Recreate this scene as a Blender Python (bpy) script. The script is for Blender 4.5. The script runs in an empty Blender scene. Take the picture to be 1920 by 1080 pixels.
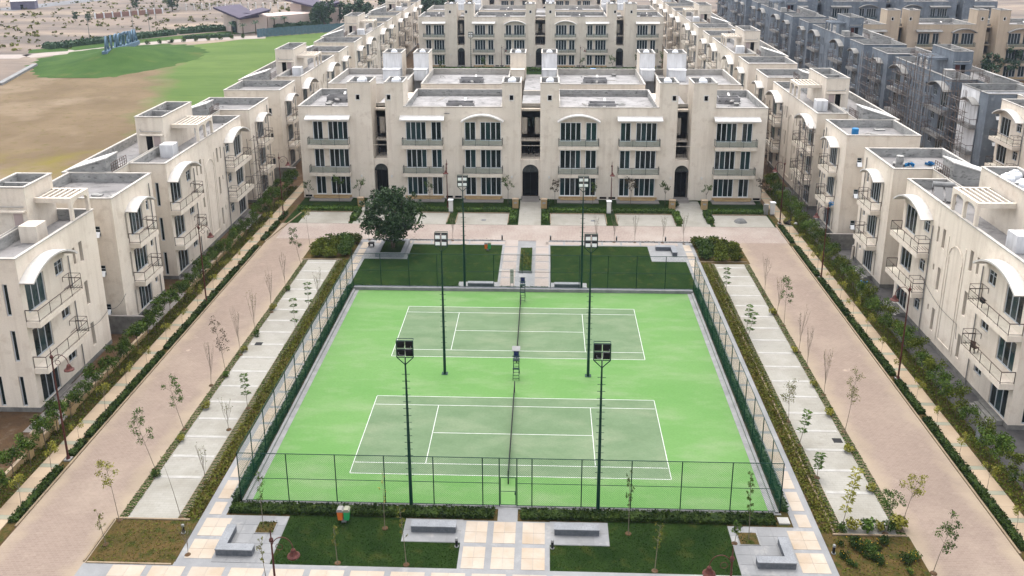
import bpy, math, random
import numpy as np
from mathutils import Matrix, Vector

random.seed(7)
rng = np.random.default_rng(7)
PI = math.pi
scene = bpy.context.scene

# ------------------------------------------------------------------ camera, sky, sun, exposure
cam_data = bpy.data.cameras.new("camera")
cam = bpy.data.objects.new("camera", cam_data)
scene.collection.objects.link(cam)
yaw, pitch, roll = math.radians(-2.293), math.radians(16.26), math.radians(-0.224)
fw = Vector((math.sin(yaw) * math.cos(pitch), math.cos(yaw) * math.cos(pitch), -math.sin(pitch)))
rt = Vector((math.cos(yaw), -math.sin(yaw), 0))
up = rt.cross(fw)
r2 = rt * math.cos(roll) + up * math.sin(roll)
u2 = -rt * math.sin(roll) + up * math.cos(roll)
M = Matrix((r2, u2, -fw)).transposed().to_4x4()
M.translation = Vector((2.5, -61.07, 39.55))
cam.matrix_world = M
cam_data.sensor_width = 36
cam_data.lens = 1638.16 / 1920 * 36
cam_data.shift_y = -215.04 / 1920
cam_data.clip_end = 4000
scene.camera = cam

SUN_EL, SUN_AZ = math.radians(72), math.radians(-8)     # azimuth measured from +y, towards +x
world = bpy.data.worlds.new("World")
scene.world = world
world.use_nodes = True
wn = world.node_tree
wn.nodes.clear()
w_out = wn.nodes.new("ShaderNodeOutputWorld")
w_bg = wn.nodes.new("ShaderNodeBackground")
w_sky = wn.nodes.new("ShaderNodeTexSky")
w_sky.sky_type = 'NISHITA'
w_sky.sun_disc = False
w_sky.sun_elevation = SUN_EL
w_sky.sun_rotation = SUN_AZ
w_sky.air_density = 1.0
w_sky.dust_density = 4.0
w_sky.ozone_density = 1.0
w_hsv = wn.nodes.new("ShaderNodeHueSaturation")
w_hsv.inputs['Saturation'].default_value = 0.28          # an overcast, milky sky
wn.links.new(w_sky.outputs[0], w_hsv.inputs['Color'])
wn.links.new(w_hsv.outputs[0], w_bg.inputs['Color'])
w_bg.inputs['Strength'].default_value = 0.15
wn.links.new(w_bg.outputs[0], w_out.inputs[0])
sun_d = bpy.data.lights.new("sun", 'SUN')
sun_d.energy = 0.6
sun_d.angle = math.radians(60)
sun_d.color = (1.0, 0.955, 0.89)
sun = bpy.data.objects.new("sun", sun_d)
scene.collection.objects.link(sun)
sdir = Vector((math.sin(SUN_AZ) * math.cos(SUN_EL), math.cos(SUN_AZ) * math.cos(SUN_EL), math.sin(SUN_EL)))
sun.rotation_euler = (-sdir).to_track_quat('-Z', 'Y').to_euler()
scene.view_settings.view_transform = 'Standard'
scene.view_settings.look = 'None'
scene.view_settings.gamma = 1
scene.view_settings.use_curve_mapping = False
scene.view_settings.exposure = 1.55
scene.cycles.max_bounces = 5
scene.cycles.diffuse_bounces = 1
scene.cycles.glossy_bounces = 2
scene.cycles.transmission_bounces = 3
scene.cycles.transparent_max_bounces = 8
scene.cycles.volume_bounces = 1
scene.cycles.use_denoising = True

# ------------------------------------------------------------------ materials (procedural, world-space)
def _n(nt, t, **kw):
    n = nt.nodes.new(t)
    for k, v in kw.items():
        setattr(n, k, v)
    return n

ALBEDO = 0.75        # paving, soil, plants and roofs: one common factor on their base colours
KEEP = ('stucco', 'white', 'whitewash', 'glass', 'tank', 'letter', 'sheet', 'pink_cream', 'bare_cement', 'coping', 'raw_parapet', 'sandstone', 'grey_plinth', 'concrete')
def alb(name, c):
    return c if c is None or any(k in name for k in KEEP) else tuple(v * ALBEDO for v in c)
def mat(name, c1, c2=None, scale=1.0, rough=0.85, c3=None, scale2=None, stretch=(1, 1, 1), bump=0.0, bump_scale=20,
        metal=0.0, spec=0.3, amt=1.0, contrast=(0.35, 0.65), contrast2=(0.55, 0.75), rnd=0.0, streak=None, grain=0.0):
    c1, c2, c3, streak = (alb(name, c) for c in (c1, c2, c3, streak))
    m = bpy.data.materials.new(name)
    m.use_nodes = True
    nt = m.node_tree
    b = nt.nodes['Principled BSDF']
    b.inputs['Roughness'].default_value = rough
    b.inputs['Metallic'].default_value = metal
    b.inputs['Specular IOR Level'].default_value = spec
    b.inputs['Base Color'].default_value = (*c1, 1)
    m.diffuse_color = (*c1, 1)
    geo = _n(nt, 'ShaderNodeNewGeometry')
    mp = _n(nt, 'ShaderNodeMapping')
    mp.inputs['Scale'].default_value = stretch
    nt.links.new(geo.outputs['Position'], mp.inputs[0])
    col = None
    def mix(a, bcol, fac):
        mx = _n(nt, 'ShaderNodeMix', data_type='RGBA')
        if isinstance(a, tuple): mx.inputs[6].default_value = (*a, 1)
        else: nt.links.new(a, mx.inputs[6])
        if isinstance(bcol, tuple): mx.inputs[7].default_value = (*bcol, 1)
        else: nt.links.new(bcol, mx.inputs[7])
        nt.links.new(fac, mx.inputs[0])
        return mx.outputs[2]
    def noise(sc, lo, hi, vec=None, detail=5, rough_=0.6, off=0.0):
        nz = _n(nt, 'ShaderNodeTexNoise')
        nz.inputs['Scale'].default_value = sc
        nz.inputs['Detail'].default_value = detail
        nz.inputs['Roughness'].default_value = rough_
        nt.links.new(vec or mp.outputs[0], nz.inputs['Vector'])
        mr = _n(nt, 'ShaderNodeMapRange')
        mr.inputs[1].default_value = lo
        mr.inputs[2].default_value = hi
        mr.inputs[4].default_value = amt
        nt.links.new(nz.outputs[0], mr.inputs[0])
        return mr.outputs[0]
    if c2 is not None:
        col = mix(c1, c2, noise(scale, *contrast))
    if c3 is not None:
        col = mix(col if col is not None else c1, c3, noise(scale2 or scale * 3, *contrast2))
    if streak is not None:                              # vertical rain streaks, world space
        mp2 = _n(nt, 'ShaderNodeMapping')
        mp2.inputs['Scale'].default_value = (1.6, 1.6, 0.12)
        nt.links.new(geo.outputs['Position'], mp2.inputs[0])
        col = mix(col if col is not None else c1, streak, noise(1.0, 0.5, 0.85, mp2.outputs[0]))
    if grain > 0:
        g = noise(9.0, 0.2, 0.8, None, 3)
        hs = _n(nt, 'ShaderNodeHueSaturation')
        mr = _n(nt, 'ShaderNodeMapRange')
        mr.inputs[3].default_value = 1 - grain
        mr.inputs[4].default_value = 1 + grain
        nt.links.new(g, mr.inputs[0])
        nt.links.new(mr.outputs[0], hs.inputs['Value'])
        if col is None: hs.inputs['Color'].default_value = (*c1, 1)
        else: nt.links.new(col, hs.inputs['Color'])
        col = hs.outputs[0]
    if rnd > 0:
        oi = _n(nt, 'ShaderNodeObjectInfo')
        hs = _n(nt, 'ShaderNodeHueSaturation')
        mr = _n(nt, 'ShaderNodeMapRange')
        mr.inputs[3].default_value = 1 - rnd
        mr.inputs[4].default_value = 1 + rnd
        nt.links.new(oi.outputs['Random'], mr.inputs[0])
        nt.links.new(mr.outputs[0], hs.inputs['Value'])
        if col is None: hs.inputs['Color'].default_value = (*c1, 1)
        else: nt.links.new(col, hs.inputs['Color'])
        col = hs.outputs[0]
    if col is not None:
        nt.links.new(col, b.inputs['Base Color'])
    if bump > 0:
        nz = _n(nt, 'ShaderNodeTexNoise')
        nz.inputs['Scale'].default_value = bump_scale
        nz.inputs['Detail'].default_value = 4
        nt.links.new(geo.outputs['Position'], nz.inputs['Vector'])
        bp = _n(nt, 'ShaderNodeBump')
        bp.inputs['Strength'].default_value = bump
        bp.inputs['Distance'].default_value = 0.05
        nt.links.new(nz.outputs[0], bp.inputs['Height'])
        nt.links.new(bp.outputs[0], b.inputs['Normal'])
    return m

def paver_mat(name, c1, c2, mortar, bw, bh, edge=None, dirt=(0.5, 0.47, 0.4), dirt_at=(0.56, 0.72), msize=0.012, herring=False, rotz=0.0):
    """small block paving: brick joints with colour and relief, dust in patches"""
    c1, c2, mortar, dirt = (alb('p', c) for c in (c1, c2, mortar, dirt))
    if edge: edge = (edge[0], edge[1], alb('p', edge[2]))
    m = bpy.data.materials.new(name)
    m.use_nodes = True
    nt = m.node_tree
    b = nt.nodes['Principled BSDF']
    b.inputs['Roughness'].default_value = 0.9
    b.inputs['Specular IOR Level'].default_value = 0.25
    geo = _n(nt, 'ShaderNodeNewGeometry')
    mp = _n(nt, 'ShaderNodeMapping')
    mp.inputs['Rotation'].default_value = (0, 0, rotz)
    nt.links.new(geo.outputs['Position'], mp.inputs[0])
    br = _n(nt, 'ShaderNodeTexBrick')
    br.inputs['Scale'].default_value = 1
    br.inputs['Brick Width'].default_value = bw
    br.inputs['Row Height'].default_value = bh
    br.inputs['Mortar Size'].default_value = msize
    br.inputs['Mortar Smooth'].default_value = 0.3
    br.inputs['Bias'].default_value = 0
    br.inputs['Color1'].default_value = (*c1, 1)
    br.inputs['Color2'].default_value = (*c2, 1)
    br.inputs['Mortar'].default_value = (*mortar, 1)
    nt.links.new(mp.outputs[0], br.inputs['Vector'])
    col = br.outputs[0]
    def layer(col, c, sc, lo, hi, mx_=1.0, detail=6):
        nz = _n(nt, 'ShaderNodeTexNoise')
        nz.inputs['Scale'].default_value = sc
        nz.inputs['Detail'].default_value = detail
        nz.inputs['Roughness'].default_value = 0.62
        nt.links.new(geo.outputs['Position'], nz.inputs['Vector'])
        mr = _n(nt, 'ShaderNodeMapRange')
        mr.inputs[1].default_value = lo
        mr.inputs[2].default_value = hi
        mr.inputs[4].default_value = mx_
        nt.links.new(nz.outputs[0], mr.inputs[0])
        mx = _n(nt, 'ShaderNodeMix', data_type='RGBA')
        nt.links.new(mr.outputs[0], mx.inputs[0])
        nt.links.new(col, mx.inputs[6])
        mx.inputs[7].default_value = (*c, 1)
        return mx.outputs[2]
    col = layer(col, dirt, 0.16, *dirt_at, 0.75)
    col = layer(col, tuple(x * 0.62 for x in c1), 0.09, 0.52, 0.75, 0.35)
    col = layer(col, dirt, 1.3, 0.58, 0.74, 0.65)
    col = layer(col, tuple(min(0.8, x * 1.45) for x in dirt), 0.55, 0.66, 0.72, 0.6, 10)
    col = layer(col, tuple(x * 0.8 for x in c1), 3.5, 0.5, 0.8, 0.35, 3)
    col = layer(col, tuple(x * 0.72 for x in c1), 0.5, 0.55, 0.8, 0.35)
    if edge:                                              # a lighter, sandy margin at |x| = edge[0] .. edge[1]
        sep = _n(nt, 'ShaderNodeSeparateXYZ')
        nt.links.new(geo.outputs['Position'], sep.inputs[0])
        ab = _n(nt, 'ShaderNodeMath', operation='ABSOLUTE')
        nt.links.new(sep.outputs[0], ab.inputs[0])
        nz = _n(nt, 'ShaderNodeTexNoise')
        nz.inputs['Scale'].default_value = 0.6
        nt.links.new(geo.outputs['Position'], nz.inputs['Vector'])
        ad = _n(nt, 'ShaderNodeMath', operation='MULTIPLY_ADD')
        nt.links.new(nz.outputs[0], ad.inputs[0])
        ad.inputs[1].default_value = 2.2
        nt.links.new(ab.outputs[0], ad.inputs[2])
        ctr = _n(nt, 'ShaderNodeMath', operation='SUBTRACT')
        nt.links.new(ad.outputs[0], ctr.inputs[0])
        ctr.inputs[1].default_value = 1.1 + (edge[0] + edge[1]) / 2
        a2 = _n(nt, 'ShaderNodeMath', operation='ABSOLUTE')
        nt.links.new(ctr.outputs[0], a2.inputs[0])
        mr = _n(nt, 'ShaderNodeMapRange')
        half = (edge[1] - edge[0]) / 2
        mr.inputs[1].default_value = half - 1.1
        mr.inputs[2].default_value = half + 0.2
        mr.inputs[4].default_value = 0.85
        nt.links.new(a2.outputs[0], mr.inputs[0])
        mx = _n(nt, 'ShaderNodeMix', data_type='RGBA')
        nt.links.new(mr.outputs[0], mx.inputs[0])
        nt.links.new(col, mx.inputs[6])
        mx.inputs[7].default_value = (*edge[2], 1)
        col = mx.outputs[2]
    nt.links.new(col, b.inputs['Base Color'])
    bp = _n(nt, 'ShaderNodeBump')
    bp.inputs['Strength'].default_value = 0.5
    bp.inputs['Distance'].default_value = 0.01
    bp.invert = True
    nt.links.new(br.outputs['Fac'], bp.inputs['Height'])
    nt.links.new(bp.outputs[0], b.inputs['Normal'])
    return m

MT = {}
MT['stucco'] = mat('cream_stucco', (0.735, 0.65, 0.545), (0.67, 0.585, 0.485), 0.3, 0.9, bump=0.2, bump_scale=18, streak=(0.53, 0.445, 0.36), grain=0.08, amt=0.9, c3=(0.60, 0.51, 0.415), scale2=0.9, contrast2=(0.54, 0.7))
MT['stucco_peach'] = mat('peach_stucco', (0.50, 0.40, 0.29), (0.44, 0.35, 0.26), 0.3, 0.9, streak=(0.36, 0.28, 0.21), grain=0.04)
MT['stucco_grey'] = mat('bare_cement_render', (0.175, 0.20, 0.23), (0.12, 0.14, 0.165), 0.4, 0.92, c3=(0.26, 0.275, 0.285), scale2=0.9, streak=(0.09, 0.105, 0.125), grain=0.1)
MT['white_paint'] = mat('white_paint', (0.72, 0.69, 0.65), (0.62, 0.59, 0.55), 0.8, 0.75, grain=0.04)
MT['white_canopy'] = mat('white_canopy', (0.60, 0.57, 0.53), (0.47, 0.445, 0.41), 0.7, 0.75, c3=(0.33, 0.31, 0.28), scale2=1.1, contrast2=(0.56, 0.76), amt=0.7)
MT['whitewash'] = mat('streaked_whitewash', (0.75, 0.74, 0.74), (0.6, 0.59, 0.59), 1.2, 0.85, streak=(0.34, 0.33, 0.31), stretch=(1, 1, 0.3))
MT['coping'] = mat('coping', (0.44, 0.41, 0.37), (0.34, 0.315, 0.285), 0.8, 0.85, c3=(0.18, 0.168, 0.155), scale2=1.5, contrast2=(0.6, 0.75))
MT['roof'] = mat('roof_screed', (0.31, 0.295, 0.29), (0.22, 0.21, 0.205), 0.35, 0.92, c3=(0.13, 0.127, 0.125), scale2=0.9, contrast2=(0.55, 0.72), bump=0.2, bump_scale=6, grain=0.07)
MT['roof_white'] = mat('weathered_pale_roof', (0.40, 0.385, 0.38), (0.26, 0.25, 0.245), 0.5, 0.9, c3=(0.14, 0.137, 0.135), scale2=0.9, contrast2=(0.54, 0.72), bump=0.2, bump_scale=6, grain=0.08)
MT['parapet'] = mat('raw_parapet', (0.24, 0.235, 0.225), (0.36, 0.35, 0.33), 0.9, 0.92, c3=(0.10, 0.098, 0.095), scale2=1.6, stretch=(1, 1, 2), contrast2=(0.55, 0.7))
MT['concrete'] = mat('concrete', (0.26, 0.25, 0.235), (0.19, 0.185, 0.175), 0.8, 0.9, grain=0.08)
MT['dark_plinth'] = mat('grey_plinth', (0.12, 0.115, 0.105), (0.22, 0.21, 0.19), 1.2, 0.95, grain=0.1)  # dark grey mottled with lighter grey, for plinths, steps and low walls
MT['frame'] = mat('white_window_frame', (0.86, 0.87, 0.88), rough=0.45)
MT['frame_dim'] = mat('dusty_window_frame', (0.60, 0.62, 0.64), rough=0.6)
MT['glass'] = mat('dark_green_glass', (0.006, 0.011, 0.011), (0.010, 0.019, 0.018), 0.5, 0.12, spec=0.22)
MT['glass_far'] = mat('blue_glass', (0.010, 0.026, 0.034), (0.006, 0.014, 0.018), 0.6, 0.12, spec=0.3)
MT['void'] = mat('dark_interior', (0.008, 0.007, 0.007), rough=1.0, spec=0.0)
MT['rail'] = mat('brown_steel', (0.045, 0.028, 0.024), (0.07, 0.043, 0.035), 3, 0.7, spec=0.15)
MT['rail_grey'] = mat('grey_steel', (0.055, 0.065, 0.063), rough=0.6, spec=0.2)
MT['iron'] = mat('black_iron', (0.014, 0.014, 0.015), rough=0.6, metal=0.0, spec=0.15)
MT['lamp_red'] = mat('red_oxide_lamp', (0.13, 0.035, 0.025), (0.07, 0.02, 0.016), 4, 0.5, metal=0.2)
MT['green_steel'] = mat('green_steel', (0.004, 0.045, 0.028), (0.003, 0.032, 0.022), 3, 0.5, spec=0.2)
MT['black'] = mat('black_plastic', (0.008, 0.008, 0.009), rough=0.6, spec=0.15)
MT['lamp_glass'] = mat('lamp_glass', (0.8, 0.8, 0.78), rough=0.2, spec=0.6)
MT['scaffold'] = mat('scaffold_steel', (0.16, 0.12, 0.10), (0.22, 0.19, 0.17), 3, 0.7, metal=0.2)
MT['bark'] = mat('bark', (0.16, 0.12, 0.085), (0.09, 0.068, 0.05), 6, 0.95)
MT['bark_pale'] = mat('pale_bark', (0.27, 0.22, 0.17), (0.18, 0.15, 0.11), 6, 0.95)
MT['leaf_dark'] = mat('dark_leaves', (0.010, 0.032, 0.007), (0.030, 0.07, 0.014), 1.6, 0.6, spec=0.25, c3=(0.07, 0.13, 0.026), scale2=5, contrast2=(0.55, 0.75))
MT['leaf_mid'] = mat('mid_leaves', (0.030, 0.066, 0.010), (0.075, 0.13, 0.018), 2.0, 0.65, c3=(0.16, 0.20, 0.028), scale2=4, contrast2=(0.58, 0.75), rnd=0.25, spec=0.15)
MT['leaf_yellow'] = mat('yellow_leaves', (0.16, 0.17, 0.012), (0.30, 0.26, 0.02), 2.5, 0.6, c3=(0.06, 0.10, 0.015), scale2=5, rnd=0.2)
MT['leaf_row'] = mat('row_tree_leaves', (0.028, 0.058, 0.008), (0.075, 0.125, 0.016), 0.9, 0.7, c3=(0.15, 0.185, 0.026), scale2=3, contrast2=(0.54, 0.75), rnd=0.3, spec=0.1)
MT['leaf_olive'] = mat('olive_leaves', (0.045, 0.065, 0.008), (0.11, 0.135, 0.016), 0.9, 0.75, c3=(0.22, 0.215, 0.035), scale2=3, contrast2=(0.54, 0.75), rnd=0.3, spec=0.08)
MT['leaf_hedge'] = mat('clipped_hedge_leaves', (0.014, 0.030, 0.005), (0.036, 0.062, 0.009), 1.5, 0.75, c3=(0.09, 0.11, 0.018), scale2=3, contrast2=(0.57, 0.78), spec=0.1)
MT['leaf_far'] = mat('far_foliage', (0.03, 0.07, 0.03), (0.055, 0.11, 0.05), 0.25, 0.7)
MT['leaf_brown'] = mat('bronze_leaves', (0.05, 0.03, 0.02), (0.09, 0.07, 0.03), 3, 0.7)
MT['leaf_ground'] = mat('olive_groundcover', (0.085, 0.10, 0.012), (0.13, 0.135, 0.02), 0.8, 0.8, c3=(0.17, 0.12, 0.035), scale2=1.8, contrast2=(0.52, 0.7), spec=0.1)
MT['flower'] = mat('marigold_petals', (0.75, 0.36, 0.01), (0.8, 0.5, 0.02), 5, 0.6)
MT['lawn'] = mat('lawn_turf', (0.011, 0.027, 0.005), (0.021, 0.042, 0.008), 0.35, 0.95, c3=(0.055, 0.062, 0.014), scale2=0.8, contrast2=(0.54, 0.8), bump=0.9, bump_scale=14, grain=0.45, spec=0.05)
MT['soil'] = mat('dry_soil', (0.105, 0.068, 0.024), (0.062, 0.048, 0.014), 0.5, 0.95, c3=(0.035, 0.045, 0.008), scale2=1.2, contrast2=(0.5, 0.66), bump=0.8, bump_scale=7, grain=0.3, spec=0.1)
MT['soil_brown'] = mat('brown_soil', (0.115, 0.068, 0.036), (0.075, 0.047, 0.026), 0.7, 0.95, c3=(0.17, 0.135, 0.10), scale2=1.1, bump=0.8, bump_scale=6, grain=0.25, spec=0.1)
MT['court'] = mat('bright_green_acrylic', (0.116, 0.252, 0.070), (0.140, 0.272, 0.086), 0.14, 0.85, c3=(0.205, 0.295, 0.14), scale2=0.3, contrast2=(0.48, 0.78), stretch=(0.6, 1.6, 1), grain=0.12, spec=0.12, bump=0.15, bump_scale=8)
MT['court_in'] = mat('grey_green_acrylic', (0.122, 0.188, 0.098), (0.155, 0.222, 0.125), 0.35, 0.85, c3=(0.21, 0.258, 0.16), scale2=0.3, contrast2=(0.48, 0.78), stretch=(0.7, 1.4, 1), grain=0.13, spec=0.12)
MT['line'] = mat('court_line_paint', (0.66, 0.67, 0.64), (0.52, 0.54, 0.50), 1.5, rough=0.7)
MT['kerb'] = mat('kerb_stone', (0.32, 0.245, 0.16), (0.24, 0.18, 0.12), 1.0, 0.9, grain=0.1)
MT['kerb_grey'] = mat('grey_kerb_stone', (0.30, 0.30, 0.295), (0.21, 0.21, 0.21), 0.9, 0.85, grain=0.08)
MT['granite'] = mat('grey_granite', (0.25, 0.26, 0.275), (0.19, 0.20, 0.215), 1.2, 0.6, grain=0.25)
MT['granite_dark'] = mat('rough_granite', (0.10, 0.11, 0.125), (0.15, 0.16, 0.175), 3, 0.7, grain=0.25)
MT['slab'] = mat('cream_paving_slab', (0.42, 0.325, 0.225), (0.385, 0.29, 0.195), 0.45, 0.85, c3=(0.34, 0.215, 0.11), scale2=0.35, contrast2=(0.6, 0.8), rnd=0.09, grain=0.06)
MT['tile'] = mat('cream_plaza_tile', (0.46, 0.40, 0.33), (0.42, 0.35, 0.275), 0.5, 0.8, c3=(0.38, 0.29, 0.20), scale2=0.3, contrast2=(0.5, 0.72), rnd=0.06, grain=0.05)
MT['slab_pink'] = mat('pale_pink_slab', (0.37, 0.32, 0.285), (0.33, 0.28, 0.245), 0.45, 0.85, rnd=0.05, grain=0.04)
MT['slab_green'] = mat('pale_green_band', (0.25, 0.265, 0.20), (0.30, 0.285, 0.21), 1.0, 0.85, rnd=0.06, grain=0.05)
MT['grey_paving'] = mat('grey_stone_paving', (0.26, 0.262, 0.265), (0.205, 0.208, 0.212), 0.5, 0.8, c3=(0.34, 0.33, 0.315), scale2=0.9, contrast2=(0.56, 0.75), rnd=0.08, grain=0.07)
MT['patio'] = mat('patio_slab', (0.27, 0.245, 0.22), (0.22, 0.20, 0.185), 0.6, 0.88, grain=0.06)
MT['patio_dark'] = mat('wet_cement_yard', (0.062, 0.058, 0.058), (0.10, 0.095, 0.092), 0.6, 0.92, c3=(0.035, 0.034, 0.035), scale2=1.3, grain=0.15)
MT['band_white'] = mat('paving_band_stone', (0.44, 0.43, 0.40), (0.36, 0.345, 0.315), 1.2, 0.85, grain=0.08)
MT['cream_wall'] = mat('sandstone_wall', (0.42, 0.29, 0.14), (0.34, 0.23, 0.11), 0.8, 0.9, c3=(0.50, 0.38, 0.22), scale2=2, grain=0.12)
MT['road_pavers'] = paver_mat('pink_block_paving', (0.236, 0.176, 0.143), (0.276, 0.209, 0.170), (0.30, 0.238, 0.19), 0.32, 0.16, edge=(27.0, 33.2, (0.35, 0.28, 0.20)), dirt=(0.35, 0.28, 0.22), dirt_at=(0.50, 0.72), msize=0.02)
MT['road_north'] = paver_mat('pink_block_paving_cross', (0.29, 0.225, 0.195), (0.33, 0.265, 0.23), (0.36, 0.31, 0.27), 0.42, 0.2, dirt=(0.42, 0.375, 0.33), dirt_at=(0.45, 0.68), msize=0.02, rotz=PI / 2)
MT['park_pavers'] = paver_mat('pale_grey_paving', (0.335, 0.32, 0.28), (0.365, 0.35, 0.31), (0.29, 0.275, 0.24), 0.5, 0.25, dirt=(0.225, 0.205, 0.165), dirt_at=(0.46, 0.68), msize=0.012)
MT['blue'] = mat('blue_plastic', (0.02, 0.22, 0.50), rough=0.5)
MT['navy'] = mat('navy_plastic', (0.01, 0.025, 0.12), rough=0.5)
MT['green_bin'] = mat('green_bin', (0.03, 0.36, 0.12), rough=0.5)
MT['orange_bin'] = mat('orange_bin', (0.75, 0.17, 0.03), rough=0.5)
MT['tank_white'] = mat('white_water_tank', (0.70, 0.71, 0.73), (0.60, 0.61, 0.63), 2, 0.5)
MT['red_door'] = mat('red_brown_door', (0.09, 0.02, 0.015), rough=0.7)
MT['pink_door'] = mat('pink_door', (0.60, 0.47, 0.43), rough=0.8)
MT['net'] = mat('net_cord', (0.015, 0.015, 0.015), rough=0.8)
MT['wire'] = mat('green_fence_wire', (0.005, 0.075, 0.038), rough=0.6, spec=0.1)
MT['purple_roof'] = mat('dark_violet_roof', (0.055, 0.04, 0.075), (0.075, 0.055, 0.095), 0.4, 0.7)
MT['gate_wall'] = mat('pink_cream_wall', (0.60, 0.47, 0.41), (0.54, 0.43, 0.38), 0.3, 0.9)
MT['sheet_blue'] = mat('grey_blue_sheet', (0.10, 0.17, 0.22), (0.075, 0.13, 0.17), 1.2, 0.6)
MT['letter'] = mat('blue_letter_face', (0.022, 0.07, 0.12), (0.04, 0.10, 0.16), 2, 0.5)
MT['letter_white'] = mat('letter_edge', (0.10, 0.16, 0.22), rough=0.6, spec=0.1)
MT['brick_wall'] = mat('pinkish_brick_wall', (0.36, 0.20, 0.16), (0.30, 0.18, 0.14), 1, 0.9, grain=0.1)
MT['panel'] = mat('solar_panel', (0.025, 0.025, 0.03), rough=0.2, spec=0.6)
MT['rubble'] = mat('grey_sand', (0.16, 0.16, 0.16), (0.22, 0.22, 0.21), 3, 0.95)
MT['board'] = mat('sign_board', (0.62, 0.60, 0.52), rough=0.6)
MT['road_grey'] = mat('far_asphalt', (0.20, 0.20, 0.21), (0.16, 0.16, 0.165), 0.1, 0.9)
MT['rust'] = mat('rusty_grille', (0.11, 0.055, 0.035), (0.07, 0.04, 0.03), 4, 0.8)

def scrub_material():
    m = mat('dry_scrubland', (0.235, 0.18, 0.14), (0.13, 0.105, 0.088), 0.035, 0.95, c3=(0.38, 0.295, 0.215), scale2=0.022, contrast=(0.4, 0.6), contrast2=(0.54, 0.7), grain=0.3, stretch=(0.6, 1.6, 1))
    return m
MT['scrub'] = scrub_material()

def field_material():
    """dried brown grass to the west, mown green lawn to the east of one slanting, ragged border"""
    m = bpy.data.materials.new('field_turf')
    m.use_nodes = True
    nt = m.node_tree
    b = nt.nodes['Principled BSDF']
    b.inputs['Roughness'].default_value = 0.95
    b.inputs['Specular IOR Level'].default_value = 0.1
    geo = _n(nt, 'ShaderNodeNewGeometry')
    def ns(sc, lo, hi, detail=6, stretch=None):
        nz = _n(nt, 'ShaderNodeTexNoise')
        nz.inputs['Scale'].default_value = sc
        nz.inputs['Detail'].default_value = detail
        if stretch:
            mp = _n(nt, 'ShaderNodeMapping')
            mp.inputs['Scale'].default_value = stretch
            nt.links.new(geo.outputs['Position'], mp.inputs[0])
            nt.links.new(mp.outputs[0], nz.inputs['Vector'])
        else:
            nt.links.new(geo.outputs['Position'], nz.inputs['Vector'])
        mr = _n(nt, 'ShaderNodeMapRange')
        mr.inputs[1].default_value = lo
        mr.inputs[2].default_value = hi
        nt.links.new(nz.outputs[0], mr.inputs[0])
        return mr.outputs[0]
    def mx(a, c, f):
        q = _n(nt, 'ShaderNodeMix', data_type='RGBA')
        for i, v in ((6, a), (7, c)):
            if isinstance(v, tuple): q.inputs[i].default_value = (*v, 1)
            else: nt.links.new(v, q.inputs[i])
        nt.links.new(f, q.inputs[0])
        return q.outputs[2]
    brown = mx((0.152, 0.110, 0.066), (0.112, 0.080, 0.046), ns(0.08, 0.35, 0.65))
    brown = mx(brown, (0.20, 0.152, 0.104), ns(0.05, 0.55, 0.7))
    brown = mx(brown, (0.096, 0.08, 0.028), ns(0.6, 0.55, 0.8))
    green = mx((0.064, 0.108, 0.024), (0.092, 0.136, 0.034), ns(0.06, 0.35, 0.65, 6, (0.5, 1.5, 1)))
    green = mx(green, (0.05, 0.088, 0.022), ns(0.35, 0.5, 0.8, 6, (0.4, 2, 1)))
    yellow = mx(brown, (0.14, 0.112, 0.028), ns(0.12, 0.4, 0.62))
    sep = _n(nt, 'ShaderNodeSeparateXYZ')
    nt.links.new(geo.outputs['Position'], sep.inputs[0])
    def lin(ax, ay, c):
        m1 = _n(nt, 'ShaderNodeMath', operation='MULTIPLY_ADD')
        nt.links.new(sep.outputs[0], m1.inputs[0])
        m1.inputs[1].default_value = ax
        m1.inputs[2].default_value = c
        m2 = _n(nt, 'ShaderNodeMath', operation='MULTIPLY_ADD')
        nt.links.new(sep.outputs[1], m2.inputs[0])
        m2.inputs[1].default_value = ay
        nt.links.new(m1.outputs[0], m2.inputs[2])
        nz = _n(nt, 'ShaderNodeTexNoise')
        nz.inputs['Scale'].default_value = 0.09
        nz.inputs['Detail'].default_value = 6
        nt.links.new(geo.outputs['Position'], nz.inputs['Vector'])
        m3 = _n(nt, 'ShaderNodeMath', operation='MULTIPLY_ADD')
        nt.links.new(nz.outputs[0], m3.inputs[0])
        m3.inputs[1].default_value = 20
        nt.links.new(m2.outputs[0], m3.inputs[2])
        mr = _n(nt, 'ShaderNodeMapRange')
        mr.inputs[1].default_value = 5.5
        mr.inputs[2].default_value = 14.0
        nt.links.new(m3.outputs[0], mr.inputs[0])
        return mr.outputs[0]
    # yellow-green tinge close to the buildings (y below about 80)
    near = lin(0.15, -1.0, 97.0)
    base = mx(brown, yellow, near)
    col = mx(base, green, lin(1.0, 0.37, 83 - 43.3 - 2))
    nt.links.new(col, b.inputs['Base Color'])
    nz = _n(nt, 'ShaderNodeTexNoise')
    nz.inputs['Scale'].default_value = 3
    nt.links.new(geo.outputs['Position'], nz.inputs['Vector'])
    bp = _n(nt, 'ShaderNodeBump')
    bp.inputs['Strength'].default_value = 0.6
    bp.inputs['Distance'].default_value = 0.1
    nt.links.new(nz.outputs[0], bp.inputs['Height'])
    nt.links.new(bp.outputs[0], b.inputs['Normal'])
    return m
MT['field'] = field_material()
MT['mound_grass'] = mat('mound_turf', (0.036, 0.082, 0.018), (0.062, 0.115, 0.026), 0.12, 0.95, c3=(0.10, 0.12, 0.035), scale2=0.1, contrast2=(0.56, 0.72), grain=0.2, bump=0.6, bump_scale=3, spec=0.05)

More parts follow.
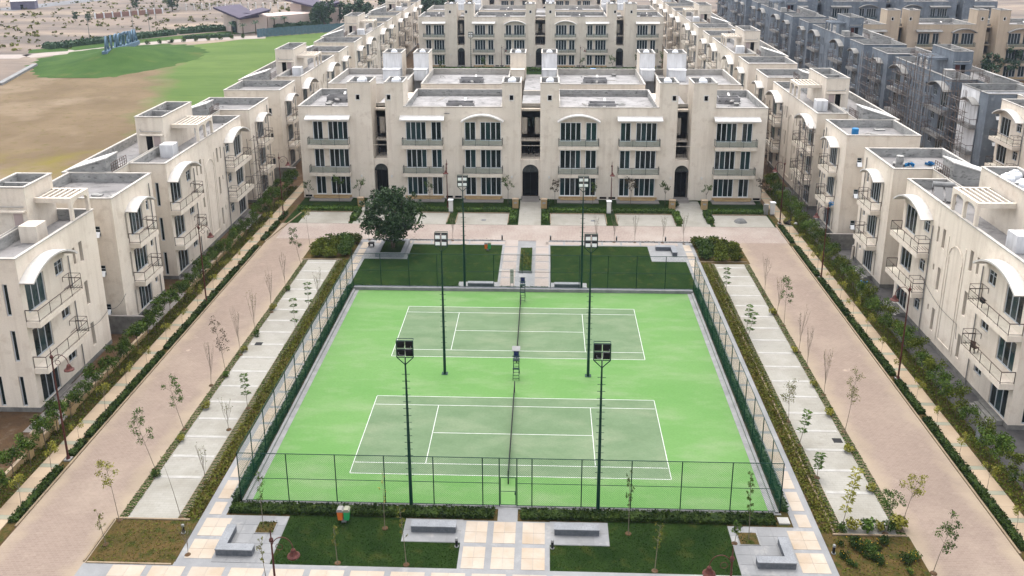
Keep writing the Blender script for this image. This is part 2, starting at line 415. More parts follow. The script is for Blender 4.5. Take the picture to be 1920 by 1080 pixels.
# ------------------------------------------------------------------ mesh and object helpers
class MB:
    def __init__(s):
        s.v, s.f, s.m, s.cur = [], [], [], 0
    def quad(s, *p):
        i = len(s.v); s.v.extend(p); s.f.append(tuple(range(i, i + len(p)))); s.m.append(s.cur)
    def box(s, x0, x1, y0, y1, z0, z1, open_top=False):
        if x0 > x1: x0, x1 = x1, x0
        if y0 > y1: y0, y1 = y1, y0
        i = len(s.v)
        s.v += [(x0, y0, z0), (x1, y0, z0), (x1, y1, z0), (x0, y1, z0), (x0, y0, z1), (x1, y0, z1), (x1, y1, z1), (x0, y1, z1)]
        fs = [(0, 3, 2, 1), (0, 1, 5, 4), (1, 2, 6, 5), (2, 3, 7, 6), (3, 0, 4, 7)] + ([] if open_top else [(4, 5, 6, 7)])
        s.f += [tuple(i + k for k in q) for q in fs]
        s.m += [s.cur] * len(fs)
        return s
    def tube(s, p, q, r, n=6, r2=None):
        p, q = Vector(p), Vector(q)
        r2 = r if r2 is None else r2
        d = (q - p)
        if d.length < 1e-6: return s
        d.normalize()
        a = d.cross(Vector((0, 0, 1)))
        if a.length < 1e-3: a = Vector((1, 0, 0))
        a.normalize(); b = d.cross(a)
        i = len(s.v)
        for c, rr in ((p, r), (q, r2)):
            for k in range(n):
                t = 2 * PI * k / n
                s.v.append(tuple(c + a * (rr * math.cos(t)) + b * (rr * math.sin(t))))
        for k in range(n):
            s.f.append((i + k, i + (k + 1) % n, i + n + (k + 1) % n, i + n + k)); s.m.append(s.cur)
        s.f.append(tuple(i + k for k in reversed(range(n)))); s.m.append(s.cur)
        s.f.append(tuple(i + n + k for k in range(n))); s.m.append(s.cur)
        return s
    def path(s, pts, r, n=6):
        for a, b in zip(pts, pts[1:]): s.tube(a, b, r, n)
        return s
    def lathe(s, prof, c=(0, 0, 0), n=14):
        i = len(s.v)
        for (r, z) in prof:
            for k in range(n):
                t = 2 * PI * k / n
                s.v.append((c[0] + r * math.cos(t), c[1] + r * math.sin(t), c[2] + z))
        for j in range(len(prof) - 1):
            for k in range(n):
                s.f.append((i + j * n + k, i + j * n + (k + 1) % n, i + (j + 1) * n + (k + 1) % n, i + (j + 1) * n + k)); s.m.append(s.cur)
        s.f.append(tuple(i + (len(prof) - 1) * n + k for k in range(n))); s.m.append(s.cur)
        s.f.append(tuple(i + k for k in reversed(range(n)))); s.m.append(s.cur)
        return s
    def prism(s, poly, a0, a1, axis='y'):
        """poly in (x,z) extruded along y, (y,z) along x, or (x,y) along z"""
        i = len(s.v); n = len(poly)
        for a in (a0, a1):
            for (p, q) in poly:
                s.v.append((p, a, q) if axis == 'y' else (a, p, q) if axis == 'x' else (p, q, a))
        s.f.append(tuple(i + k for k in range(n))); s.f.append(tuple(i + n + k for k in reversed(range(n))))
        for k in range(n):
            s.f.append((i + (k + 1) % n, i + k, i + n + k, i + n + (k + 1) % n))
        s.m += [s.cur] * (n + 2)
        return s
    def arc_wall(s, x0, x1, z_spring, z_top, y0, y1, rise=None, n=12):
        """masonry above an arched opening x0..x1 springing at z_spring, up to z_top, y0..y1 thick"""
        c = (x0 + x1) / 2; R_ = (x1 - x0) / 2; rise = R_ if rise is None else rise
        pts = [(c - R_ * math.cos(PI * k / n), z_spring + rise * math.sin(PI * k / n)) for k in range(n + 1)]
        for a, b in zip(pts, pts[1:]):
            s.prism([(a[0], a[1]), (b[0], b[1]), (b[0], z_top), (a[0], z_top)], y0, y1)
        return s
    def arch_band(s, x0, x1, z0, rise, thick, y0, y1, n=12):
        """a curved slab (segment arch) from x0 to x1"""
        c = (x0 + x1) / 2; h = (x1 - x0) / 2
        R_ = (h * h + rise * rise) / (2 * rise)
        a0 = math.asin(min(1, h / R_))
        def pt(t, rr): return (c + rr * math.sin(t), z0 + rise - R_ + rr * math.cos(t))
        for k in range(n):
            t0 = -a0 + 2 * a0 * k / n; t1 = -a0 + 2 * a0 * (k + 1) / n
            s.prism([pt(t0, R_), pt(t1, R_), pt(t1, R_ + thick), pt(t0, R_ + thick)], y0, y1)
        return s
    def wall(s, p0, p1, z0, z1, holes=(), depth=0.14):
        """a wall face from p0 to p1; the inside lies to the left of p0->p1; holes = (a0, a1, za, zb) along it, with reveals"""
        p0, p1 = Vector((*p0, 0)), Vector((*p1, 0))
        L = (p1 - p0).length; u = (p1 - p0) / L; nin = Vector((-u.y, u.x, 0))
        hs = [h for h in holes]
        xs = sorted({0.0, L, *[h[0] for h in hs], *[h[1] for h in hs]})
        zs = sorted({z0, z1, *[h[2] for h in hs], *[h[3] for h in hs]})
        def P(a, z, d=0): return tuple(p0 + u * a + nin * d + Vector((0, 0, z)))
        for a, b in zip(xs, xs[1:]):
            for c, d in zip(zs, zs[1:]):
                m_, n_ = (a + b) / 2, (c + d) / 2
                if any(h[0] < m_ < h[1] and h[2] < n_ < h[3] for h in hs): continue
                s.quad(P(a, c), P(b, c), P(b, d), P(a, d))
        for h in hs:
            a, b, c, d = h[:4]
            dd = h[4] if len(h) > 4 else depth
            s.quad(P(a, c), P(a, c, dd), P(b, c, dd), P(b, c)); s.quad(P(a, d), P(b, d), P(b, d, dd), P(a, d, dd))
            s.quad(P(a, c), P(a, d), P(a, d, dd), P(a, c, dd)); s.quad(P(b, c), P(b, c, dd), P(b, d, dd), P(b, d))
        return s
    def walls(s, x0, x1, y0, y1, z0, z1, F=(), R=(), L=(), B=(), sides='FRLB'):
        """four outer faces of a block; hole positions are local x (F, B) or y (L, R)"""
        if 'F' in sides: s.wall((x0, y0), (x1, y0), z0, z1, [(h[0] - x0, h[1] - x0, *h[2:]) for h in F])
        if 'R' in sides: s.wall((x1, y0), (x1, y1), z0, z1, [(h[0] - y0, h[1] - y0, *h[2:]) for h in R])
        if 'B' in sides: s.wall((x1, y1), (x0, y1), z0, z1, [(x1 - h[1], x1 - h[0], *h[2:]) for h in B])
        if 'L' in sides: s.wall((x0, y1), (x0, y0), z0, z1, [(y1 - h[1], y1 - h[0], *h[2:]) for h in L])
        return s
    def leaves(s, c, rad, n, size, flat=0.0, r=None, shell=0.35):
        r = r or rng
        d = r.normal(size=(n, 3)); d /= np.linalg.norm(d, axis=1)[:, None]
        rr = (shell + (1 - shell) * r.random(n)) ** 0.7
        p = np.array(c) + d * rr[:, None] * np.array(rad)
        a = r.normal(size=(n, 3)); a[:, 2] *= (1 - flat); a /= np.linalg.norm(a, axis=1)[:, None]
        b = np.cross(a, r.normal(size=(n, 3))); b /= np.linalg.norm(b, axis=1)[:, None] + 1e-9
        sz = size * (0.6 + 0.8 * r.random(n))[:, None]
        a = a * sz; b = b * sz * 0.6
        for k in range(n):
            q = p[k]
            s.quad(tuple(q - a[k]), tuple(q - b[k]), tuple(q + a[k]), tuple(q + b[k]))
        return s
    def mesh(s, name, mats, smooth=False):
        me = bpy.data.meshes.new(name)
        me.from_pydata(s.v, [], s.f)
        for m_ in mats if isinstance(mats, (list, tuple)) else [mats]:
            me.materials.append(MT[m_] if isinstance(m_, str) else m_)
        if any(s.m):
            me.polygons.foreach_set('material_index', s.m)
        if smooth:
            me.polygons.foreach_set('use_smooth', [True] * len(me.polygons))
        me.update()
        return me

COL = scene.collection
def put(name, data, parent=None, loc=(0, 0, 0), rz=0.0, scale=None, rot=None):
    o = bpy.data.objects.new(name, data)
    o.location = loc
    o.rotation_euler = rot if rot else (0, 0, rz)
    if scale: o.scale = scale if isinstance(scale, tuple) else (scale,) * 3
    if parent is not None: o.parent = parent
    COL.objects.link(o)
    return o
def tag(o, label=None, cat=None, group=None, kind=None):
    if label: o['label'] = label
    if cat: o['category'] = cat
    if group: o['group'] = group
    if kind: o['kind'] = kind
    return o
def thing(name, label, cat, loc=(0, 0, 0), rz=0.0, group=None, scale=None):
    return tag(put(name, None, None, loc, rz, scale), label, cat, group)
def struct(name, mb_or_me, mats=None, parent=None):
    me = mb_or_me if mats is None else mb_or_me.mesh(name, mats)
    o = put(name, me, parent)
    if parent is None: o['kind'] = 'structure'
    return o
def part(name, mb, mats, parent, loc=(0, 0, 0), rz=0.0, smooth=False):
    return put(name, mb.mesh(name, mats, smooth), parent, loc, rz)
CACHE = {}
def cached(key, fn):
    if key not in CACHE: CACHE[key] = fn()
    return CACHE[key]
def copy_tree(o, parent=None):
    c = o.copy()
    COL.objects.link(c)
    c.parent = parent
    for ch in list(o.children): copy_tree(ch, c)
    return c
ORD = ['first', 'second', 'third', 'fourth', 'fifth', 'sixth', 'seventh', 'eighth', 'ninth', 'tenth', 'eleventh', 'twelfth', 'thirteenth',
       'fourteenth', 'fifteenth', 'sixteenth', 'seventeenth', 'eighteenth', 'nineteenth', 'twentieth']
TENS = {2: 'twenty', 3: 'thirty', 4: 'forty', 5: 'fifty', 6: 'sixty'}
def ordn(i):
    if i < 20: return ORD[i]
    t, u_ = divmod(i + 1, 10)
    return TENS[t] + '-' + ORD[u_ - 1] if u_ else {2: 'twentieth', 3: 'thirtieth', 4: 'fortieth', 5: 'fiftieth', 6: 'sixtieth'}[t]

# ------------------------------------------------------------------ ground
g = MB(); g.quad((-1200, -200, -0.03), (900, -200, -0.03), (900, 1800, -0.03), (-1200, 1800, -0.03))
struct('ground', g, 'scrub')

def sheet(name, x0, x1, y0, y1, z, m):
    b = MB(); b.quad((x0, y0, z), (x1, y0, z), (x1, y1, z), (x0, y1, z))
    return struct(name, b, m)
# large estate soil sheet and the field on the left
sheet('estate_ground', -50, 130, -40, 330, -0.02, 'soil_brown')
fb = MB()
fb.quad((-400, -20, -0.012), (-50, -20, -0.012), (-50, 262, -0.012), (-68, 262, -0.012), (-98, 242, -0.012), (-107, 230, -0.012), (-125, 212, -0.012), (-137, 205, -0.012), (-142, 183, -0.012), (-135, 150, -0.012), (-200, 120, -0.012), (-200, -20, -0.012))
fb.v[0] = (-199, -20, -0.012)
struct('grass_field', fb, 'field')

# side roads with kerbs
for sgn, nm in ((-1, 'left'), (1, 'right')):
    sheet('road_' + nm, sgn * 26.72, sgn * 33.2, -40, 49.6, 0.004, 'road_pavers')
sheet('road_north', -32.3, 33.2, 43.7, 49.6, 0.008, 'road_north')

def box_obj(name, x0, x1, y0, y1, z0, z1, m, parent=None):
    b = MB(); b.box(x0, x1, y0, y1, z0, z1)
    return put(name, b.mesh(name, m), parent)

# kerbs: one stone after the other, stones about a metre long
def kerb_run(label_name, p0, p1, m='kerb', w=0.14, h=0.12, seg=1.0, root=None):
    root = root or tag(put(label_name, None), kind='structure')
    p0, p1 = Vector((*p0, 0)), Vector((*p1, 0))
    d = p1 - p0; L = d.length; n = max(1, round(L / seg)); s = L / n
    def mk():
        b = MB(); b.box(-s / 2 + 0.008, s / 2 - 0.008, -w / 2, w / 2, -0.01, h); return b.mesh('kerb_stone', m)
    me = cached(('kerb', round(s, 3), w, h, m), mk)
    ang = math.atan2(d.y, d.x)
    for i in range(n):
        put('kerb_stone', me, root, tuple(p0 + d * ((i + 0.5) / n)), ang)
    return root
kr = kerb_run('kerb', (-33.28, -12.2), (-33.28, 40.6), seg=1.5)
kerb_run('kerb', (-33.28, 42.4), (-31.7, 53.9), seg=1.5, root=kr)
kerb_run('kerb', (33.28, -12.6), (33.28, 42.3), seg=1.5, root=kr)
kerb_run('kerb', (33.28, 43.4), (33.28, 50.3), seg=1.5, root=kr)
kerb_run('kerb', (-20.4, 43.62), (-3.1, 43.62), 'kerb_grey', seg=1.5, root=kr)
kerb_run('kerb', (3.1, 43.62), (21.2, 43.62), 'kerb_grey', seg=1.5, root=kr)
for a, b_ in (((-26.85, -11.1), (-21.7, -11.1)), ((21.8, -11.1), (26.6, -11.1)), ((-26.7, -15.4), (-21.2, -15.4)),
              ((-26.95, 36.6), (-22.0, 36.6)), ((20.9, 37.1), (26.6, 37.1)), ((21.95, -10.9), (21.95, 36.4)), ((-26.95, -15.3), (-26.95, -11.2))):
    kerb_run('kerb', a, b_, 'kerb', w=0.12, h=0.10, seg=1.2, root=kr)

# parking strips: paving sheets, pale bands, one zigzag grid of planting pavers on each long side
for sgn, nm in ((-1, 'left'), (1, 'right')):
    pk = sheet('parking_strip_' + nm, sgn * 22.05, sgn * 26.7, -11.1, 36.5, 0.006, 'park_pavers')
    me_b = cached(('band',), lambda: MB().box(-1.6, 1.6, -0.15, 0.15, 0, 0.012).mesh('paving_band', 'band_white'))
    me_s = cached(('band2',), lambda: MB().box(-0.5, 0.5, -0.45, 0.45, 0, 0.012).mesh('paving_band', 'band_white'))
    y = -6.4 if sgn < 0 else -6.6
    while y < 36:
        o = put('paving_band', me_b, pk, (sgn * 24.35, y + 0.05, 0.007))
        y += 2.62
    zz = MB()
    for (xa, xb, wd) in ((22.06, 22.62, 0.05), (26.12, 26.72, 0.06)):
        yy = -11.0; k = 0
        m_ = (xa + xb) / 2
        while yy < 36.4:
            o1 = 0.05 if k % 2 else 0.0
            zz.quad((sgn * xa, yy + o1, 0.05), (sgn * m_, yy + o1 + 0.10, 0.05), (sgn * m_, yy + o1 + 0.10 + wd, 0.05), (sgn * xa, yy + o1 + wd, 0.05))
            zz.quad((sgn * m_, yy + o1 + 0.06, 0.048), (sgn * xb, yy + o1 - 0.04, 0.048), (sgn * xb, yy + o1 - 0.04 + wd, 0.048), (sgn * m_, yy + o1 + 0.06 + wd, 0.048))
            zz.box(sgn * (xa + 0.002), sgn * (xa + 0.03), yy, yy + 0.12, 0.01, 0.045); zz.box(sgn * (xb - 0.03), sgn * (xb - 0.002), yy, yy + 0.12, 0.01, 0.045)
            yy += 0.2; k += 1
    z_o = part('grid_pavers', zz, 'kerb', pk); z_o['kind'] = 'stuff'
    soilb = MB()
    for (xa, xb) in ((22.06, 22.62), (26.12, 26.72)):
        soilb.quad((sgn * xa, -11, 0.011), (sgn * xb, -11, 0.011), (sgn * xb, 36.4, 0.011), (sgn * xa, 36.4, 0.011))
    part('planting_soil', soilb, 'leaf_hedge', pk)
    # bed between the strip and the walkway, end beds
    sheet('soil_bed_' + nm, sgn * 21.06, sgn * 22.05, -11.1, 36.5, 0.012, 'soil')
    sheet('soil_bed_end_' + nm, sgn * 21.1, sgn * 26.8, -15.4, -11.1, 0.014, 'soil')
    sheet('soil_bed_corner_' + nm, sgn * 20.7, sgn * 26.9, 36.6, 43.2, 0.012, 'soil')
    sheet('soil_bed_kerb_' + nm, sgn * 33.3, sgn * 34.1, -30, 57, 0.010, 'soil')
    sheet('soil_bed_row_' + nm, sgn * 35.45, sgn * 36.95, -30, 66, 0.012, 'soil')
    # sidewalk of single slabs: two cream slabs and a narrow green band, repeated
    sw = tag(put('sidewalk_' + nm, MB().box(sgn * 34.1, sgn * 35.45, -30, 68, 0.0, 0.05).mesh('sidewalk', 'kerb')), kind='structure')
    ms = cached(('slab', 1.33, 1.2), lambda: MB().box(-0.66, 0.66, -0.62, 0.62, 0, 0.012).mesh('paving_slab', 'slab'))
    mg = cached(('slabg',), lambda: MB().box(-0.66, 0.66, -0.22, 0.22, 0, 0.012).mesh('paving_band', 'slab_green'))
    y = -17.0 if sgn < 0 else -12
    while y < 66:
        put('paving_slab', ms, sw, (sgn * 34.78, y + 0.63, 0.05)); put('paving_slab', ms, sw, (sgn * 34.78, y + 1.88, 0.05))
        put('paving_band', mg, sw, (sgn * 34.78, y + 2.74, 0.05))
        y += 2.97

# walkways either side of the court, cross walk and plaza (grey stone border with big cream tiles)
wk = tag(put('walkway', None), kind='structure')
wb = MB()
for sgn in (-1, 1):
    wb.box(sgn * 19.4, sgn * 21.05, -10.5, 43.5, 0, 0.04)
wb.box(-26.9, 26.9, -30, -15.45, 0, 0.04); wb.box(-21.1, 21.1, -15.449, -15.151, 0, 0.04)
wb.box(-2.95, 2.95, -15.15, -10.5, 0, 0.04); wb.box(-0.62, 0.75, -10.5, -9.2, 0, 0.04)
for sgn in (-1, 1):
    wb.box(sgn * 14.95, sgn * 21.05, -15.15, -10.5, 0, 0.04)
    wb.box(sgn * 2.95, sgn * 6.88, -12.75, -10.45, 0, 0.045)
wb.box(-19.4, 19.4, 42.0, 43.5, 0, 0.04)
wb.box(-2.85, 3.15, 28.8, 42.0, 0, 0.04)
wb.box(15.3, 19.4, 37.0, 42.0, 0, 0.041); wb.box(-19.4, -14.2, 37.0, 42.0, 0, 0.041)
for sx in (1, -1): wb.box(sx * 3.15 if sx > 0 else -2.85, sx * 7.2, 28.4, 30.3, 0, 0.041)
put('border_paving', wb.mesh('border_paving', 'grey_paving'), wk)
def tile(w, h, m='tile'): return cached(('tile', w, h, m), lambda: MB().box(-w / 2 + .008, w / 2 - .008, -h / 2 + .008, h / 2 - .008, 0, 0.014).mesh('paving_tile', m))
def tiles(x0, x1, y0, y1, nx, ny, z=0.041, m='tile'):
    w, h = (x1 - x0) / nx, (y1 - y0) / ny
    me = tile(round(w, 3), round(h, 3), m)
    for i in range(nx):
        for j in range(ny):
            put('paving_tile', me, wk, (x0 + w * (i + .5), y0 + h * (j + .5), z))
for sgn in (-1, 1):
    x0, x1 = (19.75, 20.62) if sgn > 0 else (-20.62, -19.75)
    y = -10.5
    y = -10.48; tiles(x0, x1, -10.48, -9.14, 1, 1)
    y = -8.76
    while y < 42:
        tiles(x0, x1, y, y + 2.1, 1, 2); y += 2.46
    x0, x1 = (18.82, 20.62) if sgn > 0 else (-20.62, -18.82)
    for (a, b_) in ((-12.65, -10.85), (-14.8, -12.98)): tiles(x0, x1, a, b_, 2, 2)
for (a, b_) in ((-12.73, -10.6), (-15.12, -13.1)):
    for (c, d) in ((-2.72, -1.24), (-0.83, 0.67), (1.12, 2.63)): tiles(c, d, a, b_, 2, 2)
for j in range(3):
    ya = -15.55 - 2.35 * (j + 1) + 0.4
    x = -24.9
    while x < 25:
        tiles(x, x + 2.15, ya, ya + 1.95, 2, 2); x += 2.55
for (c, d) in ((-2.55, -0.9), (1.35, 2.95)):
    y = 29.3
    while y < 42.5: tiles(c, d, y, y + 2.2, 1, 1, m='slab_pink'); y += 2.45
x = -19
while x < 19:
    if not (-3.3 < x + 1.1 < 3.3): tiles(x, x + 2.2, 42.25, 43.2, 1, 1, m='slab_pink')
    x += 2.4
# grey slabs on the bench pads
for sgn in (-1, 1):
    for (xa, xb, ya, yb, nx, ny) in ((14.98, 18.75, -15.1, -10.55, 4, 5), (3.0, 6.85, -12.72, -10.48, 4, 2)):
        x0, x1 = (xa, xb) if sgn > 0 else (-xb, -xa)
        tiles(x0, x1, ya, yb, nx, ny, z=0.046, m='grey_paving')

# lawns
def lawn(name, pts, z=0.02):
    b = MB(); b.quad(*[(x, y, z) for x, y in pts]); return struct(name, b, 'lawn')
lawn('lawn_near_left', [(-14.95, -15.15), (-2.95, -15.15), (-2.95, -12.75), (-6.88, -12.75), (-6.88, -10.3), (-14.95, -10.3)])
lawn('lawn_near_right', [(2.95, -15.15), (14.95, -15.15), (14.95, -10.3), (6.88, -10.3), (6.88, -12.75), (2.95, -12.75)])
lawn('lawn_far_left', [(-19.4, 28.3), (-7.2, 28.3), (-7.2, 30.3), (-2.85, 30.3), (-2.85, 42.0), (-14.2, 42.0), (-14.2, 37.0), (-19.4, 37.0)])
lawn('lawn_far_right', [(7.2, 28.3), (19.4, 28.3), (19.4, 37.0), (15.3, 37.0), (15.3, 42.0), (3.15, 42.0), (3.15, 30.3), (7.2, 30.3)])
sheet('court_bed', -19.42, 19.42, -10.5, 28.9, 0.008, 'soil')

# north parking bays and beds in front of the middle building
for i, (a, b_) in enumerate(((-31.0, -24.2), (-22.8, -14.9), (-14.6, -10.9), (-9.6, -2.6), (3.2, 10.7), (12.3, 20.0), (25.2, 33.0))):
    sheet('parking_bay', a, b_, 49.65, 54.3, 0.012, 'park_pavers')
sheet('entrance_path_middle', -1.15, 1.9, 49.6, 60.5, 0.014, 'park_pavers')
sheet('entrance_path_left', -23.6, -19.6, 49.6, 60.5, 0.013, 'park_pavers')
sheet('entrance_path_right', 20.8, 24.6, 49.6, 60.5, 0.013, 'park_pavers')
sheet('front_garden', -33, 33.6, 49.62, 61.5, 0.006, 'lawn')
for a, b_ in ((-31, -24.2), (-19, -10.9), (-9.6, -2.6), (3.2, 10.7), (12.3, 20), (25.2, 33)):
    kerb_run('kerb', (a, 54.36), (b_, 54.36), 'kerb', w=0.12, h=0.12, seg=1.3, root=kr)
for x in (-24.2, -10.85, -9.65, -2.55, 3.2, 10.8, 12.2, 20.05, 25.1): kerb_run('kerb', (x, 50.2), (x, 54.3), 'kerb', w=0.10, h=0.12, seg=1.3, root=kr)

# yards at the foot of the side buildings
sheet('yard_left', -42, -36.95, -30, 68, 0.006, 'soil_brown')
sheet('yard_right', 36.95, 42, -30, 68, 0.006, 'patio_dark')
for (y0, y1) in ((-1, 2.6), (5.0, 8.6), (17.4, 26.4), (30, 36), (47, 53)):
    sheet('patio', -39.4, -37.0, y0, y1, 0.02, 'patio')
sheet('court_garden_north', -34, 34, 94, 180, 0.0, 'lawn')
sheet('street_right', 50, 69, 20, 300, 0.0, 'soil_brown')

# ------------------------------------------------------------------ tennis courts
court = tag(put('tennis_court', MB().box(-18.75, 18.75, -9.05, 28.3, -0.02, 0.03).mesh('tennis_court', 'court')), kind='structure')
struct('court_surround', MB().box(-18.9, 18.9, -9.22, -9.06, -0.02, 0.05), 'kerb_grey')
cy0 = [0.0, 18.1]
for cy in cy0:
    part('playing_surface', MB().box(-11.885, 11.885, cy - 5.485, cy + 5.485, 0.0, 0.036), 'court_in', court)
    def ln(x0, x1, y0, y1, z=0.041): part('court_line', MB().box(x0, x1, y0, y1, 0.036, z), 'line', court)
    w = 0.055
    for s_ in (-1, 1):
        ln(-11.885, 11.885, cy + s_ * 5.485 - w / 2, cy + s_ * 5.485 + w / 2)
        ln(-11.81, 11.81, cy + s_ * 4.115 - w / 2, cy + s_ * 4.115 + w / 2, 0.0405)
        ln(s_ * 11.885 - w / 2, s_ * 11.885 + w / 2, cy - 5.44, cy + 5.44, 0.0415)
        ln(s_ * 6.4 - w / 2, s_ * 6.4 + w / 2, cy - 4.07, cy + 4.07, 0.042)
    ln(-6.36, 6.36, cy - w / 2, cy + w / 2, 0.0412)
# raised kerb round the courts
ck = tag(put('court_kerb', None), kind='structure')
def kb(x0, x1, y0, y1, h, m):
    put('kerb_stone', MB().box(x0, x1, y0, y1, 0.0, h).mesh('kerb_stone', m), ck)
n = 12
for i in range(n):
    a = -9.05 + 37.3 * i / n; b_ = -9.05 + 37.3 * (i + 1) / n - 0.012
    kb(-18.75, -18.52, a, b_, 0.16, 'kerb_grey'); kb(18.52, 18.75, a, b_, 0.16, 'kerb_grey')
    kb(-18.5, -18.1, a, b_, 0.045, 'kerb_grey'); kb(18.1, 18.5, a, b_, 0.045, 'kerb_grey')
for i in range(12):
    a = -18.7 + 37.4 * i / 12; b_ = a + 37.4 / 12 - 0.012
    kb(a, b_, 27.75, 28.25, 0.34, 'granite_dark'); kb(a, b_, 27.73, 27.9, 0.36, 'kerb_grey')
    if not (-0.8 < (a + b_) / 2 < 0.9): kb(a, b_, -9.05, -8.86, 0.10, 'kerb_grey')

# nets
def tennis_net(cy, label):
    t = thing('tennis_net', label, 'net', (-0.05, cy, 0.03), 0, 'nets of the two tennis courts')
    for s_ in (-1, 1):
        part('post', MB().tube((0, s_ * 6.4, 0), (0, s_ * 6.4, 1.08), 0.045, 8), 'iron', t)
    nb = MB()
    for k in range(41):
        z = 0.06 + 0.9 * k / 40
    y = -6.35
    def top(y): return 0.93 + 0.13 * (abs(y) / 6.4) ** 1.5
    while y <= 6.36:
        nb.box(-0.006, 0.006, y - 0.006, y + 0.006, 0.05, top(y)); y += 0.09
    for k in range(10):
        z = 0.06 + 0.088 * k
        nb.box(-0.005, 0.005, -6.35, 6.35, z, z + 0.008)
    nm_ = part('mesh', nb, 'net', t); nm_['kind'] = 'stuff'
    tb = MB()
    for k in range(12):
        a, b_ = -6.4 + 12.8 * k / 12, -6.4 + 12.8 * (k + 1) / 12
        tb.tube((0, a, top(a)), (0, b_, top(b_)), 0.035, 6)
    part('tape', tb, 'net', t)
    return t
tennis_net(0.0, 'black tennis net with end posts across the near court')
tennis_net(18.1, 'black tennis net with end posts across the far court')

# umpire chairs
def umpire_chair(loc, label):
    t = thing('umpire_chair', label, 'umpire chair', loc, 0, 'umpire chairs at the ends of the nets')
    for sx in (-0.27, 0.27):
        part('leg', MB().tube((sx, -0.55, 0), (sx * 0.85, 0.0, 1.65), 0.025), 'green_steel', t)
        part('leg', MB().tube((sx, 0.75, 0), (sx * 0.85, 0.4, 1.65), 0.025), 'green_steel', t)
        part('canopy_post', MB().tube((sx * 0.85, 0.42, 1.6), (sx * 0.85, 0.42, 2.75), 0.02), 'green_steel', t)
    for k in range(6):
        f = (k + 0.7) / 6.3
        part('rung', MB().tube((-0.26, -0.55 + 0.55 * f, 1.6 * f), (0.26, -0.55 + 0.55 * f, 1.6 * f), 0.022), 'green_steel', t)
    part('platform', MB().box(-0.3, 0.3, -0.05, 0.45, 1.62, 1.67), 'green_steel', t)
    part('footrest', MB().box(-0.3, 0.3, -0.42, -0.12, 1.0, 1.04), 'green_steel', t)
    part('seat', MB().box(-0.22, 0.22, 0.0, 0.4, 1.95, 2.02), 'navy', t)
    part('backrest', MB().prism([(0.36, 1.95), (0.42, 1.95), (0.5, 2.45), (0.45, 2.45)], -0.2, 0.2, 'x'), 'navy', t)
    part('desk', MB().box(-0.34, 0.34, -0.12, 0.02, 2.12, 2.15), 'green_steel', t)
    part('canopy', MB().prism([(-0.25, 2.72), (0.55, 2.8), (0.55, 2.83), (-0.25, 2.75)], -0.36, 0.36, 'x'), 'kerb_grey', t)
umpire_chair((0.0, 9.0, 0.03), 'green umpire chair with navy seat between the two courts')
umpire_chair((0.12, 25.6, 0.03), 'green umpire chair with navy seat by the far fence')

# fences (chain link between green posts)
def fence(p0, p1, label, posts, rail_mid=True, gate=None, z0=0.05, h=3.85):
    p0v, p1v = Vector((*p0, 0)), Vector((*p1, 0))
    d = p1v - p0v; L = d.length; ang = math.atan2(d.y, d.x)
    t = thing('chain_link_fence', label, 'fence', (p0[0], p0[1], z0), ang, 'green fences around the tennis courts')
    mp_ = cached(('fpost', h), lambda: MB().tube((0, 0, -0.05), (0, 0, h), 0.038, 8).mesh('post', 'green_steel'))
    xs = [L * k / posts for k in range(posts + 1)]
    if gate: xs = sorted(set([x for x in xs if not gate[0] - 0.4 < x < gate[1] + 0.4] + [gate[0], gate[1]]))
    for x in xs: put('post', mp_, t, (x, 0, 0))
    spans = [(0, L)]
    part('top_rail', MB().tube((0, 0, h), (L, 0, h), 0.028), 'green_steel', t)
    for a, b_ in ([(0, gate[0]), (gate[1], L)] if gate else [(0, L)]):
        part('middle_rail', MB().tube((a, 0, h * 0.48), (b_, 0, h * 0.48), 0.022), 'green_steel', t)
        part('bottom_rail', MB().tube((a, 0, 0.06), (b_, 0, 0.06), 0.022), 'green_steel', t)
    wv = MB(); pitch_, r = 0.16, 0.0042
    segs = [(0, L, 0.06, h)] if not gate else [(0, gate[0], 0.06, h), (gate[1], L, 0.06, h), (gate[0], gate[1], 2.35, h)]
    for (a, b_, za, zb) in segs:
        H = zb - za; n_ = int((b_ - a + H) / pitch_)
        for k in range(n_):
            s_ = a - H + k * pitch_
            for sg in (1, -1):
                x0_, x1_ = s_, s_ + H
                q0, q1 = max(x0_, a), min(x1_, b_)
                if q1 <= q0: continue
                u0, u1 = (q0 - x0_) / H, (q1 - x0_) / H
                zz0, zz1 = (za + H * u0, za + H * u1) if sg > 0 else (zb - H * u0, zb - H * u1)
                i = len(wv.v)
                wv.v += [(q0, -r, zz0 - r), (q0, r, zz0 - r), (q0, 0, zz0 + r), (q1, -r, zz1 - r), (q1, r, zz1 - r), (q1, 0, zz1 + r)]
                wv.f += [(i, i + 1, i + 4, i + 3), (i + 1, i + 2, i + 5, i + 4), (i + 2, i, i + 3, i + 5)]; wv.m += [0] * 3
    o = part('wire_mesh', wv, 'wire', t); o['kind'] = 'stuff'
    return t
ft = fence((-18.85, -8.95), (18.85, -8.95), 'green chain link fence with a gate along the near side of the courts', 11, gate=(18.3, 19.52), z0=0.08)
part('gate_frame', MB().path([(18.38, 0, 0.1), (18.38, 0, 2.3), (19.44, 0, 2.3), (19.44, 0, 0.1), (18.38, 0, 0.1)], 0.028), 'green_steel', ft)
part('gate_rail', MB().tube((18.38, 0, 1.2), (19.44, 0, 1.2), 0.022), 'green_steel', ft)
part('gate_latch', MB().box(19.36, 19.46, -0.06, 0.06, 0.95, 1.15), 'green_steel', ft)
fence((-18.85, 28.3), (18.85, 28.3), 'green chain link fence along the far side of the courts', 12, z0=0.3)
fence((-18.85, -8.95), (-18.85, 28.3), 'green chain link fence along the left side of the courts', 13, z0=0.08)
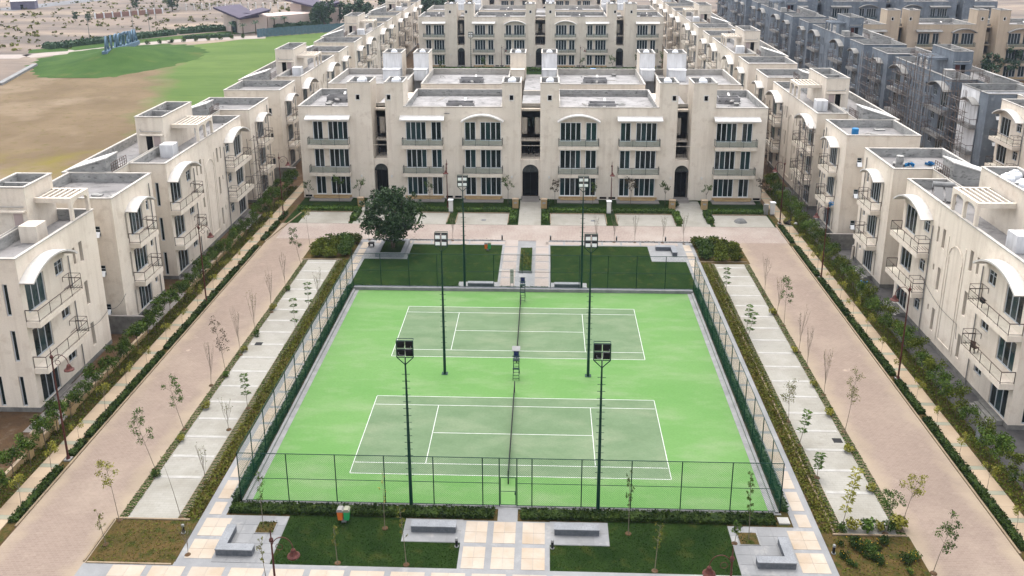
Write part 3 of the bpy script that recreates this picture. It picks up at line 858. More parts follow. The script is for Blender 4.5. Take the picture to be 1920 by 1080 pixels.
fence((18.85, -8.95), (18.85, 28.3), 'green chain link fence along the right side of the courts', 13, z0=0.08)

# floodlight masts
def floodlight(x, y, label, facing, h=11.2, z0=0.0):
    t = thing('floodlight_mast', label, 'floodlight', (x, y, z0), 0, 'green floodlight masts around the tennis courts')
    part('mast', MB().tube((0, 0, 0), (0, 0, h * 0.55), 0.13, 10, 0.10).tube((0, 0, h * 0.55), (0, 0, h), 0.095, 10, 0.055), 'green_steel', t)
    part('base_plate', MB().box(-0.28, 0.28, -0.28, 0.28, 0.0, 0.05), 'green_steel', t)
    mr = cached(('rung',), lambda: MB().box(-0.27, 0.27, -0.014, 0.014, -0.014, 0.014).mesh('step_rung', 'green_steel'))
    z = 2.6
    while z < h - 0.5: put('step_rung', mr, t, (0, 0, z)); z += 0.52
    fr = MB()
    W_, z1, z2 = 0.55, h + 0.45, h + 1.65
    for s_ in (-1, 1):
        fr.tube((0, 0, h - 0.1), (s_ * W_, 0, z1), 0.035).tube((s_ * W_, 0, z1), (s_ * W_, 0, z2), 0.035)
        fr.tube((s_ * W_ , 0, z2), (s_ * W_, 0.35, z2), 0.025)
    fr.tube((-W_, 0, z1), (W_, 0, z1), 0.03).tube((-W_, 0, z2), (W_, 0, z2), 0.035).tube((-W_, 0, (z1 + z2) / 2), (W_, 0, (z1 + z2) / 2), 0.03)
    fr.tube((-W_, 0.35, z2), (W_, 0.35, z2), 0.025).tube((0, 0, h - 0.1), (0, 0, z1), 0.045)
    part('head_frame', fr, 'green_steel', t)
    for i in (-1, 1):
        for k in (0, 1):
            zc = z1 + 0.3 + 0.6 * k
            hd = MB()
            hd.prism([(-0.10 * facing, -0.23), (0.16 * facing, -0.15), (0.16 * facing, 0.20), (-0.16 * facing, 0.25)], -0.235, 0.235, 'x')
            l_ = part('lamp', hd, 'black', t, (i * 0.275, -0.12 * facing * -1, zc))
            fc = MB(); fc.prism([(0.162 * facing, -0.13), (0.17 * facing, -0.13), (0.17 * facing, 0.18), (0.162 * facing, 0.18)], -0.2, 0.2, 'x')
            part('lens', fc, 'lamp_glass', l_)
    part('cable', MB().path([(0.0, -0.1, h + 0.1), (0.02, -0.22, h + 0.7), (-0.35, -0.26, h + 0.75), (-0.38, -0.26, h + 0.95)], 0.014).path([(0.02, -0.22, h + 0.7), (0.08, -0.26, h + 1.2), (0.42, -0.26, h + 1.15), (0.44, -0.26, h + 1.4)], 0.014), 'kerb_grey', t)
    return t
floodlight(-6.72, -9.2, 'tall green floodlight mast seen from behind, left of the near gate', 1)
floodlight(6.3, -9.2, 'tall green floodlight mast with its lamps turned away, right of the near gate', 1)
floodlight(-6.48, 9.5, 'green floodlight mast standing between the two courts on the left', -1, 11.9)
floodlight(6.45, 9.5, 'green floodlight mast standing between the two courts on the right', -1, 11.9)
floodlight(-6.42, 28.6, 'green floodlight mast beside the far left granite bench', -1, 11.4)
floodlight(6.56, 28.6, 'green floodlight mast beside the far right granite bench', -1, 11.4)
floodlight(-16.0, 152, 'small far floodlight mast in front of the second apartment block', -1, 11.4)

# ------------------------------------------------------------------ benches, bins, bollards, planters
def straight_bench(x0, x1, y0, y1, label, h=0.5):
    t = thing('granite_bench', label, 'bench', ((x0 + x1) / 2, (y0 + y1) / 2, 0.05), 0, 'grey granite benches')
    a, b_ = (x1 - x0) / 2, (y1 - y0) / 2
    part('plinth', MB().box(-a + 0.03, a - 0.03, -b_ + 0.03, b_ - 0.03, 0, h - 0.07), 'granite_dark', t)
    part('seat', MB().box(-a, a, -b_, b_, h - 0.068, h), 'granite', t)
straight_bench(-6.36, -3.32, -11.87, -11.2, 'long straight grey bench on the near lawn, left of the paved plaza')
straight_bench(3.24, 6.26, -11.87, -11.2, 'long straight grey bench on the near lawn, right of the paved plaza')
straight_bench(-6.1, -3.2, 28.75, 29.35, 'straight grey bench behind the far fence, left of the path')
straight_bench(3.55, 6.45, 28.75, 29.35, 'straight grey bench behind the far fence, right of the path')
def L_bench(x, y, sx, sy, label, a=2.45, b=2.45, w=0.62, h=0.5):
    """outer corner at x, y; arms run sx along x and sy along y"""
    t = thing('granite_bench', label, 'bench', (x, y, 0.05), 0, 'grey granite benches')
    def arm(poly, z0, z1): return MB().prism([(sx * p, sy * q) for p, q in poly], z0, z1, 'z')
    poly = [(0, 0), (a, 0), (a, w), (w, w), (w, b), (0, b)]
    pin = [(0.03, 0.03), (a - 0.03, 0.03), (a - 0.03, w - 0.03), (w - 0.03, w - 0.03), (w - 0.03, b - 0.03), (0.03, b - 0.03)]
    part('plinth', arm(pin, 0, h - 0.07), 'granite_dark', t)
    part('seat', arm(poly, h - 0.068, h), 'granite', t)
L_bench(-18.68, -14.54, 1, 1, 'L-shaped grey bench on the near left paved corner')
L_bench(18.5, -14.54, -1, 1, 'L-shaped grey bench on the near right paved corner')
L_bench(18.6, 41.2, -1, -1, 'L-shaped grey bench on the far right paved corner')

def tree_planter():
    t = thing('stone_planter', 'square grey stone planter around the big dark tree', 'planter', (-16.4, 40.0, 0))
    for (x0, x1, y0, y1) in ((-1.75, 1.75, -2.55, -2.1), (-1.75, 1.75, 2.1, 2.55), (-1.75, -1.3, -2.1, 2.1), (1.3, 1.75, -2.1, 2.1)):
        part('planter_wall', MB().box(x0, x1, y0, y1, 0, 0.5), 'granite', t)
    part('earth', MB().box(-1.3, 1.3, -2.1, 2.1, 0.05, 0.38), 'lawn', t)
tree_planter()
def bed(name, x0, x1, y0, y1, label, m='soil', h=0.1):
    t = thing(name, label, 'planter', ((x0 + x1) / 2, (y0 + y1) / 2, 0))
    a, b_ = (x1 - x0) / 2, (y1 - y0) / 2
    part('edging', MB().box(-a, a, -b_, b_, 0, h), 'kerb_grey', t)
    part('earth', MB().box(-a + 0.06, a - 0.06, -b_ + 0.06, b_ - 0.06, 0.02, h + 0.02), m, t)
    return t
bed('planting_bed', -16.85, -15.55, -12.35, -11.15, 'small square bed of dark plants in the near left paved corner')
bed('planting_bed', 15.4, 16.75, -12.4, -11.15, 'small square bed with a leafy sapling in the near right paved corner')
bp_ = bed('planting_bed', -0.55, 1.0, 33.0, 40.5, 'long raised bed of yellow-green plants in the middle of the far path', 'lawn', 0.3)

def litter_bin(x, y, label, s=1.0, m1='orange_bin', m2='green_bin'):
    t = thing('litter_bin', label, 'litter bin', (x, y, 0.02), 0, scale=s)
    part('foot', MB().box(-0.14, 0.14, -0.08, 0.08, 0, 0.25), 'kerb_grey', t)
    for sx, m in ((-1, m1), (1, m2)):
        bk = MB(); bk.prism([(-0.13, 0.22), (0.13, 0.22), (0.18, 0.78), (-0.18, 0.78)], -0.17, 0.17, 'y')
        b_ = part('bucket', bk, m, t, (sx * 0.19, 0, 0))
        ld = MB(); ld.prism([(-0.19, 0.78), (0.19, 0.78), (0.19, 0.86), (0.12, 0.96), (-0.12, 0.96), (-0.19, 0.86)], -0.2, 0.2, 'y')
        part('lid', ld, 'concrete' if sx < 0 else 'slab_green', b_)
litter_bin(-11.08, -10.9, 'orange and green twin litter bin on the near left lawn', 1.15)
litter_bin(-4.6, 40.2, 'orange and green twin litter bin on the far left lawn', 1.1)
def bollard(x, y, label):
    t = thing('bollard_light', label, 'bollard light', (x, y, 0.03), 0, 'black bollard lights')
    part('foot', MB().lathe([(0.14, 0), (0.14, 0.04)]), 'kerb_grey', t)
    part('post', MB().lathe([(0.09, 0.04), (0.09, 0.5)]), 'black', t)
    part('cap', MB().lathe([(0.10, 0.5), (0.10, 0.62), (0.07, 0.66)]), 'kerb_grey', t)
for x, y, l in ((-3.15, -13.1, 'black bollard light at the left edge of the near plaza'), (3.12, -13.05, 'black bollard light at the right edge of the near plaza'),
                (-21.62, -12.4, 'black bollard light in the brown bed at near left'), (21.3, -12.9, 'black bollard light beside the marigold bed'),
                (-3.0, 43.9, 'black bollard light left of the far path, on the road kerb'), (3.2, 43.9, 'black bollard light right of the far path, on the road kerb'),
                (-10.2, 43.9, 'black bollard light on the road kerb above the far left lawn'), (11.6, 43.9, 'black bollard light on the road kerb above the far right lawn'),
                (17.8, 43.9, 'black bollard light on the road kerb above the far right bench')):
    bollard(x, y, l)
sb = thing('notice_board', 'narrow cream notice board behind the far fence beside the umpire chair', 'notice board', (-1.15, 28.7, 0.0))
part('panel', MB().box(-0.2, 0.2, -0.03, 0.03, 0.6, 2.3), 'board', sb)
part('print', MB().box(-0.15, 0.15, -0.036, -0.031, 1.9, 2.0).box(-0.15, 0.15, -0.036, -0.031, 1.55, 1.62), 'slab_green', sb)
for sx in (-0.17, 0.17): part('post', MB().tube((sx, 0.04, 0), (sx, 0.04, 2.2), 0.02), 'kerb_grey', sb)
tag(part('utility_cover', MB().box(18.5, 19.25, -10.2, -9.55, 0.0, 0.12), 'band_white', None), 'square white utility cover in the dark bed at the near right court corner', 'utility cover')
for (x, y, l) in ((-25.2, 14.7, 'dark drain grate in the left parking strip'), (25.6, 0.0, 'dark drain grate in the right parking strip')):
    tag(part('drain_grate', MB().box(x - 0.35, x + 0.35, y - 0.3, y + 0.3, 0.0, 0.025), 'iron', None), l, 'drain grate')
sp = MB()
for k in range(10):
    a = 2 * PI * k / 10; a2 = 2 * PI * (k + 1) / 10
    for r0, z0, r1, z1 in ((1.0, 0, 0.75, 0.3), (0.75, 0.3, 0.35, 0.55), (0.35, 0.55, 0.0, 0.6)):
        j = 0.85 + 0.3 * ((k * 7) % 5) / 5; j2 = 0.85 + 0.3 * (((k + 1) % 10 * 7) % 5) / 5
        sp.quad((r0 * j * math.cos(a), 0.7 * r0 * j * math.sin(a), z0), (r0 * j2 * math.cos(a2), 0.7 * r0 * j2 * math.sin(a2), z0), (r1 * j2 * math.cos(a2), 0.7 * r1 * j2 * math.sin(a2), z1), (r1 * j * math.cos(a), 0.7 * r1 * j * math.sin(a), z1))
tag(part('sand_heap', sp, 'rubble', None, (28.9, 51.6, 0.01)), 'small grey heap of sand in the far right parking bay', 'sand heap')
for x, l in ((-10.75, 'white meter cabinet between the two left parking bays'), (11.35, 'white meter cabinet between the two right parking bays'),
             (33.9, 'pair of pale meter cabinets at the right end of the middle building')):
    t = thing('meter_cabinet', l, 'meter cabinet', (x, 54.9, 0), 0, 'meter cabinets in front of the middle building')
    part('cabinet', MB().box(-0.28, 0.28, -0.25, 0.25, 0.15, 1.75), 'white_paint', t)
    part('hood', MB().box(-0.36, 0.36, -0.42, 0.33, 1.75, 1.83), 'tank_white', t)
    part('foot', MB().box(-0.3, 0.3, -0.27, 0.27, 0, 0.15), 'concrete', t)
    if x > 30: part('cabinet', MB().box(-1.2, -0.6, -0.25, 0.25, 0.1, 1.5), 'concrete', t)

# ------------------------------------------------------------------ street lamps (red oxide post, swan-neck arm, hanging bell)
def street_lamp(x, y, h, ang, label, zb=0.05, twin=True):
    t = thing('street_lamp', label, 'street lamp', (x, y, zb), ang, 'red-brown street lamps')
    part('post', MB().lathe([(0.16, 0), (0.16, 0.12), (0.085, 0.3), (0.07, h * 0.5), (0.05, h - 0.5), (0.03, h - 0.4)], n=8), 'lamp_red', t)
    part('base', MB().box(-0.25, 0.25, -0.25, 0.25, -0.04, 0.06), 'concrete', t)
    part('finial', MB().lathe([(0.03, h - 0.75), (0.13, h - 0.6), (0.13, h - 0.5), (0.04, h - 0.38), (0.035, h - 0.1), (0.005, h + 0.25)], n=8), 'lamp_red', t)
    pts = [(0.0, 0, h - 1.5)] + [(0.60 - 0.60 * math.cos(PI * k / 10), 0, h - 1.1 + 0.75 * math.sin(PI * k / 10)) for k in range(11)]
    arm = part('arm', MB().path(pts, 0.028, 5), 'lamp_red', t)
    c = [(0.42 + 0.2 * math.cos(a), 0, h - 1.0 + 0.2 * math.sin(a)) for a in [2 * PI * k / 10 for k in range(11)]]
    part('scroll', MB().path(c, 0.02, 4), 'lamp_red', arm)
    hd = part('lantern', MB().lathe([(0.05, 0.30), (0.12, 0.24), (0.16, 0.1), (0.24, -0.05), (0.36, -0.14), (0.37, -0.2), (0.30, -0.22)], (1.2, 0, h - 1.4), 14), 'lamp_red', t, smooth=False)
    part('bulb', MB().lathe([(0.2, -0.21), (0.17, -0.32), (0.08, -0.40)], (1.2, 0, h - 1.4), 12), 'lamp_glass', hd)
LAMPS = [(-33.75, -4.5, 9.2, 0, 'nearest red-brown street lamp by the left road'), (-33.7, 23.6, 9.2, 0, 'second red-brown street lamp along the left road'),
         (-33.7, 52.0, 9.0, 0, 'third red-brown street lamp, by the far left road corner'),
         (34.0, 9.8, 9.2, PI, 'nearest red-brown street lamp by the right road'), (34.0, 32.6, 8.9, PI, 'second red-brown street lamp along the right road'),
         (34.0, 51.1, 8.9, PI, 'third red-brown street lamp, by the far right road corner'),
         (-11.4, 56.5, 7.0, -PI / 2, 'red street lamp in front of the middle building, left of its entrance'),
         (11.7, 56.0, 7.0, -PI / 2, 'red street lamp in front of the middle building, right of its entrance'),
         (-12.75, -20.3, 6.6, 0, 'red lamp head on its post over the near left lawn corner'), (12.8, -20.9, 6.6, PI, 'red lamp head on its post over the near right lawn corner'),
         (-9.5, 172, 7.0, 0, 'far lamp before the second apartment block, on the left'), (11.5, 172, 7.0, 0, 'far lamp before the second apartment block, on the right')]
for a in LAMPS: street_lamp(*a)

# ------------------------------------------------------------------ building kit
def win_mesh(w, h, n, m, transom=0.0, open_=False):
    def mk():
        b = MB(); f = 0.09
        b.box(-w / 2, -w / 2 + f, 0, 0.07, 0, h); b.box(w / 2 - f, w / 2, 0, 0.07, 0, h)
        b.box(-w / 2 + f, w / 2 - f, 0, 0.07, 0, f * 1.2); b.box(-w / 2 + f, w / 2 - f, 0, 0.07, h - f, h)
        for k in range(1, n):
            x = -w / 2 + w * k / n
            b.box(x - 0.042, x + 0.042, -0.004, 0.066, f * 1.2, h - f)
        if transom: b.box(-w / 2 + f, w / 2 - f, 0.002, 0.064, h - transom - 0.03, h - transom + 0.03)
        return b.mesh('window', m)
    return cached(('win', round(w, 2), round(h, 2), n, m, transom), mk)
MT['glass_b'] = mat('teal_reflection_glass', (0.010, 0.030, 0.032), (0.018, 0.042, 0.044), 0.5, 0.12, spec=0.3)  # paler teal base colour stands in for a blue reflection in the pane
MT['glass_c'] = mat('curtained_glass', (0.055, 0.062, 0.058), (0.02, 0.026, 0.026), 1.5, 0.15, spec=0.3)
wrng = random.Random(4)
def glass_mesh(w, h, m='glass'):
    if m == 'glass':
        q = wrng.random(); m = 'glass_c' if q < 0.08 else 'glass_b' if q < 0.3 else m
    return cached(('glass', round(w, 2), round(h, 2), m), lambda: MB().box(-w / 2, w / 2, 0, 0.012, 0, h).mesh('pane', m))
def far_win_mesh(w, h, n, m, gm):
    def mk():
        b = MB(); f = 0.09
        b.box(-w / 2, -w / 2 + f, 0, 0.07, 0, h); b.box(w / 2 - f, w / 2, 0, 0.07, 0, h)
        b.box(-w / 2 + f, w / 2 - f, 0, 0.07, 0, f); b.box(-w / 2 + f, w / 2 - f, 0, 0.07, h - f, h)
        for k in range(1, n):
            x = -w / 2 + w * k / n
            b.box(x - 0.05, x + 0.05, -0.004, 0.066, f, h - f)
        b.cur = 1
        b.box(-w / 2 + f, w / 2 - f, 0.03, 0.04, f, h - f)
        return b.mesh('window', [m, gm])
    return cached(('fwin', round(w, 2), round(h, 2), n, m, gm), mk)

class Bld:
    """collects the walls of one building in its local frame (front = -y) and hangs the other parts on its root"""
    def __init__(s, label, loc, rz, stucco='stucco', lod=0, frame='frame', glass='glass', name='apartment_building', group=None, sx=1.0, roofm='roof', rail='rail', canopy='white_canopy', coping='coping'):
        s.root = thing(name, label, 'apartment building', loc, rz, group, (sx, 1, 1) if sx != 1 else None)
        s.w = MB(); s.cop = MB(); s.st, s.lod, s.frame, s.glass, s.roofm, s.rail, s.canm, s.copm = stucco, lod, frame, glass, roofm, rail, canopy, coping
    def window(s, cx, z0, w, h, n, face='F', at=0.0, transom=0, depth=0.1, dark=False):
        """face F/R/L/B; cx is x on F/B and y on L/R; at = the plane"""
        rz = {'F': 0, 'R': PI / 2, 'B': PI, 'L': -PI / 2}[face]
        d = depth
        loc = {'F': (cx, at + d, z0), 'B': (cx, at - d, z0), 'R': (at - d, cx, z0), 'L': (at + d, cx, z0)}[face]
        if s.lod:
            return put('window', far_win_mesh(w, h, n, s.frame, s.glass), s.root, loc, rz)
        o = put('window', win_mesh(w, h, n, s.frame, transom), s.root, loc, rz)
        gw = w / n - 0.05
        for k in range(n):
            x = -w / 2 + w * (k + 0.5) / n
            if transom:
                put('pane', glass_mesh(gw, h - transom - 0.12, s.glass), o, (x, 0.03, 0.08)); put('pane', glass_mesh(gw, transom - 0.1, s.glass), o, (x, 0.034, h - transom + 0.03))
            else:
                put('pane', glass_mesh(gw, h - 0.15, s.glass), o, (x, 0.03 + 0.012 * (k % 2), 0.08))
        return o
    def roof(s, x0, x1, y0, y1, z=13.7, t=0.22, depth=0.95, name='roof', m=None, inner='parapet'):
        b = MB()
        b.quad((x0 + t, y0 + t, z - depth), (x1 - t, y0 + t, z - depth), (x1 - t, y1 - t, z - depth), (x0 + t, y1 - t, z - depth))
        b.cur = 1
        b.wall((x1 - t, y0 + t), (x0 + t, y0 + t), z - depth, z); b.wall((x1 - t, y1 - t), (x1 - t, y0 + t), z - depth, z)
        b.wall((x0 + t, y1 - t), (x1 - t, y1 - t), z - depth, z); b.wall((x0 + t, y0 + t), (x0 + t, y1 - t), z - depth, z)
        part(name, b, [m or s.roofm, inner], s.root)
        e, c = 0.07, s.cop
        for q in ((x0 - e, x1 + e, y0 - e, y0 + t), (x0 - e, x1 + e, y1 - t, y1 + e), (x0 - e, x0 + t, y0 + t, y1 - t), (x1 - t, x1 + e, y0 + t, y1 - t)):
            c.box(*q, z, z + 0.10)
    def ledge(s, x0, x1, y, z, out=1.1):
        pass
    def balcony(s, x0, x1, y, zb, out=1.1, th=0.5, face='F', glass=True, posts=4, ac=0):
        """slab with its railing; ac = -1/+1 adds the raised grille ledge at that end"""
        rz = {'F': 0, 'R': PI / 2, 'L': -PI / 2}[face]
        L = x1 - x0
        key = ('bal', round(L, 2), round(out, 2), round(th, 2), s.st, s.rail, glass, posts, ac, bool(s.lod))
        sl = cached(key + (0,), lambda: MB().box(-L / 2, L / 2, -out, -0.003, 0, th).mesh('balcony', 'concrete' if s.st == 'stucco_grey' else s.st))
        def rl():
            b = MB(); h = 1.02; r = 0.042
            a, c = L / 2 - 0.04, out - 0.04
            ring = [(-a, -0.02), (-a, -c), (a, -c), (a, -0.02)]
            for z in (th + 0.1, th + h):
                for p, q in zip(ring, ring[1:]):
                    b.tube((*p, z), (*q, z), r if z > th + 0.5 else 0.026, 4)
            for k in range(posts + 1):
                x = -a + 2 * a * k / posts
                b.tube((x, -c, th), (x, -c, th + h), 0.03, 4)
            for x in (-a, a): b.tube((x, -0.03, th), (x, -0.03, th + h), 0.03, 4)
            if ac:
                xa, xb = (ac * a, ac * (a - 1.0))
                for x in (xa, xb):
                    b.tube((x, -c, th + h), (x, -c, th + h + 0.45), 0.024, 4); b.tube((x, -0.05, th + h), (x, -0.05, th + h + 0.45), 0.024, 4)
                    b.tube((x, -c, th + h + .45), (x, -0.05, th + h + .45), 0.024, 4)
                for y_ in (-c, -0.05): b.tube((xa, y_, th + h + .45), (xb, y_, th + h + .45), 0.024, 4)
                for k in range(5):
                    y_ = -c + (c - 0.05) * k / 4
                    b.tube((xa, y_, th + 0.35), (xb, y_, th + 0.35), 0.025, 4)
            return b.mesh('railing', s.rail)
        cxy = {'F': ((x0 + x1) / 2, y, zb), 'R': (y, (x0 + x1) / 2, zb), 'L': (y, (x0 + x1) / 2, zb)}[face]
        o = put('balcony', sl, s.root, cxy, rz)
        put('railing', cached(key + (1,), rl), o)
        if glass:
            gm = cached(key + (2,), lambda: MB().box(-L / 2 + 0.08, L / 2 - 0.08, -out + 0.035, -out + 0.045, th + 0.12, th + 0.92).mesh('glass_panel', rail_glass if s.rail == 'rail_grey' else clear_glass))
            put('glass_panel', gm, o)
        return o
    def arch_canopy(s, x0, x1, y, z, rise=1.0, out=1.1, face='F', th=0.16):
        L = x1 - x0
        me = cached(('acan', round(L, 2), round(rise, 2), round(out, 2), s.canm, th), lambda: MB().arch_band(-L / 2, L / 2, 0, rise, th, -out, -0.003, 12).mesh('arched_canopy', s.canm))
        rz = {'F': 0, 'R': PI / 2, 'L': -PI / 2}[face]
        loc = ((x0 + x1) / 2, y, z) if face == 'F' else (y, (x0 + x1) / 2, z)
        return put('arched_canopy', me, s.root, loc, rz)
    def flat_canopy(s, x0, x1, y, z, out=0.95):
        L = x1 - x0
        me = cached(('fcan', round(L, 2), round(out, 2), s.canm), lambda: MB().prism([(-out - 0.1, -0.05), (-out - 0.1, 0.12), (-0.003, 0.52), (-0.003, 0.3)], -L / 2, L / 2, 'x').mesh('flat_canopy', s.canm))
        return put('flat_canopy', me, s.root, ((x0 + x1) / 2, y, z))
    def finish(s):
        part('wall', s.w, s.st, s.root)
        if s.cop.v: part('coping', s.cop, s.copm, s.root)
        return s.root

m_ = bpy.data.materials.new('railing_glass'); m_.use_nodes = True
nt_ = m_.node_tree; nt_.nodes.clear()
o_ = nt_.nodes.new('ShaderNodeOutputMaterial'); mx_ = nt_.nodes.new('ShaderNodeMixShader'); tr_ = nt_.nodes.new('ShaderNodeBsdfTransparent'); gl_ = nt_.nodes.new('ShaderNodeBsdfPrincipled')
tr_.inputs[0].default_value = (0.80, 0.84, 0.835, 1); gl_.inputs['Base Color'].default_value = (0.10, 0.14, 0.13, 1); gl_.inputs['Roughness'].default_value = 0.1
mx_.inputs[0].default_value = 0.07
nt_.links.new(tr_.outputs[0], mx_.inputs[1]); nt_.links.new(gl_.outputs[0], mx_.inputs[2]); nt_.links.new(mx_.outputs[0], o_.inputs[0])
rail_glass = m_
clear_glass = m_.copy(); clear_glass.name = 'clear_railing_glass'
for n_ in clear_glass.node_tree.nodes:
    if n_.type == 'BSDF_TRANSPARENT': n_.inputs[0].default_value = (0.95, 0.96, 0.955, 1)
    if n_.type == 'MIX_SHADER': n_.inputs[0].default_value = 0.05

# ---- long block across the end of the court: towers, six window bays, arched entrances
FL = [(0.5, 3.3), (4.65, 7.45), (8.75, 11.55)]
def cross_block(label, loc, lod=0, sx=1.0, stucco='stucco', name='apartment_building', half=None, rz=0, frame='frame', glass='glass', rear=True, tanks=True, group=None, roofm='roof_white', canopy='white_paint'):
    B = Bld(label, loc, rz, stucco, lod, frame, glass, name, group, sx, roofm, 'rail_grey' if not lod else 'rail_grey', canopy=canopy)
    holesF = {}
    def bay(xc4, xc2, w4, w2):
        hs = []
        for z0, z1 in FL:
            hs += [(xc4 - w4 / 2, xc4 + w4 / 2, z0, z1), (xc2 - w2 / 2, xc2 + w2 / 2, z0, z1)]
            B.window(xc4, z0, w4, z1 - z0, 4); B.window(xc2, z0, w2, z1 - z0, 2)
        return hs
    for s_ in (-1, 1):
        def X(a, b): return (min(s_ * a, s_ * b), max(s_ * a, s_ * b))
        # middle wing 4.05 .. 18.2
        hs = bay(s_ * 16.55, s_ * 13.6, 2.96, 1.5) + bay(s_ * 5.75, s_ * 8.7, 3.0, 1.6)
        x0, x1 = X(4.05, 18.2)
        B.w.walls(x0, x1, 0, 13.4, 0, 13.7, F=hs, sides='FB')
        B.roof(x0, x1, 0, 13.4)
        # end wing 26.2 .. 33.5
        hs = bay(s_ * 27.9, s_ * 30.82, 2.9, 1.46)
        x0e, x1e = X(26.2, 33.5)
        B.w.walls(x0e, x1e, 0, 13.4, 0, 13.7, F=hs)
        B.roof(x0e, x1e, 0, 13.4)
        # towers
        for (a, b) in ((1.38, 4.05), (18.2, 20.85), (22.9, 26.2)):
            t0, t1 = X(a, b)
            cxm = (t0 + t1) / 2
            wx = s_ * (2.72 if a < 2 else 20.3 if a < 20 else 24.75)
            B.w.walls(t0, t1, 0.0, 4.6, 0, 17.2, F=[(wx - 0.26, wx + 0.26, 14.72, 15.45, 0.3)])
            part('stair_window', MB().box(wx - 0.26, wx + 0.26, 0.3, 0.32, 14.72, 15.45), 'void', B.root)
            fr = MB()
            for q in ((wx - 0.36, wx - 0.26, 14.62, 15.55), (wx + 0.26, wx + 0.36, 14.62, 15.55)): fr.box(q[0], q[1], -0.03, 0.0 - 0.001, q[2], q[3])
            for q in ((14.62, 14.72), (15.45, 15.55)): fr.box(wx - 0.26, wx + 0.26, -0.03, -0.001, q[0], q[1])
            part('window_surround', fr, 'white_paint', B.root)
            B.roof(t0, t1, 0.0, 4.6, z=17.2, t=0.18, depth=0.8, name='tower_top')
            part('light_fitting', MB().box(wx - 0.12, wx + 0.12, -0.12, -0.002, 3.2, 3.55), 'white_paint', B.root)
        # recess between the outer towers and its arched porch
    for (c, w, yb) in ((0.0, 1.38, 3.9), (-21.87, 1.02, 3.9), (21.87, 1.02, 3.9)):
        hs = []
        for z in (4.6, 8.9):
            for sg in ((-1, 1) if w > 1.2 else (1,)):
                xx = c + sg * 0.95 if w > 1.2 else c - 0.25
                hs += [(xx - 0.38, xx + 0.38, z, z + 2.5)]
                B.window(xx, z, 0.76, 2.5, 1, at=yb)
                part('small_window', MB().box(xx - sg * 0.62 - 0.14, xx - sg * 0.62 + 0.14, yb - 0.03, yb + 0.0, z + 1.2, z + 2.4), 'glass', B.root)
        x0, x1 = c - w, c + w
        B.w.wall((x0, yb), (x1, yb), 5.9, 13.0, [(h[0] - x0, h[1] - x0, h[2], h[3]) for h in hs if h[2] > 5.9])
        B.w.box(x0 + .001, x1 - .001, yb, yb + 9.4, 0, 12.9)
        B.w.box(x0 + .002, x1 - .002, yb - 0.9, yb, 12.55, 12.85)
        part('recess_roof', MB().box(x0 + .01, x1 - .01, yb + 0.2, yb + 9.2, 12.9, 12.93), B.roofm, B.root)
        part('roof_upstand', MB().box(x0 + .01, x1 - .01, yb, yb + 0.2, 12.9, 13.5).box(x0 + .01, x1 - .01, yb + 9.2, yb + 9.39, 12.9, 13.6), 'coping', B.root)
        for z in (5.75, 8.35):
            bl = part('recess_balcony', MB().box(x0 + 0.003, x1 - 0.003, yb - 1.3 if z > 6 else 0.5, yb, z - 0.25, z), B.st, B.root)
            rb = MB()
            for zz in (0.35, 0.65, 1.0): rb.tube((x0, yb - 1.27, z + zz), (x1, yb - 1.27, z + zz), 0.018, 4)
            for k in range(5): rb.tube((x0 + (x1 - x0) * k / 4, yb - 1.27, z), (x0 + (x1 - x0) * k / 4, yb - 1.27, z + 1), 0.018, 4)
            put('railing', rb.mesh('railing', 'rail'), bl)
        # porch wall with arched opening
        R_ = 1.18 if w > 1.2 else 0.98
        zsp = 5.2 - R_
        pb = MB()
        if w - R_ > 0.03:
            pb.box(x0 + .004, c - R_, 0.25, 0.5, 0, 5.9).box(c + R_, x1 - .004, 0.25, 0.5, 0, 5.9)
        pb.arc_wall(c - R_, c + R_, zsp, 5.9, 0.25, 0.5, n=16)
        part('porch_wall', pb, B.st, B.root)
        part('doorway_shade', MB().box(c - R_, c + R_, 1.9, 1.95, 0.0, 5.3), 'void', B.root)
        door = part('entrance_door', MB().box(c - R_, c - R_ + 0.08, 0.33, 0.4, 0.3, zsp).box(c + R_ - 0.08, c + R_, 0.33, 0.4, 0.3, zsp).box(c - 0.04, c + 0.04, 0.33, 0.4, 0.3, zsp)
                    .box(c - R_, c + R_, 0.33, 0.4, zsp - 0.06, zsp + 0.04).box(c - R_ + .3, c - R_ + .36, 0.34, 0.39, 0.3, zsp).box(c + R_ - .36, c + R_ - .3, 0.34, 0.39, 0.3, zsp), 'iron', B.root)
        fan = MB()
        for k in range(-2, 3):
            cc = c + k * R_ / 2
            pts = []
            for j in range(17):
                a = PI * j / 16; xx, zz = cc + R_ * math.cos(a), zsp + R_ * math.sin(a)
                if (xx - c) ** 2 + (zz - zsp) ** 2 <= R_ * R_ * 1.001: pts.append((xx, 0.36, zz))
            fan.path(pts, 0.022, 4)
        fan.path([(c + (R_ - .03) * math.cos(PI * j / 16), 0.36, zsp + (R_ - .03) * math.sin(PI * j / 16)) for j in range(17)], 0.035, 4)
        put('fanlight_bars', fan.mesh('fanlight_bars', 'iron'), door)
        put('fanlight_glass', MB().prism([(c + R_ * math.cos(PI * j / 16), zsp + R_ * math.sin(PI * j / 16)) for j in range(17)], 0.40, 0.41, 'y').mesh('fanlight_glass', 'glass_c'), door)
        st = MB()
        for k in range(4): st.box(c - R_ - 0.1, c + R_ + 0.1, -1.35 + 0.33 * k, 0.25, 0.0 + 0.001 * k, 0.1 * (k + 1))
        part('steps', st, 'patio', B.root)
    B.w.box(-33.503, 33.503, -0.02, -0.004, 8.08, 8.13) if not lod else None
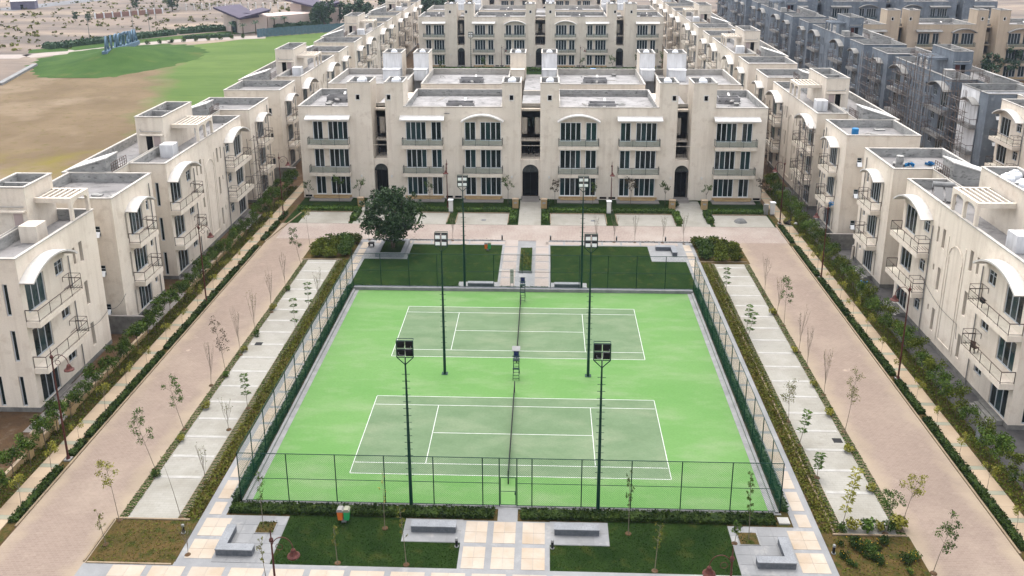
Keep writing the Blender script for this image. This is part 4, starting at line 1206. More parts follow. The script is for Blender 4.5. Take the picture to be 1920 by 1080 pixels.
    # balconies, canopies, sills
    for s_ in (-1, 1):
        for (a, b, kind) in ((12.6, 18.5, 'flat'), (4.0, 9.8, 'arch'), (26.25, 32.2, 'flat')):
            x0, x1 = min(s_ * a, s_ * b), max(s_ * a, s_ * b)
            for zb in (3.55, 7.72): B.balcony(x0, x1, 0, zb, out=1.0, th=0.5, posts=3)
            if kind == 'flat': B.flat_canopy(x0 - 0.25, x1 + 0.25, 0, 11.95)
            else: B.arch_canopy(x0 - 0.05, x1 + 0.05, 0, 11.65, rise=0.95, out=1.0, th=0.2)
            sl = part('stone_sill', MB().box(x0 + 0.1, x1 - 0.1, -0.12, -0.002, 0.05, 0.42), 'cream_wall', B.root)
            part('patio_slab', MB().box(x0 - 0.1, x1 + 0.1, -1.9, -0.13, 0, 0.12), 'patio', B.root)
            part('patio_step', MB().box(x0 + 0.4, x1 - 0.4, -0.75, -0.13, 0.12, 0.25), 'cream_wall', B.root)
        for xx in (11.9, 10.6, 32.8): part('cellar_vent', MB().box(s_ * xx - 0.5, s_ * xx + 0.5, -0.015, 0.0, 0.12, 0.42), 'void', B.root)
        # tank tubs and ducts on the roof
        for (cx_, cy_) in ((10.4, 3.9), (29.6, 8.5)) + (((10.4, 24.0),) if rear else ()):
            tb = MB(); L_, W_ = (2.0, 0.95) if cx_ < 20 else (1.6, 0.8)
            tb.box(-L_, L_, -W_, -W_ + 0.12, 0.15, 0.95).box(-L_, L_, W_ - 0.12, W_, 0.15, 0.95).box(-L_, -L_ + .12, -W_ + .12, W_ - .12, 0.15, 0.95).box(L_ - .12, L_, -W_ + .12, W_ - .12, 0.15, 0.95)
            tb.box(-L_ - 0.08, L_ + 0.08, -W_ - 0.08, W_ + 0.08, 0, 0.16)
            part('roof_tub', tb, 'roof_white', B.root, (s_ * cx_, cy_, 12.76))
            part('duct', MB().prism([(-1.9, 0.75), (-1.9, 1.0), (0, 0.45), (0, 0.2)], -0.16, 0.16, 'x'), 'white_paint', B.root, (s_ * cx_ + 0.2, cy_ - W_ + 0.2, 12.76))
            part('duct', MB().prism([(0, 0.2), (0, 0.45), (1.8, 1.0), (1.8, 0.75)], -0.14, 0.14, 'x'), 'white_paint', B.root, (s_ * cx_ + 0.5, cy_ + W_ + 0.2, 12.76))
            pp = MB()
            for k in range(4):
                xx = -1.6 + k * 1.0
                pp.path([(xx, -W_ - 0.1, 0.3), (xx + 0.15, -W_ - 0.25, 0.55), (xx + 0.3, -W_ - 0.1, 0.35)], 0.035, 5)
            part('pipes', pp, 'iron', B.root, (s_ * cx_, cy_, 12.76))
        pr = MB().tube((s_ * 4.4, 12.9, 13.15), (s_ * 17.9, 12.9, 13.15), 0.05, 6).tube((s_ * 4.4, 12.75, 12.95), (s_ * 17.9, 12.75, 12.95), 0.035, 6)
        part('roof_pipe', pr, 'concrete', B.root)
    # rear half
    if rear:
        for s_ in (-1, 1):
            for (a, b, ya) in ((4.05, 18.2, 18.0), (20.85, 33.5, 18.0)):
                x0, x1 = min(s_ * a, s_ * b), max(s_ * a, s_ * b)
                B.w.walls(x0, x1, ya, 33.0, 0, 13.7)
                B.roof(x0, x1, ya, 33.0, inner='coping')
            for (a, b) in ((1.38, 4.05), (18.2, 20.85), (22.9, 26.2)):
                t0, t1 = min(s_ * a, s_ * b), max(s_ * a, s_ * b)
                hy = 28.3 + (0.004 if a > 22 else 0)
                B.w.walls(t0, t1, hy, 33.05, 0, 17.2, sides='RBL')
                face = part('white_face', MB().wall((t0, hy), (t1, hy), 0, 17.2), 'whitewash' if a > 2 or s_ > 0 else 'stucco', B.root)
                fdet = MB(); cxm = (t0 + t1) / 2
                if a > 22:
                    for dx in (-0.75, 0.75): fdet.lathe([(0.01, 0), (0.2, 0.0), (0.2, 0.1)], (0, 0, 0), 8)
                B.roof(t0, t1, hy, 33.05, z=17.2, t=0.18, depth=0.8, name='tower_top')
                bx = part('tank_box', MB().box(t0 + 0.25, t1 - 0.25, hy - 1.9, hy - 0.002, 12.76, 14.6).box(t0 + 0.15, t1 - 0.15, hy - 2.0, hy - 0.003, 14.6, 14.72), 'whitewash' if a > 2 or s_ > 0 else 'stucco', B.root)
        B.w.box(-1.379, 1.379, 17.0, 32.0, 0, 12.9)
        part('recess_roof', MB().box(-1.37, 1.37, 17.2, 31.8, 12.9, 12.93), B.roofm, B.root)
        B.w.box(-22.85, -18.25, 13.42, 17.98, 0, 12.3); B.w.box(18.25, 22.85, 13.42, 17.98, 0, 12.3)
    return B.finish()

main = cross_block('long cream apartment block closing the far end of the courts', (0.3, 61, 0))
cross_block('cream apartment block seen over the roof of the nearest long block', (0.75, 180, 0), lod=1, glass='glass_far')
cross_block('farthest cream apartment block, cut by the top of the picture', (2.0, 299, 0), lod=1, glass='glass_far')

# water tanks standing in the tower tops
def water_tank(x, y, z, label, s=1.0, m='tank_white', group='white water tanks on the tower tops'):
    def mk(): return MB().lathe([(0.62, 0), (0.66, 0.1), (0.66, 0.35), (0.63, 0.4), (0.66, 0.45), (0.66, 0.95), (0.5, 1.2), (0.24, 1.32)], n=18).mesh('tank', m, True)
    t = thing('water_tank', label, 'water tank', (x, y, z), 0, group, s)
    put('drum', cached(('tank', m), mk), t)
    put('lid', cached(('tanklid', m), lambda: MB().lathe([(0.26, 1.3), (0.26, 1.4), (0.05, 1.44)], n=14).mesh('lid', m)), t)
twx = [2.72, 19.5, 24.5]
wh = {0: 'beside the middle recess', 1: 'on the second tower outwards', 2: 'on the outermost tower'}
for s_, sd in ((-1, 'left'), (1, 'right')):
    for i, x in enumerate(twx):
        water_tank(0.3 + s_ * x, 61 + 1.6, 16.5, f'front white tank on the nearest long block, {sd} half, {wh[i]}', 0.86)
        water_tank(0.3 + s_ * x + 0.1, 61 + 3.2, 16.5, f'hind white tank in a front tower, {sd} half, {wh[i]}', 0.72)
        water_tank(0.3 + s_ * x, 61 + 30.2, 16.5, f'white tank on a rear whitewashed tower, {sd} half, {wh[i]}', 0.82)
        water_tank(0.75 + s_ * x, 180 + 2.2, 16.5, f'tiny white tank on the second long block, {sd} half, {wh[i]}', 0.75)

# ---- side buildings: long middle block M, short blocks S at both ends, rear range behind
def side_unit(label, loc, rz, near, stucco='stucco', lod=0, frame='frame_dim', glass='glass', mid=True, shorts=(-1, 1), tower=True, group='side blocks of flats',
              roofm='roof', canopy='white_canopy', rail='rail', half=None, short_face='F', name='apartment_building', coping='coping', bal_glass=True, rear=True):
    """local frame: front on y = 0 facing -y, x = 0 the middle of the long block; near = x direction of the camera"""
    B = Bld(label, loc, rz, stucco, lod, frame, glass, name, group, 1.0, roofm, rail, canopy, coping)
    D1, D2 = 4.1, 9.6
    x0, x1 = -12.2, 12.2
    if half == 'near':          # only the end bay nearest the camera up to the middle
        x0, x1 = (-12.2, 0.2) if near < 0 else (-0.2, 12.2)
    hs = []
    if mid:
        for e in (-1, 1):
            if half and e != near: continue
            # end bay
            for i, (z0, z1) in enumerate(FL):
                dz0, dz1 = z0 - 0.05, z1 - 0.2
                cx = e * 10.2; hs.append((cx - 1.35, cx + 1.35, dz0, dz1)); B.window(cx, dz0, 2.7, dz1 - dz0, 3)
                cx = e * 6.5; hs.append((cx - 0.65, cx + 0.65, z0 + 1.3, z1 - 0.2)); B.window(cx, z0 + 1.3, 1.3, z1 - 0.2 - z0 - 1.3, 2, transom=0.42)
                cx = e * 2.75; zt = z1 + (0.1 if i == 2 else 0.35); hs.append((cx - 0.28, cx + 0.28, zt - (1.9 if i == 2 else 2.3), zt, 0.35)); part('slit_window', MB().box(cx - 0.28, cx + 0.28, 0.35, 0.36, zt - 2.3 if i < 2 else zt - 1.9, zt), 'glass', B.root)
                if i == 2:
                    cx = e * 3.95; hs.append((cx - 0.2, cx + 0.2, z1 - 1.6, z1 - 0.05, 0.35)); part('slit_window', MB().box(cx - 0.2, cx + 0.2, 0.35, 0.36, z1 - 1.6, z1 - 0.05), 'glass', B.root)
                else:
                    cx = e * 3.95; hs.append((cx - 0.14, cx + 0.14, z1 - 0.35, z1 + 0.25, 0.3)); part('slit_window', MB().box(cx - 0.14, cx + 0.14, 0.3, 0.31, z1 - 0.35, z1 + 0.25), 'void', B.root)
            for zb in (3.55, 7.72): B.balcony(min(e * 12.15, e * 5.3), max(e * 12.15, e * 5.3), 0, zb, out=1.15, th=0.5, posts=4, ac=-e, glass=bal_glass)
            B.arch_canopy(min(e * 12.15, e * 5.4), max(e * 12.15, e * 5.4), 0, 11.55, rise=1.15, out=1.2)
            part('downpipe', MB().tube((e * 5.05, -0.09, 0), (e * 5.05, -0.09, 11.2), 0.05, 6), 'concrete', B.root)
        nh = []
        dn = [(1.25, FL[0]), (1.25, FL[1]), (1.25, FL[2]), (3.1, FL[0])]
        nx = x0 if near < 0 else x1
        for (yy, (z0, z1)) in dn:
            nh.append((yy - 0.22, yy + 0.22, z0, z1)); 
            B.window(yy, z0, 0.44, z1 - z0, 1, 'L' if near < 0 else 'R', nx)
        B.w.walls(x0, x1, 0, D1, 0, 13.7, F=hs, L=nh if near < 0 else (), R=nh if near > 0 else (), sides='FRL')
        B.w.box(x0 - .03, x1 + .03, -0.03, D1 - 0.01, 0.0, 0.0) if False else None
        part('plinth', MB().box(x0 - 0.02, x1 + 0.02, -0.022, D1, 0, 0.42), 'dark_plinth', B.root)
        B.roof(x0, x1, 0, D1 + 3.0 if not tower else D1)
        # arched panel in relief on the stair bay
        if not half:
            ap = MB()
            ap.box(-1.35, -1.17, -0.06, -0.001, 1.2, 9.6).box(1.17, 1.35, -0.06, -0.001, 1.2, 9.6).box(-1.17, 1.17, -0.06, -0.001, 1.2, 1.35)
            ap.arch_band(-1.3, 1.3, 9.6, 1.25, 0.12, -0.06, -0.001, 12)
            ap.box(-1.75, -1.62, -0.05, -0.001, 1.0, 11.4).box(1.62, 1.75, -0.05, -0.001, 1.0, 11.4)
            part('arch_relief', ap, stucco, B.root)
    # rear range
    if rear:
        rx0, rx1 = (-15.87, 15.87) if not half else ((-12.3, 0.6) if near < 0 else (-0.6, 12.3))
        rh = []
        if not half:
            for e in (-1, 1):
                if e not in shorts: continue
                for (z0, z1) in FL:
                    rh.append((e * 14.05 - 0.8, e * 14.05 + 0.8, z0 + .3, z1 - .2)); B.window(e * 14.05, z0 + .3, 1.6, z1 - z0 - .5, 2, at=D1 + 0.004)
        B.w.walls(rx0, rx1, D1 + 0.004, D2, 0, 13.7, F=rh)
        B.roof(rx0, rx1, D1 + 0.004, D2, inner='parapet')
    if tower:
        tx0, tx1 = (-4.4, 4.4) if not half else ((-4.4, 0.0) if near < 0 else (0.0, 4.4))
        ty0, ty1 = 3.3, 6.6
        B.w.walls(tx0, tx1, ty0, ty1, 12.0, 17.2)
        B.roof(tx0, tx1, ty0, ty1, z=17.2, t=0.2, depth=1.3, name='tower_top')
        part('tower_partition', MB().box((tx0 + tx1) / 2 - 0.1, (tx0 + tx1) / 2 + 0.1, ty0 + 0.2, ty1 - 0.2, 15.9, 17.05), 'parapet', B.root)
        ex = tx0 if near < 0 else tx1
        s2 = near
        part('tower_door', MB().box(ex + s2 * 0.005, ex + s2 * 0.03, ty0 + 0.5, ty0 + 1.3, 12.78, 14.9), 'pink_door' if stucco == 'stucco' else 'red_door', B.root)
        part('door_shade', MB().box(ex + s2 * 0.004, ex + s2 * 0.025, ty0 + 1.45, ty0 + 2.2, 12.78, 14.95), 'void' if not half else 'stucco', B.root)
        part('door_hood', MB().box(ex, ex + s2 * 0.5, ty0 + 0.1, ty1 - 0.5, 15.05, 15.2), stucco, B.root)
        part('tank_pipe', MB().path([(ex + s2 * 0.15, ty0 + 0.2, 15.5), (ex + s2 * 0.15, ty1 - 0.6, 15.5), (ex + s2 * 0.15, ty1 - 0.5, 15.8)], 0.06, 6), 'coping', B.root)
        bxx = ex + s2 * 0.15
        part('tank_box', MB().box(min(bxx, bxx + s2 * 1.6), max(bxx, bxx + s2 * 1.6), 1.7, 3.25, 12.76, 14.3), 'whitewash' if stucco == 'stucco' and not half else ('parapet' if stucco != 'stucco' else stucco), B.root)
        # pergola: arched screen on the parapet, beams back to the tower
        px0, px1 = (-2.4, 2.4) if not half else ((-3.2, -0.1) if near < 0 else (0.1, 3.2))
        pg = MB()
        pg.box(px0, px0 + 0.3, 0.0, 0.3, 13.7, 15.9).box(px1 - 0.3, px1, 0.0, 0.3, 13.7, 15.9)
        n_a = 2 if not half else 1
        wseg = (px1 - px0 - 0.6) / n_a
        for k in range(n_a):
            a_ = px0 + 0.3 + wseg * k + (0.12 if k else 0); b__ = px0 + 0.3 + wseg * (k + 1) - (0.12 if k < n_a - 1 else 0)
            pg.arc_wall(a_, b__, 15.1, 15.9, 0.003, 0.297, rise=0.45, n=8)
        if n_a == 2: pg.box(px0 + .3 + wseg - .12, px0 + .3 + wseg + .12, 0.001, 0.299, 13.7, 15.9)
        pg.box(px0, px0 + 0.28, 0.3, 3.29, 15.45, 15.9).box(px1 - 0.28, px1, 0.3, 3.29, 15.45, 15.9)
        po = part('pergola', pg, stucco, B.root)
        nb_ = 5
        bm = cached(('beam', round(px1 - px0, 2), stucco), lambda: MB().box(px0 + 0.28, px1 - 0.28, -0.07, 0.07, 15.5, 15.89).mesh('beam', stucco))
        for k in range(nb_): put('beam', bm, po, (0, 0.75 + 0.55 * k, 0))
        sk = MB()
    # short blocks
    for e in shorts:
        a, b = (15.9, 24.7) if e > 0 else (-24.7, -15.9)
        near_end = (e == near)
        fh = []
        cb = e * 20.2                                    # balcony bay centre
        for i, (z0, z1) in enumerate(FL):
            fh.append((cb - 1.4, cb + 1.4, z0 - 0.05, z1 - 0.2)); B.window(cb, z0 - 0.05, 2.8, z1 - z0 - .15, 4)
            cx = cb + near * -2.7
            fh.append((cx - 0.32, cx + 0.32, z1 - 1.4, z1 - 0.3)); B.window(cx, z1 - 1.4, 0.64, 1.1, 1, transom=0.4)
            cx = cb + near * 2.15
            fh.append((cx - 0.17, cx + 0.17, z0, z1 - 0.1, 0.3)); part('slit_window', MB().box(cx - 0.17, cx + 0.17, 0.3, 0.31, z0, z1 - 0.1), 'void', B.root)
        for zb in (3.55, 7.72): B.balcony(cb - 2.1, cb + 2.1, 0, zb, out=1.15, th=0.5, posts=2, ac=-near, glass=bal_glass)
        B.arch_canopy(cb - 2.1, cb + 2.1, 0, 11.5, rise=0.75, out=1.2, th=0.14)
        part('downpipe', MB().tube((cb - near * 3.4, -0.08, 0), (cb - near * 3.4, -0.08, 12.9), 0.05, 6), 'concrete', B.root)
        sh = []
        face = 'L' if near < 0 else 'R'
        sx_ = a if near < 0 else b
        if near_end:
            for (z0, z1) in FL:
                yy = 1.8
                sh.append((yy - 0.32, yy + 0.32, z1 - 1.75, z1 - 0.65)); B.window(yy, z1 - 1.75, 0.64, 1.1, 1, face, sx_, transom=0.4)
                if not lod:
                    op = MB().box(-0.28, 0.28, -0.34, -0.30, 0.02, 0.06)
                    put('open_sash', cached(('sash',), lambda: MB().prism([(-0.34, 0.02), (-0.31, 0.0), (0.0, 0.5), (-0.03, 0.52)], -0.28, 0.28, 'x').mesh('open_sash', 'frame')), B.root,
                        (sx_, yy, z1 - 1.75), -PI / 2 if near < 0 else PI / 2)
        B.w.walls(a, b, 0.0, 8.9, 0, 13.7, F=fh, L=sh if near < 0 else (), R=sh if near > 0 else ())
        part('plinth', MB().box(a - 0.02, b + 0.02, -0.022, 8.92, 0, 0.42), 'dark_plinth', B.root)
        B.roof(a, b, 0.0, 8.9)
        # sloping stair cover and lattice over the light well
        wx0, wx1 = (13.0, 15.6) if e > 0 else (-15.6, -13.0)
        wd = MB(); wd.prism([(4.9, 12.76), (9.0, 12.76), (9.0, 13.9), (4.9, 15.2)], wx0, wx1, 'x')
        part('stair_cover', wd, 'parapet', B.root)
        part('stair_cover_roof', MB().prism([(4.8, 15.2), (9.1, 13.88), (9.1, 14.0), (4.8, 15.34)], wx0 - 0.1, wx1 + 0.1, 'x'), 'white_paint', B.root)
        lt = MB()
        la, lb = (12.4, 15.8) if e > 0 else (-15.8, -12.4)
        for z in (13.85, 14.15, 14.45, 14.75): lt.tube((la, 4.2, z), (lb, 4.2, z), 0.03, 4)
        for k in range(8): lt.tube((la + (lb - la) * k / 7, 4.2, 13.8), (la + (lb - la) * k / 7, 4.2, 14.78), 0.03, 4)
        part('lattice_railing', lt, 'rust', B.root)
    return B.finish()

R90 = PI / 2
XL, XR = -39.4, 39.65
# left row (front faces +x)
side_unit('nearest cream building at the left edge, with slit windows and a roof pergola', (-39.55, 14.2, 0), R90, -1, half='near', shorts=())
side_unit('second cream building on the left, with a stair tower above two big balconies', (XL, 42.3, 0), R90, -1)
side_unit('third cream building of the left row, beside the nearest long block', (XL, 97.6, 0), R90, -1, lod=1)
side_unit('fourth cream building of the left row, in front of dark trees', (XL, 152.9, 0), R90, -1, lod=1)
side_unit('fifth cream building of the left row, near the top of the picture', (XL, 208.2, 0), R90, -1, lod=1)
# right row (front faces -x)
side_unit('nearest cream building at the right edge, with arched relief panel and solar heater', (XR, 14.2, 0), -R90, 1, shorts=(-1,))
side_unit('second cream building of the right row, partly behind rusty scaffolding', (XR, 69.8, 0), -R90, 1)
side_unit('third cream building of the right row', (XR, 125.0, 0), -R90, 1, lod=1)
side_unit('fourth cream building of the right row', (XR, 180.2, 0), -R90, 1, lod=1)
side_unit('fifth cream building of the right row, near the top of the picture', (XR, 235.4, 0), -R90, 1, lod=1)
# unfinished grey row behind, beige ones at its near end
gk = dict(stucco='stucco_grey', frame='frame_dim', glass='glass', roofm='roof', canopy='concrete', rail='rust', coping='concrete', group='bare grey buildings behind the right row', bal_glass=False)
side_unit('cream building at the right edge, behind and beyond the nearest right one', (69.6, 56.0, 0), -R90, 1, shorts=())
side_unit('nearest bare grey building, its stair tower wrapped in scaffolding', (69.5, 96.7, 0), -R90, 1, **gk)
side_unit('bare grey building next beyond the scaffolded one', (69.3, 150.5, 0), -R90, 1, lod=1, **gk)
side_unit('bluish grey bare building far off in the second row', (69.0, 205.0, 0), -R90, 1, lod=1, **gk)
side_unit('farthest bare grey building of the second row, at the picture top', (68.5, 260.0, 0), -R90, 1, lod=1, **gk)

pk_ = dict(lod=1, stucco='stucco_peach', frame='frame_dim', glass='glass_far', rear=False, roofm='roof', canopy='concrete')
cross_block('peach coloured apartment block at the upper right, behind the grey buildings', (113.7, 163, 0), **pk_)
cross_block('bare grey apartment block at the upper right, just behind the peach coloured one', (112.0, 226, 0), lod=1, stucco='stucco_grey', frame='frame_dim', glass='glass_far', rear=False, canopy='concrete')
cross_block('bare grey apartment block at the top right, farther back', (120.0, 285, 0), lod=1, stucco='stucco_grey', frame='frame_dim', glass='glass_far', rear=False, canopy='concrete')

# the white-washed short block standing at the near end of the grey row
B = Bld('white-washed narrow building with dark openings at the near end of the grey ones', (69.4, 77.6, 0), -R90, 'whitewash', 0, 'frame_dim', 'glass', group='bare grey buildings behind the right row', canopy='concrete', rail='rust', coping='concrete')
nh = []
for (z0, z1) in FL:
    nh.append((1.5, 6.5, z0, z1 - 0.1)); B.window(4.9, z0, 3.0, z1 - z0 - 0.1, 3, 'R', 3.0, depth=0.5)
B.w.walls(-3.0, 3.0, 0, 8.6, 0, 13.7, R=[(h[0], h[1], h[2], h[3], 0.9) for h in nh])
B.roof(-3.0, 3.0, 0, 8.6)
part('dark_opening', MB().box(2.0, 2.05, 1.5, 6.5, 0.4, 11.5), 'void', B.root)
for zb in (3.55, 7.72): B.balcony(1.2, 6.8, 3.0, zb, out=1.1, face='R', posts=3, glass=False)
B.arch_canopy(1.2, 6.8, 3.0, 11.6, 1.0, 1.1, face='R')
B.finish()

# ------------------------------------------------------------------ vegetation
def hedge_mesh(L, w, h, dens, m, size=0.09, seed=1):
    """length along x, centred"""
    r = np.random.default_rng(seed)
    def mk():
        b = MB()
        b.box(-L / 2 + 0.05, L / 2 - 0.05, -w / 2 + 0.07, w / 2 - 0.07, 0, h * 0.8)
        n = int(L * (w + 2 * h) * dens)
        x = (r.random(n) - 0.5) * L
        t = r.random(n) * (w + 2 * h)
        for i in range(n):
            tt = t[i]
            if tt < h: y, z = -w / 2 + 0.04, tt
            elif tt < h + w: y, z = tt - h - w / 2, h * (0.9 + 0.2 * math.sin(x[i] * 1.7) * math.cos(x[i] * 0.6))
            else: y, z = w / 2 - 0.04, tt - h - w
            q = np.array([x[i], y, max(0.03, z)]) + (r.random(3) - 0.5) * 0.12
            a = r.normal(size=3); a /= np.linalg.norm(a); c = np.cross(a, r.normal(size=3)); c /= np.linalg.norm(c) + 1e-9
            s_ = size * (0.6 + 0.8 * r.random())
            a, c = a * s_, c * s_ * 0.6
            b.quad(tuple(q - a), tuple(q - c), tuple(q + a), tuple(q + c))
        return b.mesh('hedge', m)
    return mk()
def hedge(p0, p1, w, h, label, dens=130, m='leaf_hedge', size=0.09, group=None, seed=1, z=0.0):
    d = Vector((p1[0] - p0[0], p1[1] - p0[1], 0)); L = d.length
    return tag(put('hedge', hedge_mesh(L, w, h, dens, m, size, seed), None, ((p0[0] + p1[0]) / 2, (p0[1] + p1[1]) / 2, z), math.atan2(d.y, d.x)), label, 'hedge', group)
segL = [(-11.8, -5.7), (-4.1, -2.2), (-1.6, 12.4), (13.2, 26.4), (27.0, 33.4), (34.4, 40.4), (42.8, 45.2), (46.2, 49.5), (50.5, 53.6)]
for i, (a, b_) in enumerate(segL):
    hedge((-33.7, a), (-33.7, b_), 0.62, 0.38, f'low dark clipped hedge along the left road kerb, {ordn(i)} length from the near end', group='low clipped hedges along the road kerbs', seed=i, dens=120 if a < 30 else 80)
segR = [(-12.3, 3.2), (4.0, 9.3), (10.3, 22.0), (22.7, 32.2), (33.0, 42.2), (43.7, 49.8)]
for i, (a, b_) in enumerate(segR):
    hedge((33.72, a), (33.72, b_), 0.62, 0.40, f'low dark clipped hedge along the right road kerb, {ordn(i)} length from the near end', group='low clipped hedges along the road kerbs', seed=20 + i, dens=120 if a < 30 else 80)
hk = dict(group='dark hedges round the courts', dens=150)
hedge((-19.3, -9.85), (-0.85, -9.85), 0.95, 0.34, 'dark hedge before the near court fence, left of the gate', seed=31, **hk)
hedge((0.95, -9.85), (18.3, -9.85), 0.95, 0.34, 'dark hedge before the near court fence, right of the gate', seed=32, **hk)
hedge((-19.2, -9.2), (-19.2, 28.3), 0.42, 0.55, 'dark hedge outside the left court fence', seed=33, m='leaf_dark', group='dark hedges round the courts', dens=110)
hedge((19.2, -8.9), (19.2, 28.3), 0.42, 0.55, 'dark hedge outside the right court fence', seed=34, m='leaf_dark', group='dark hedges round the courts', dens=110)
hedge((-18.5, 28.75), (-6.9, 28.75), 0.25, 0.2, 'thin green edging plants behind the far fence, on the left', seed=35, m='leaf_mid', dens=60)
hedge((-2.6, 28.6), (2.9, 28.6), 0.25, 0.22, 'thin green edging plants behind the far fence, at the foot of the path', seed=36, m='leaf_mid', dens=90)
# hedges before the middle building
for i, (a, b_, l) in enumerate(((-32.5, -23.6, 'at the left end'), (-19.2, -11.3, 'behind the second parking bay'), (-10.0, -2.3, 'left of the middle entrance'),
                                (3.0, 10.9, 'right of the middle entrance'), (12.0, 20.6, 'behind the fifth parking bay'), (25.0, 33.2, 'at the right end'))):
    hedge((a, 55.1), (b_, 55.1), 0.9, 0.55, f'green hedge in front of the middle building, {l}', seed=40 + i, m='leaf_mid', dens=70, size=0.12, group='hedges in front of the middle building')
for i, (x, l) in enumerate(((-23.7, 'left end'), (-1.9, 'left side of the middle entrance path'), (2.55, 'right side of the middle entrance path'), (20.5, 'left side of the right entrance path'), (24.75, 'right side of the right entrance path'))):
    hedge((x, 50.6), (x, 54.6), 0.9, 0.6, f'short bright green hedge, {l}', seed=50 + i, m='leaf_mid', dens=80, size=0.12, group='short hedges beside the entrance paths')

def scatter(name, boxes, n, size, m, label, cat, h=0.25, seed=3, kind='stuff', zf=None):
    r = np.random.default_rng(seed)
    b = MB()
    areas = np.array([(x1 - x0) * (y1 - y0) for x0, x1, y0, y1 in boxes]); areas = areas / areas.sum()
    for (x0, x1, y0, y1), fr in zip(boxes, areas):
        k = int(n * fr)
        px, py = x0 + (x1 - x0) * r.random(k), y0 + (y1 - y0) * r.random(k)
        for i in range(k):
            hh = h * (0.3 + 0.9 * r.random()) * (0.6 + 0.8 * (0.5 + 0.5 * math.sin(px[i] * 1.3 + py[i] * 0.9)))
            q = np.array([px[i], py[i], 0.02 + hh * r.random()])
            a = r.normal(size=3); a /= np.linalg.norm(a); c = np.cross(a, r.normal(size=3)); c /= np.linalg.norm(c) + 1e-9
            s_ = size * (0.6 + 0.8 * r.random()); a, c = a * s_, c * s_ * 0.55
            b.quad(tuple(q - a), tuple(q - c), tuple(q + a), tuple(q + c))
    return tag(put(name, b.mesh(name, m)), label, cat, kind=kind)
scatter('groundcover', [(-22.1, -21.1, -11, 36.4), (21.1, 22.25, -11, 36.4)], 17000, 0.09, 'leaf_ground', 'olive ground cover in the long beds beside the parking strips', 'ground cover', 0.34)
scatter('strip_plants', [(-26.7, -26.1, -11, 36.4), (26.1, 26.7, -11, 36.4), (22.05, 22.6, -11, 36.4), (-22.6, -22.05, 5, 36.4)], 15000, 0.06, 'leaf_mid', 'small green plants growing in the zigzag paver strips', 'ground cover', 0.09, seed=4)
scatter('bed_plants', [(-26.5, -21.3, -15.3, -11.2), (21.3, 26.5, -15.3, -11.2)], 2200, 0.06, 'leaf_ground', 'sparse weeds in the two brown corner beds nearest the viewer', 'weeds', 0.08, seed=5)
scatter('row_undergrowth', [(-36.9, -35.5, -12, 66)], 11000, 0.08, 'leaf_olive', 'olive undergrowth along the left sidewalk below the young trees', 'undergrowth', 0.28, seed=6)
scatter('row_undergrowth', [(35.5, 36.9, -12, 66)], 13000, 0.08, 'leaf_olive', 'olive undergrowth along the right sidewalk below the young trees', 'undergrowth', 0.4, seed=7)
scatter('path_bed_plants', [(-0.45, 0.9, 33.1, 40.4)], 2600, 0.09, 'leaf_ground', 'yellow-green plants filling the bed in the far path', 'plants', 0.45, seed=8)
scatter('lawn_tufts', [(-14.9, -7, -15.1, -10.4), (7, 14.9, -15.1, -10.4), (-7, -3, -15.1, -12.8), (3, 7, -15.1, -12.8)], 16000, 0.035, 'lawn', 'short dark grass of the two near lawns', 'grass', 0.05, seed=9)
scatter('planter_plants', [(-16.8, -15.6, -12.3, -11.2), (15.45, 16.7, -12.35, -11.2)], 900, 0.06, 'leaf_hedge', 'dark small plants in the two square beds', 'plants', 0.18, seed=10)
scatter('edge_plants', [(-20, -3.2, 43.2, 43.55), (3.3, 21, 43.2, 43.55)], 900, 0.06, 'leaf_brown', 'sparse brown edging plants along the north road kerb', 'plants', 0.25, seed=11)

def bush_mesh(seed, rad, h, n, size, m, lumps=6):
    r = np.random.default_rng(seed); b = MB()
    for k in range(lumps):
        a = r.random() * 2 * PI; d = rad * 0.6 * math.sqrt(r.random())
        b.leaves((d * math.cos(a), d * math.sin(a), h * (0.45 + 0.2 * r.random())), (rad * 0.55, rad * 0.55, h * 0.45), n // lumps, size, r=r, shell=0.4)
    return b.mesh('bush', m)
park_shrubs = [(-26.03, -1.77), (-26.2, -6.32), (-25.95, 3.09), (-26.1, 8.27), (-26.05, 13.01), (-25.9, 16.34), (-26.1, 22.48), (-25.97, 27.31), (26.12, 8.28), (26.1, 3.57), (26.0, -1.54), (26.0, -6.25), (26.1, 14.65), (26.1, 22.81)]
bm_ = [bush_mesh(60 + k, 0.42, 0.6, 260, 0.07, 'leaf_mid' if k == 0 else 'leaf_yellow', 4) for k in range(2)]
for i, (x, y) in enumerate(park_shrubs):
    side = 'left' if x < 0 else 'right'
    idx = sorted([q[1] for q in park_shrubs if (q[0] < 0) == (x < 0)]).index(y)
    tag(put('round_shrub', bm_[(i + 1) % 2 if x < 0 else 1], None, (x, y, 0), i * 1.3, 0.9 + 0.25 * ((i * 7) % 4) / 4), f'small round green shrub on the {side} parking strip, {ordn(idx)} from the near end', 'shrub', 'small round shrubs on the parking strips')
cm_ = [bush_mesh(70 + k, 1.1, 1.3, 800, 0.12, ['leaf_mid', 'leaf_olive', 'leaf_olive'][k], 11) for k in range(3)]
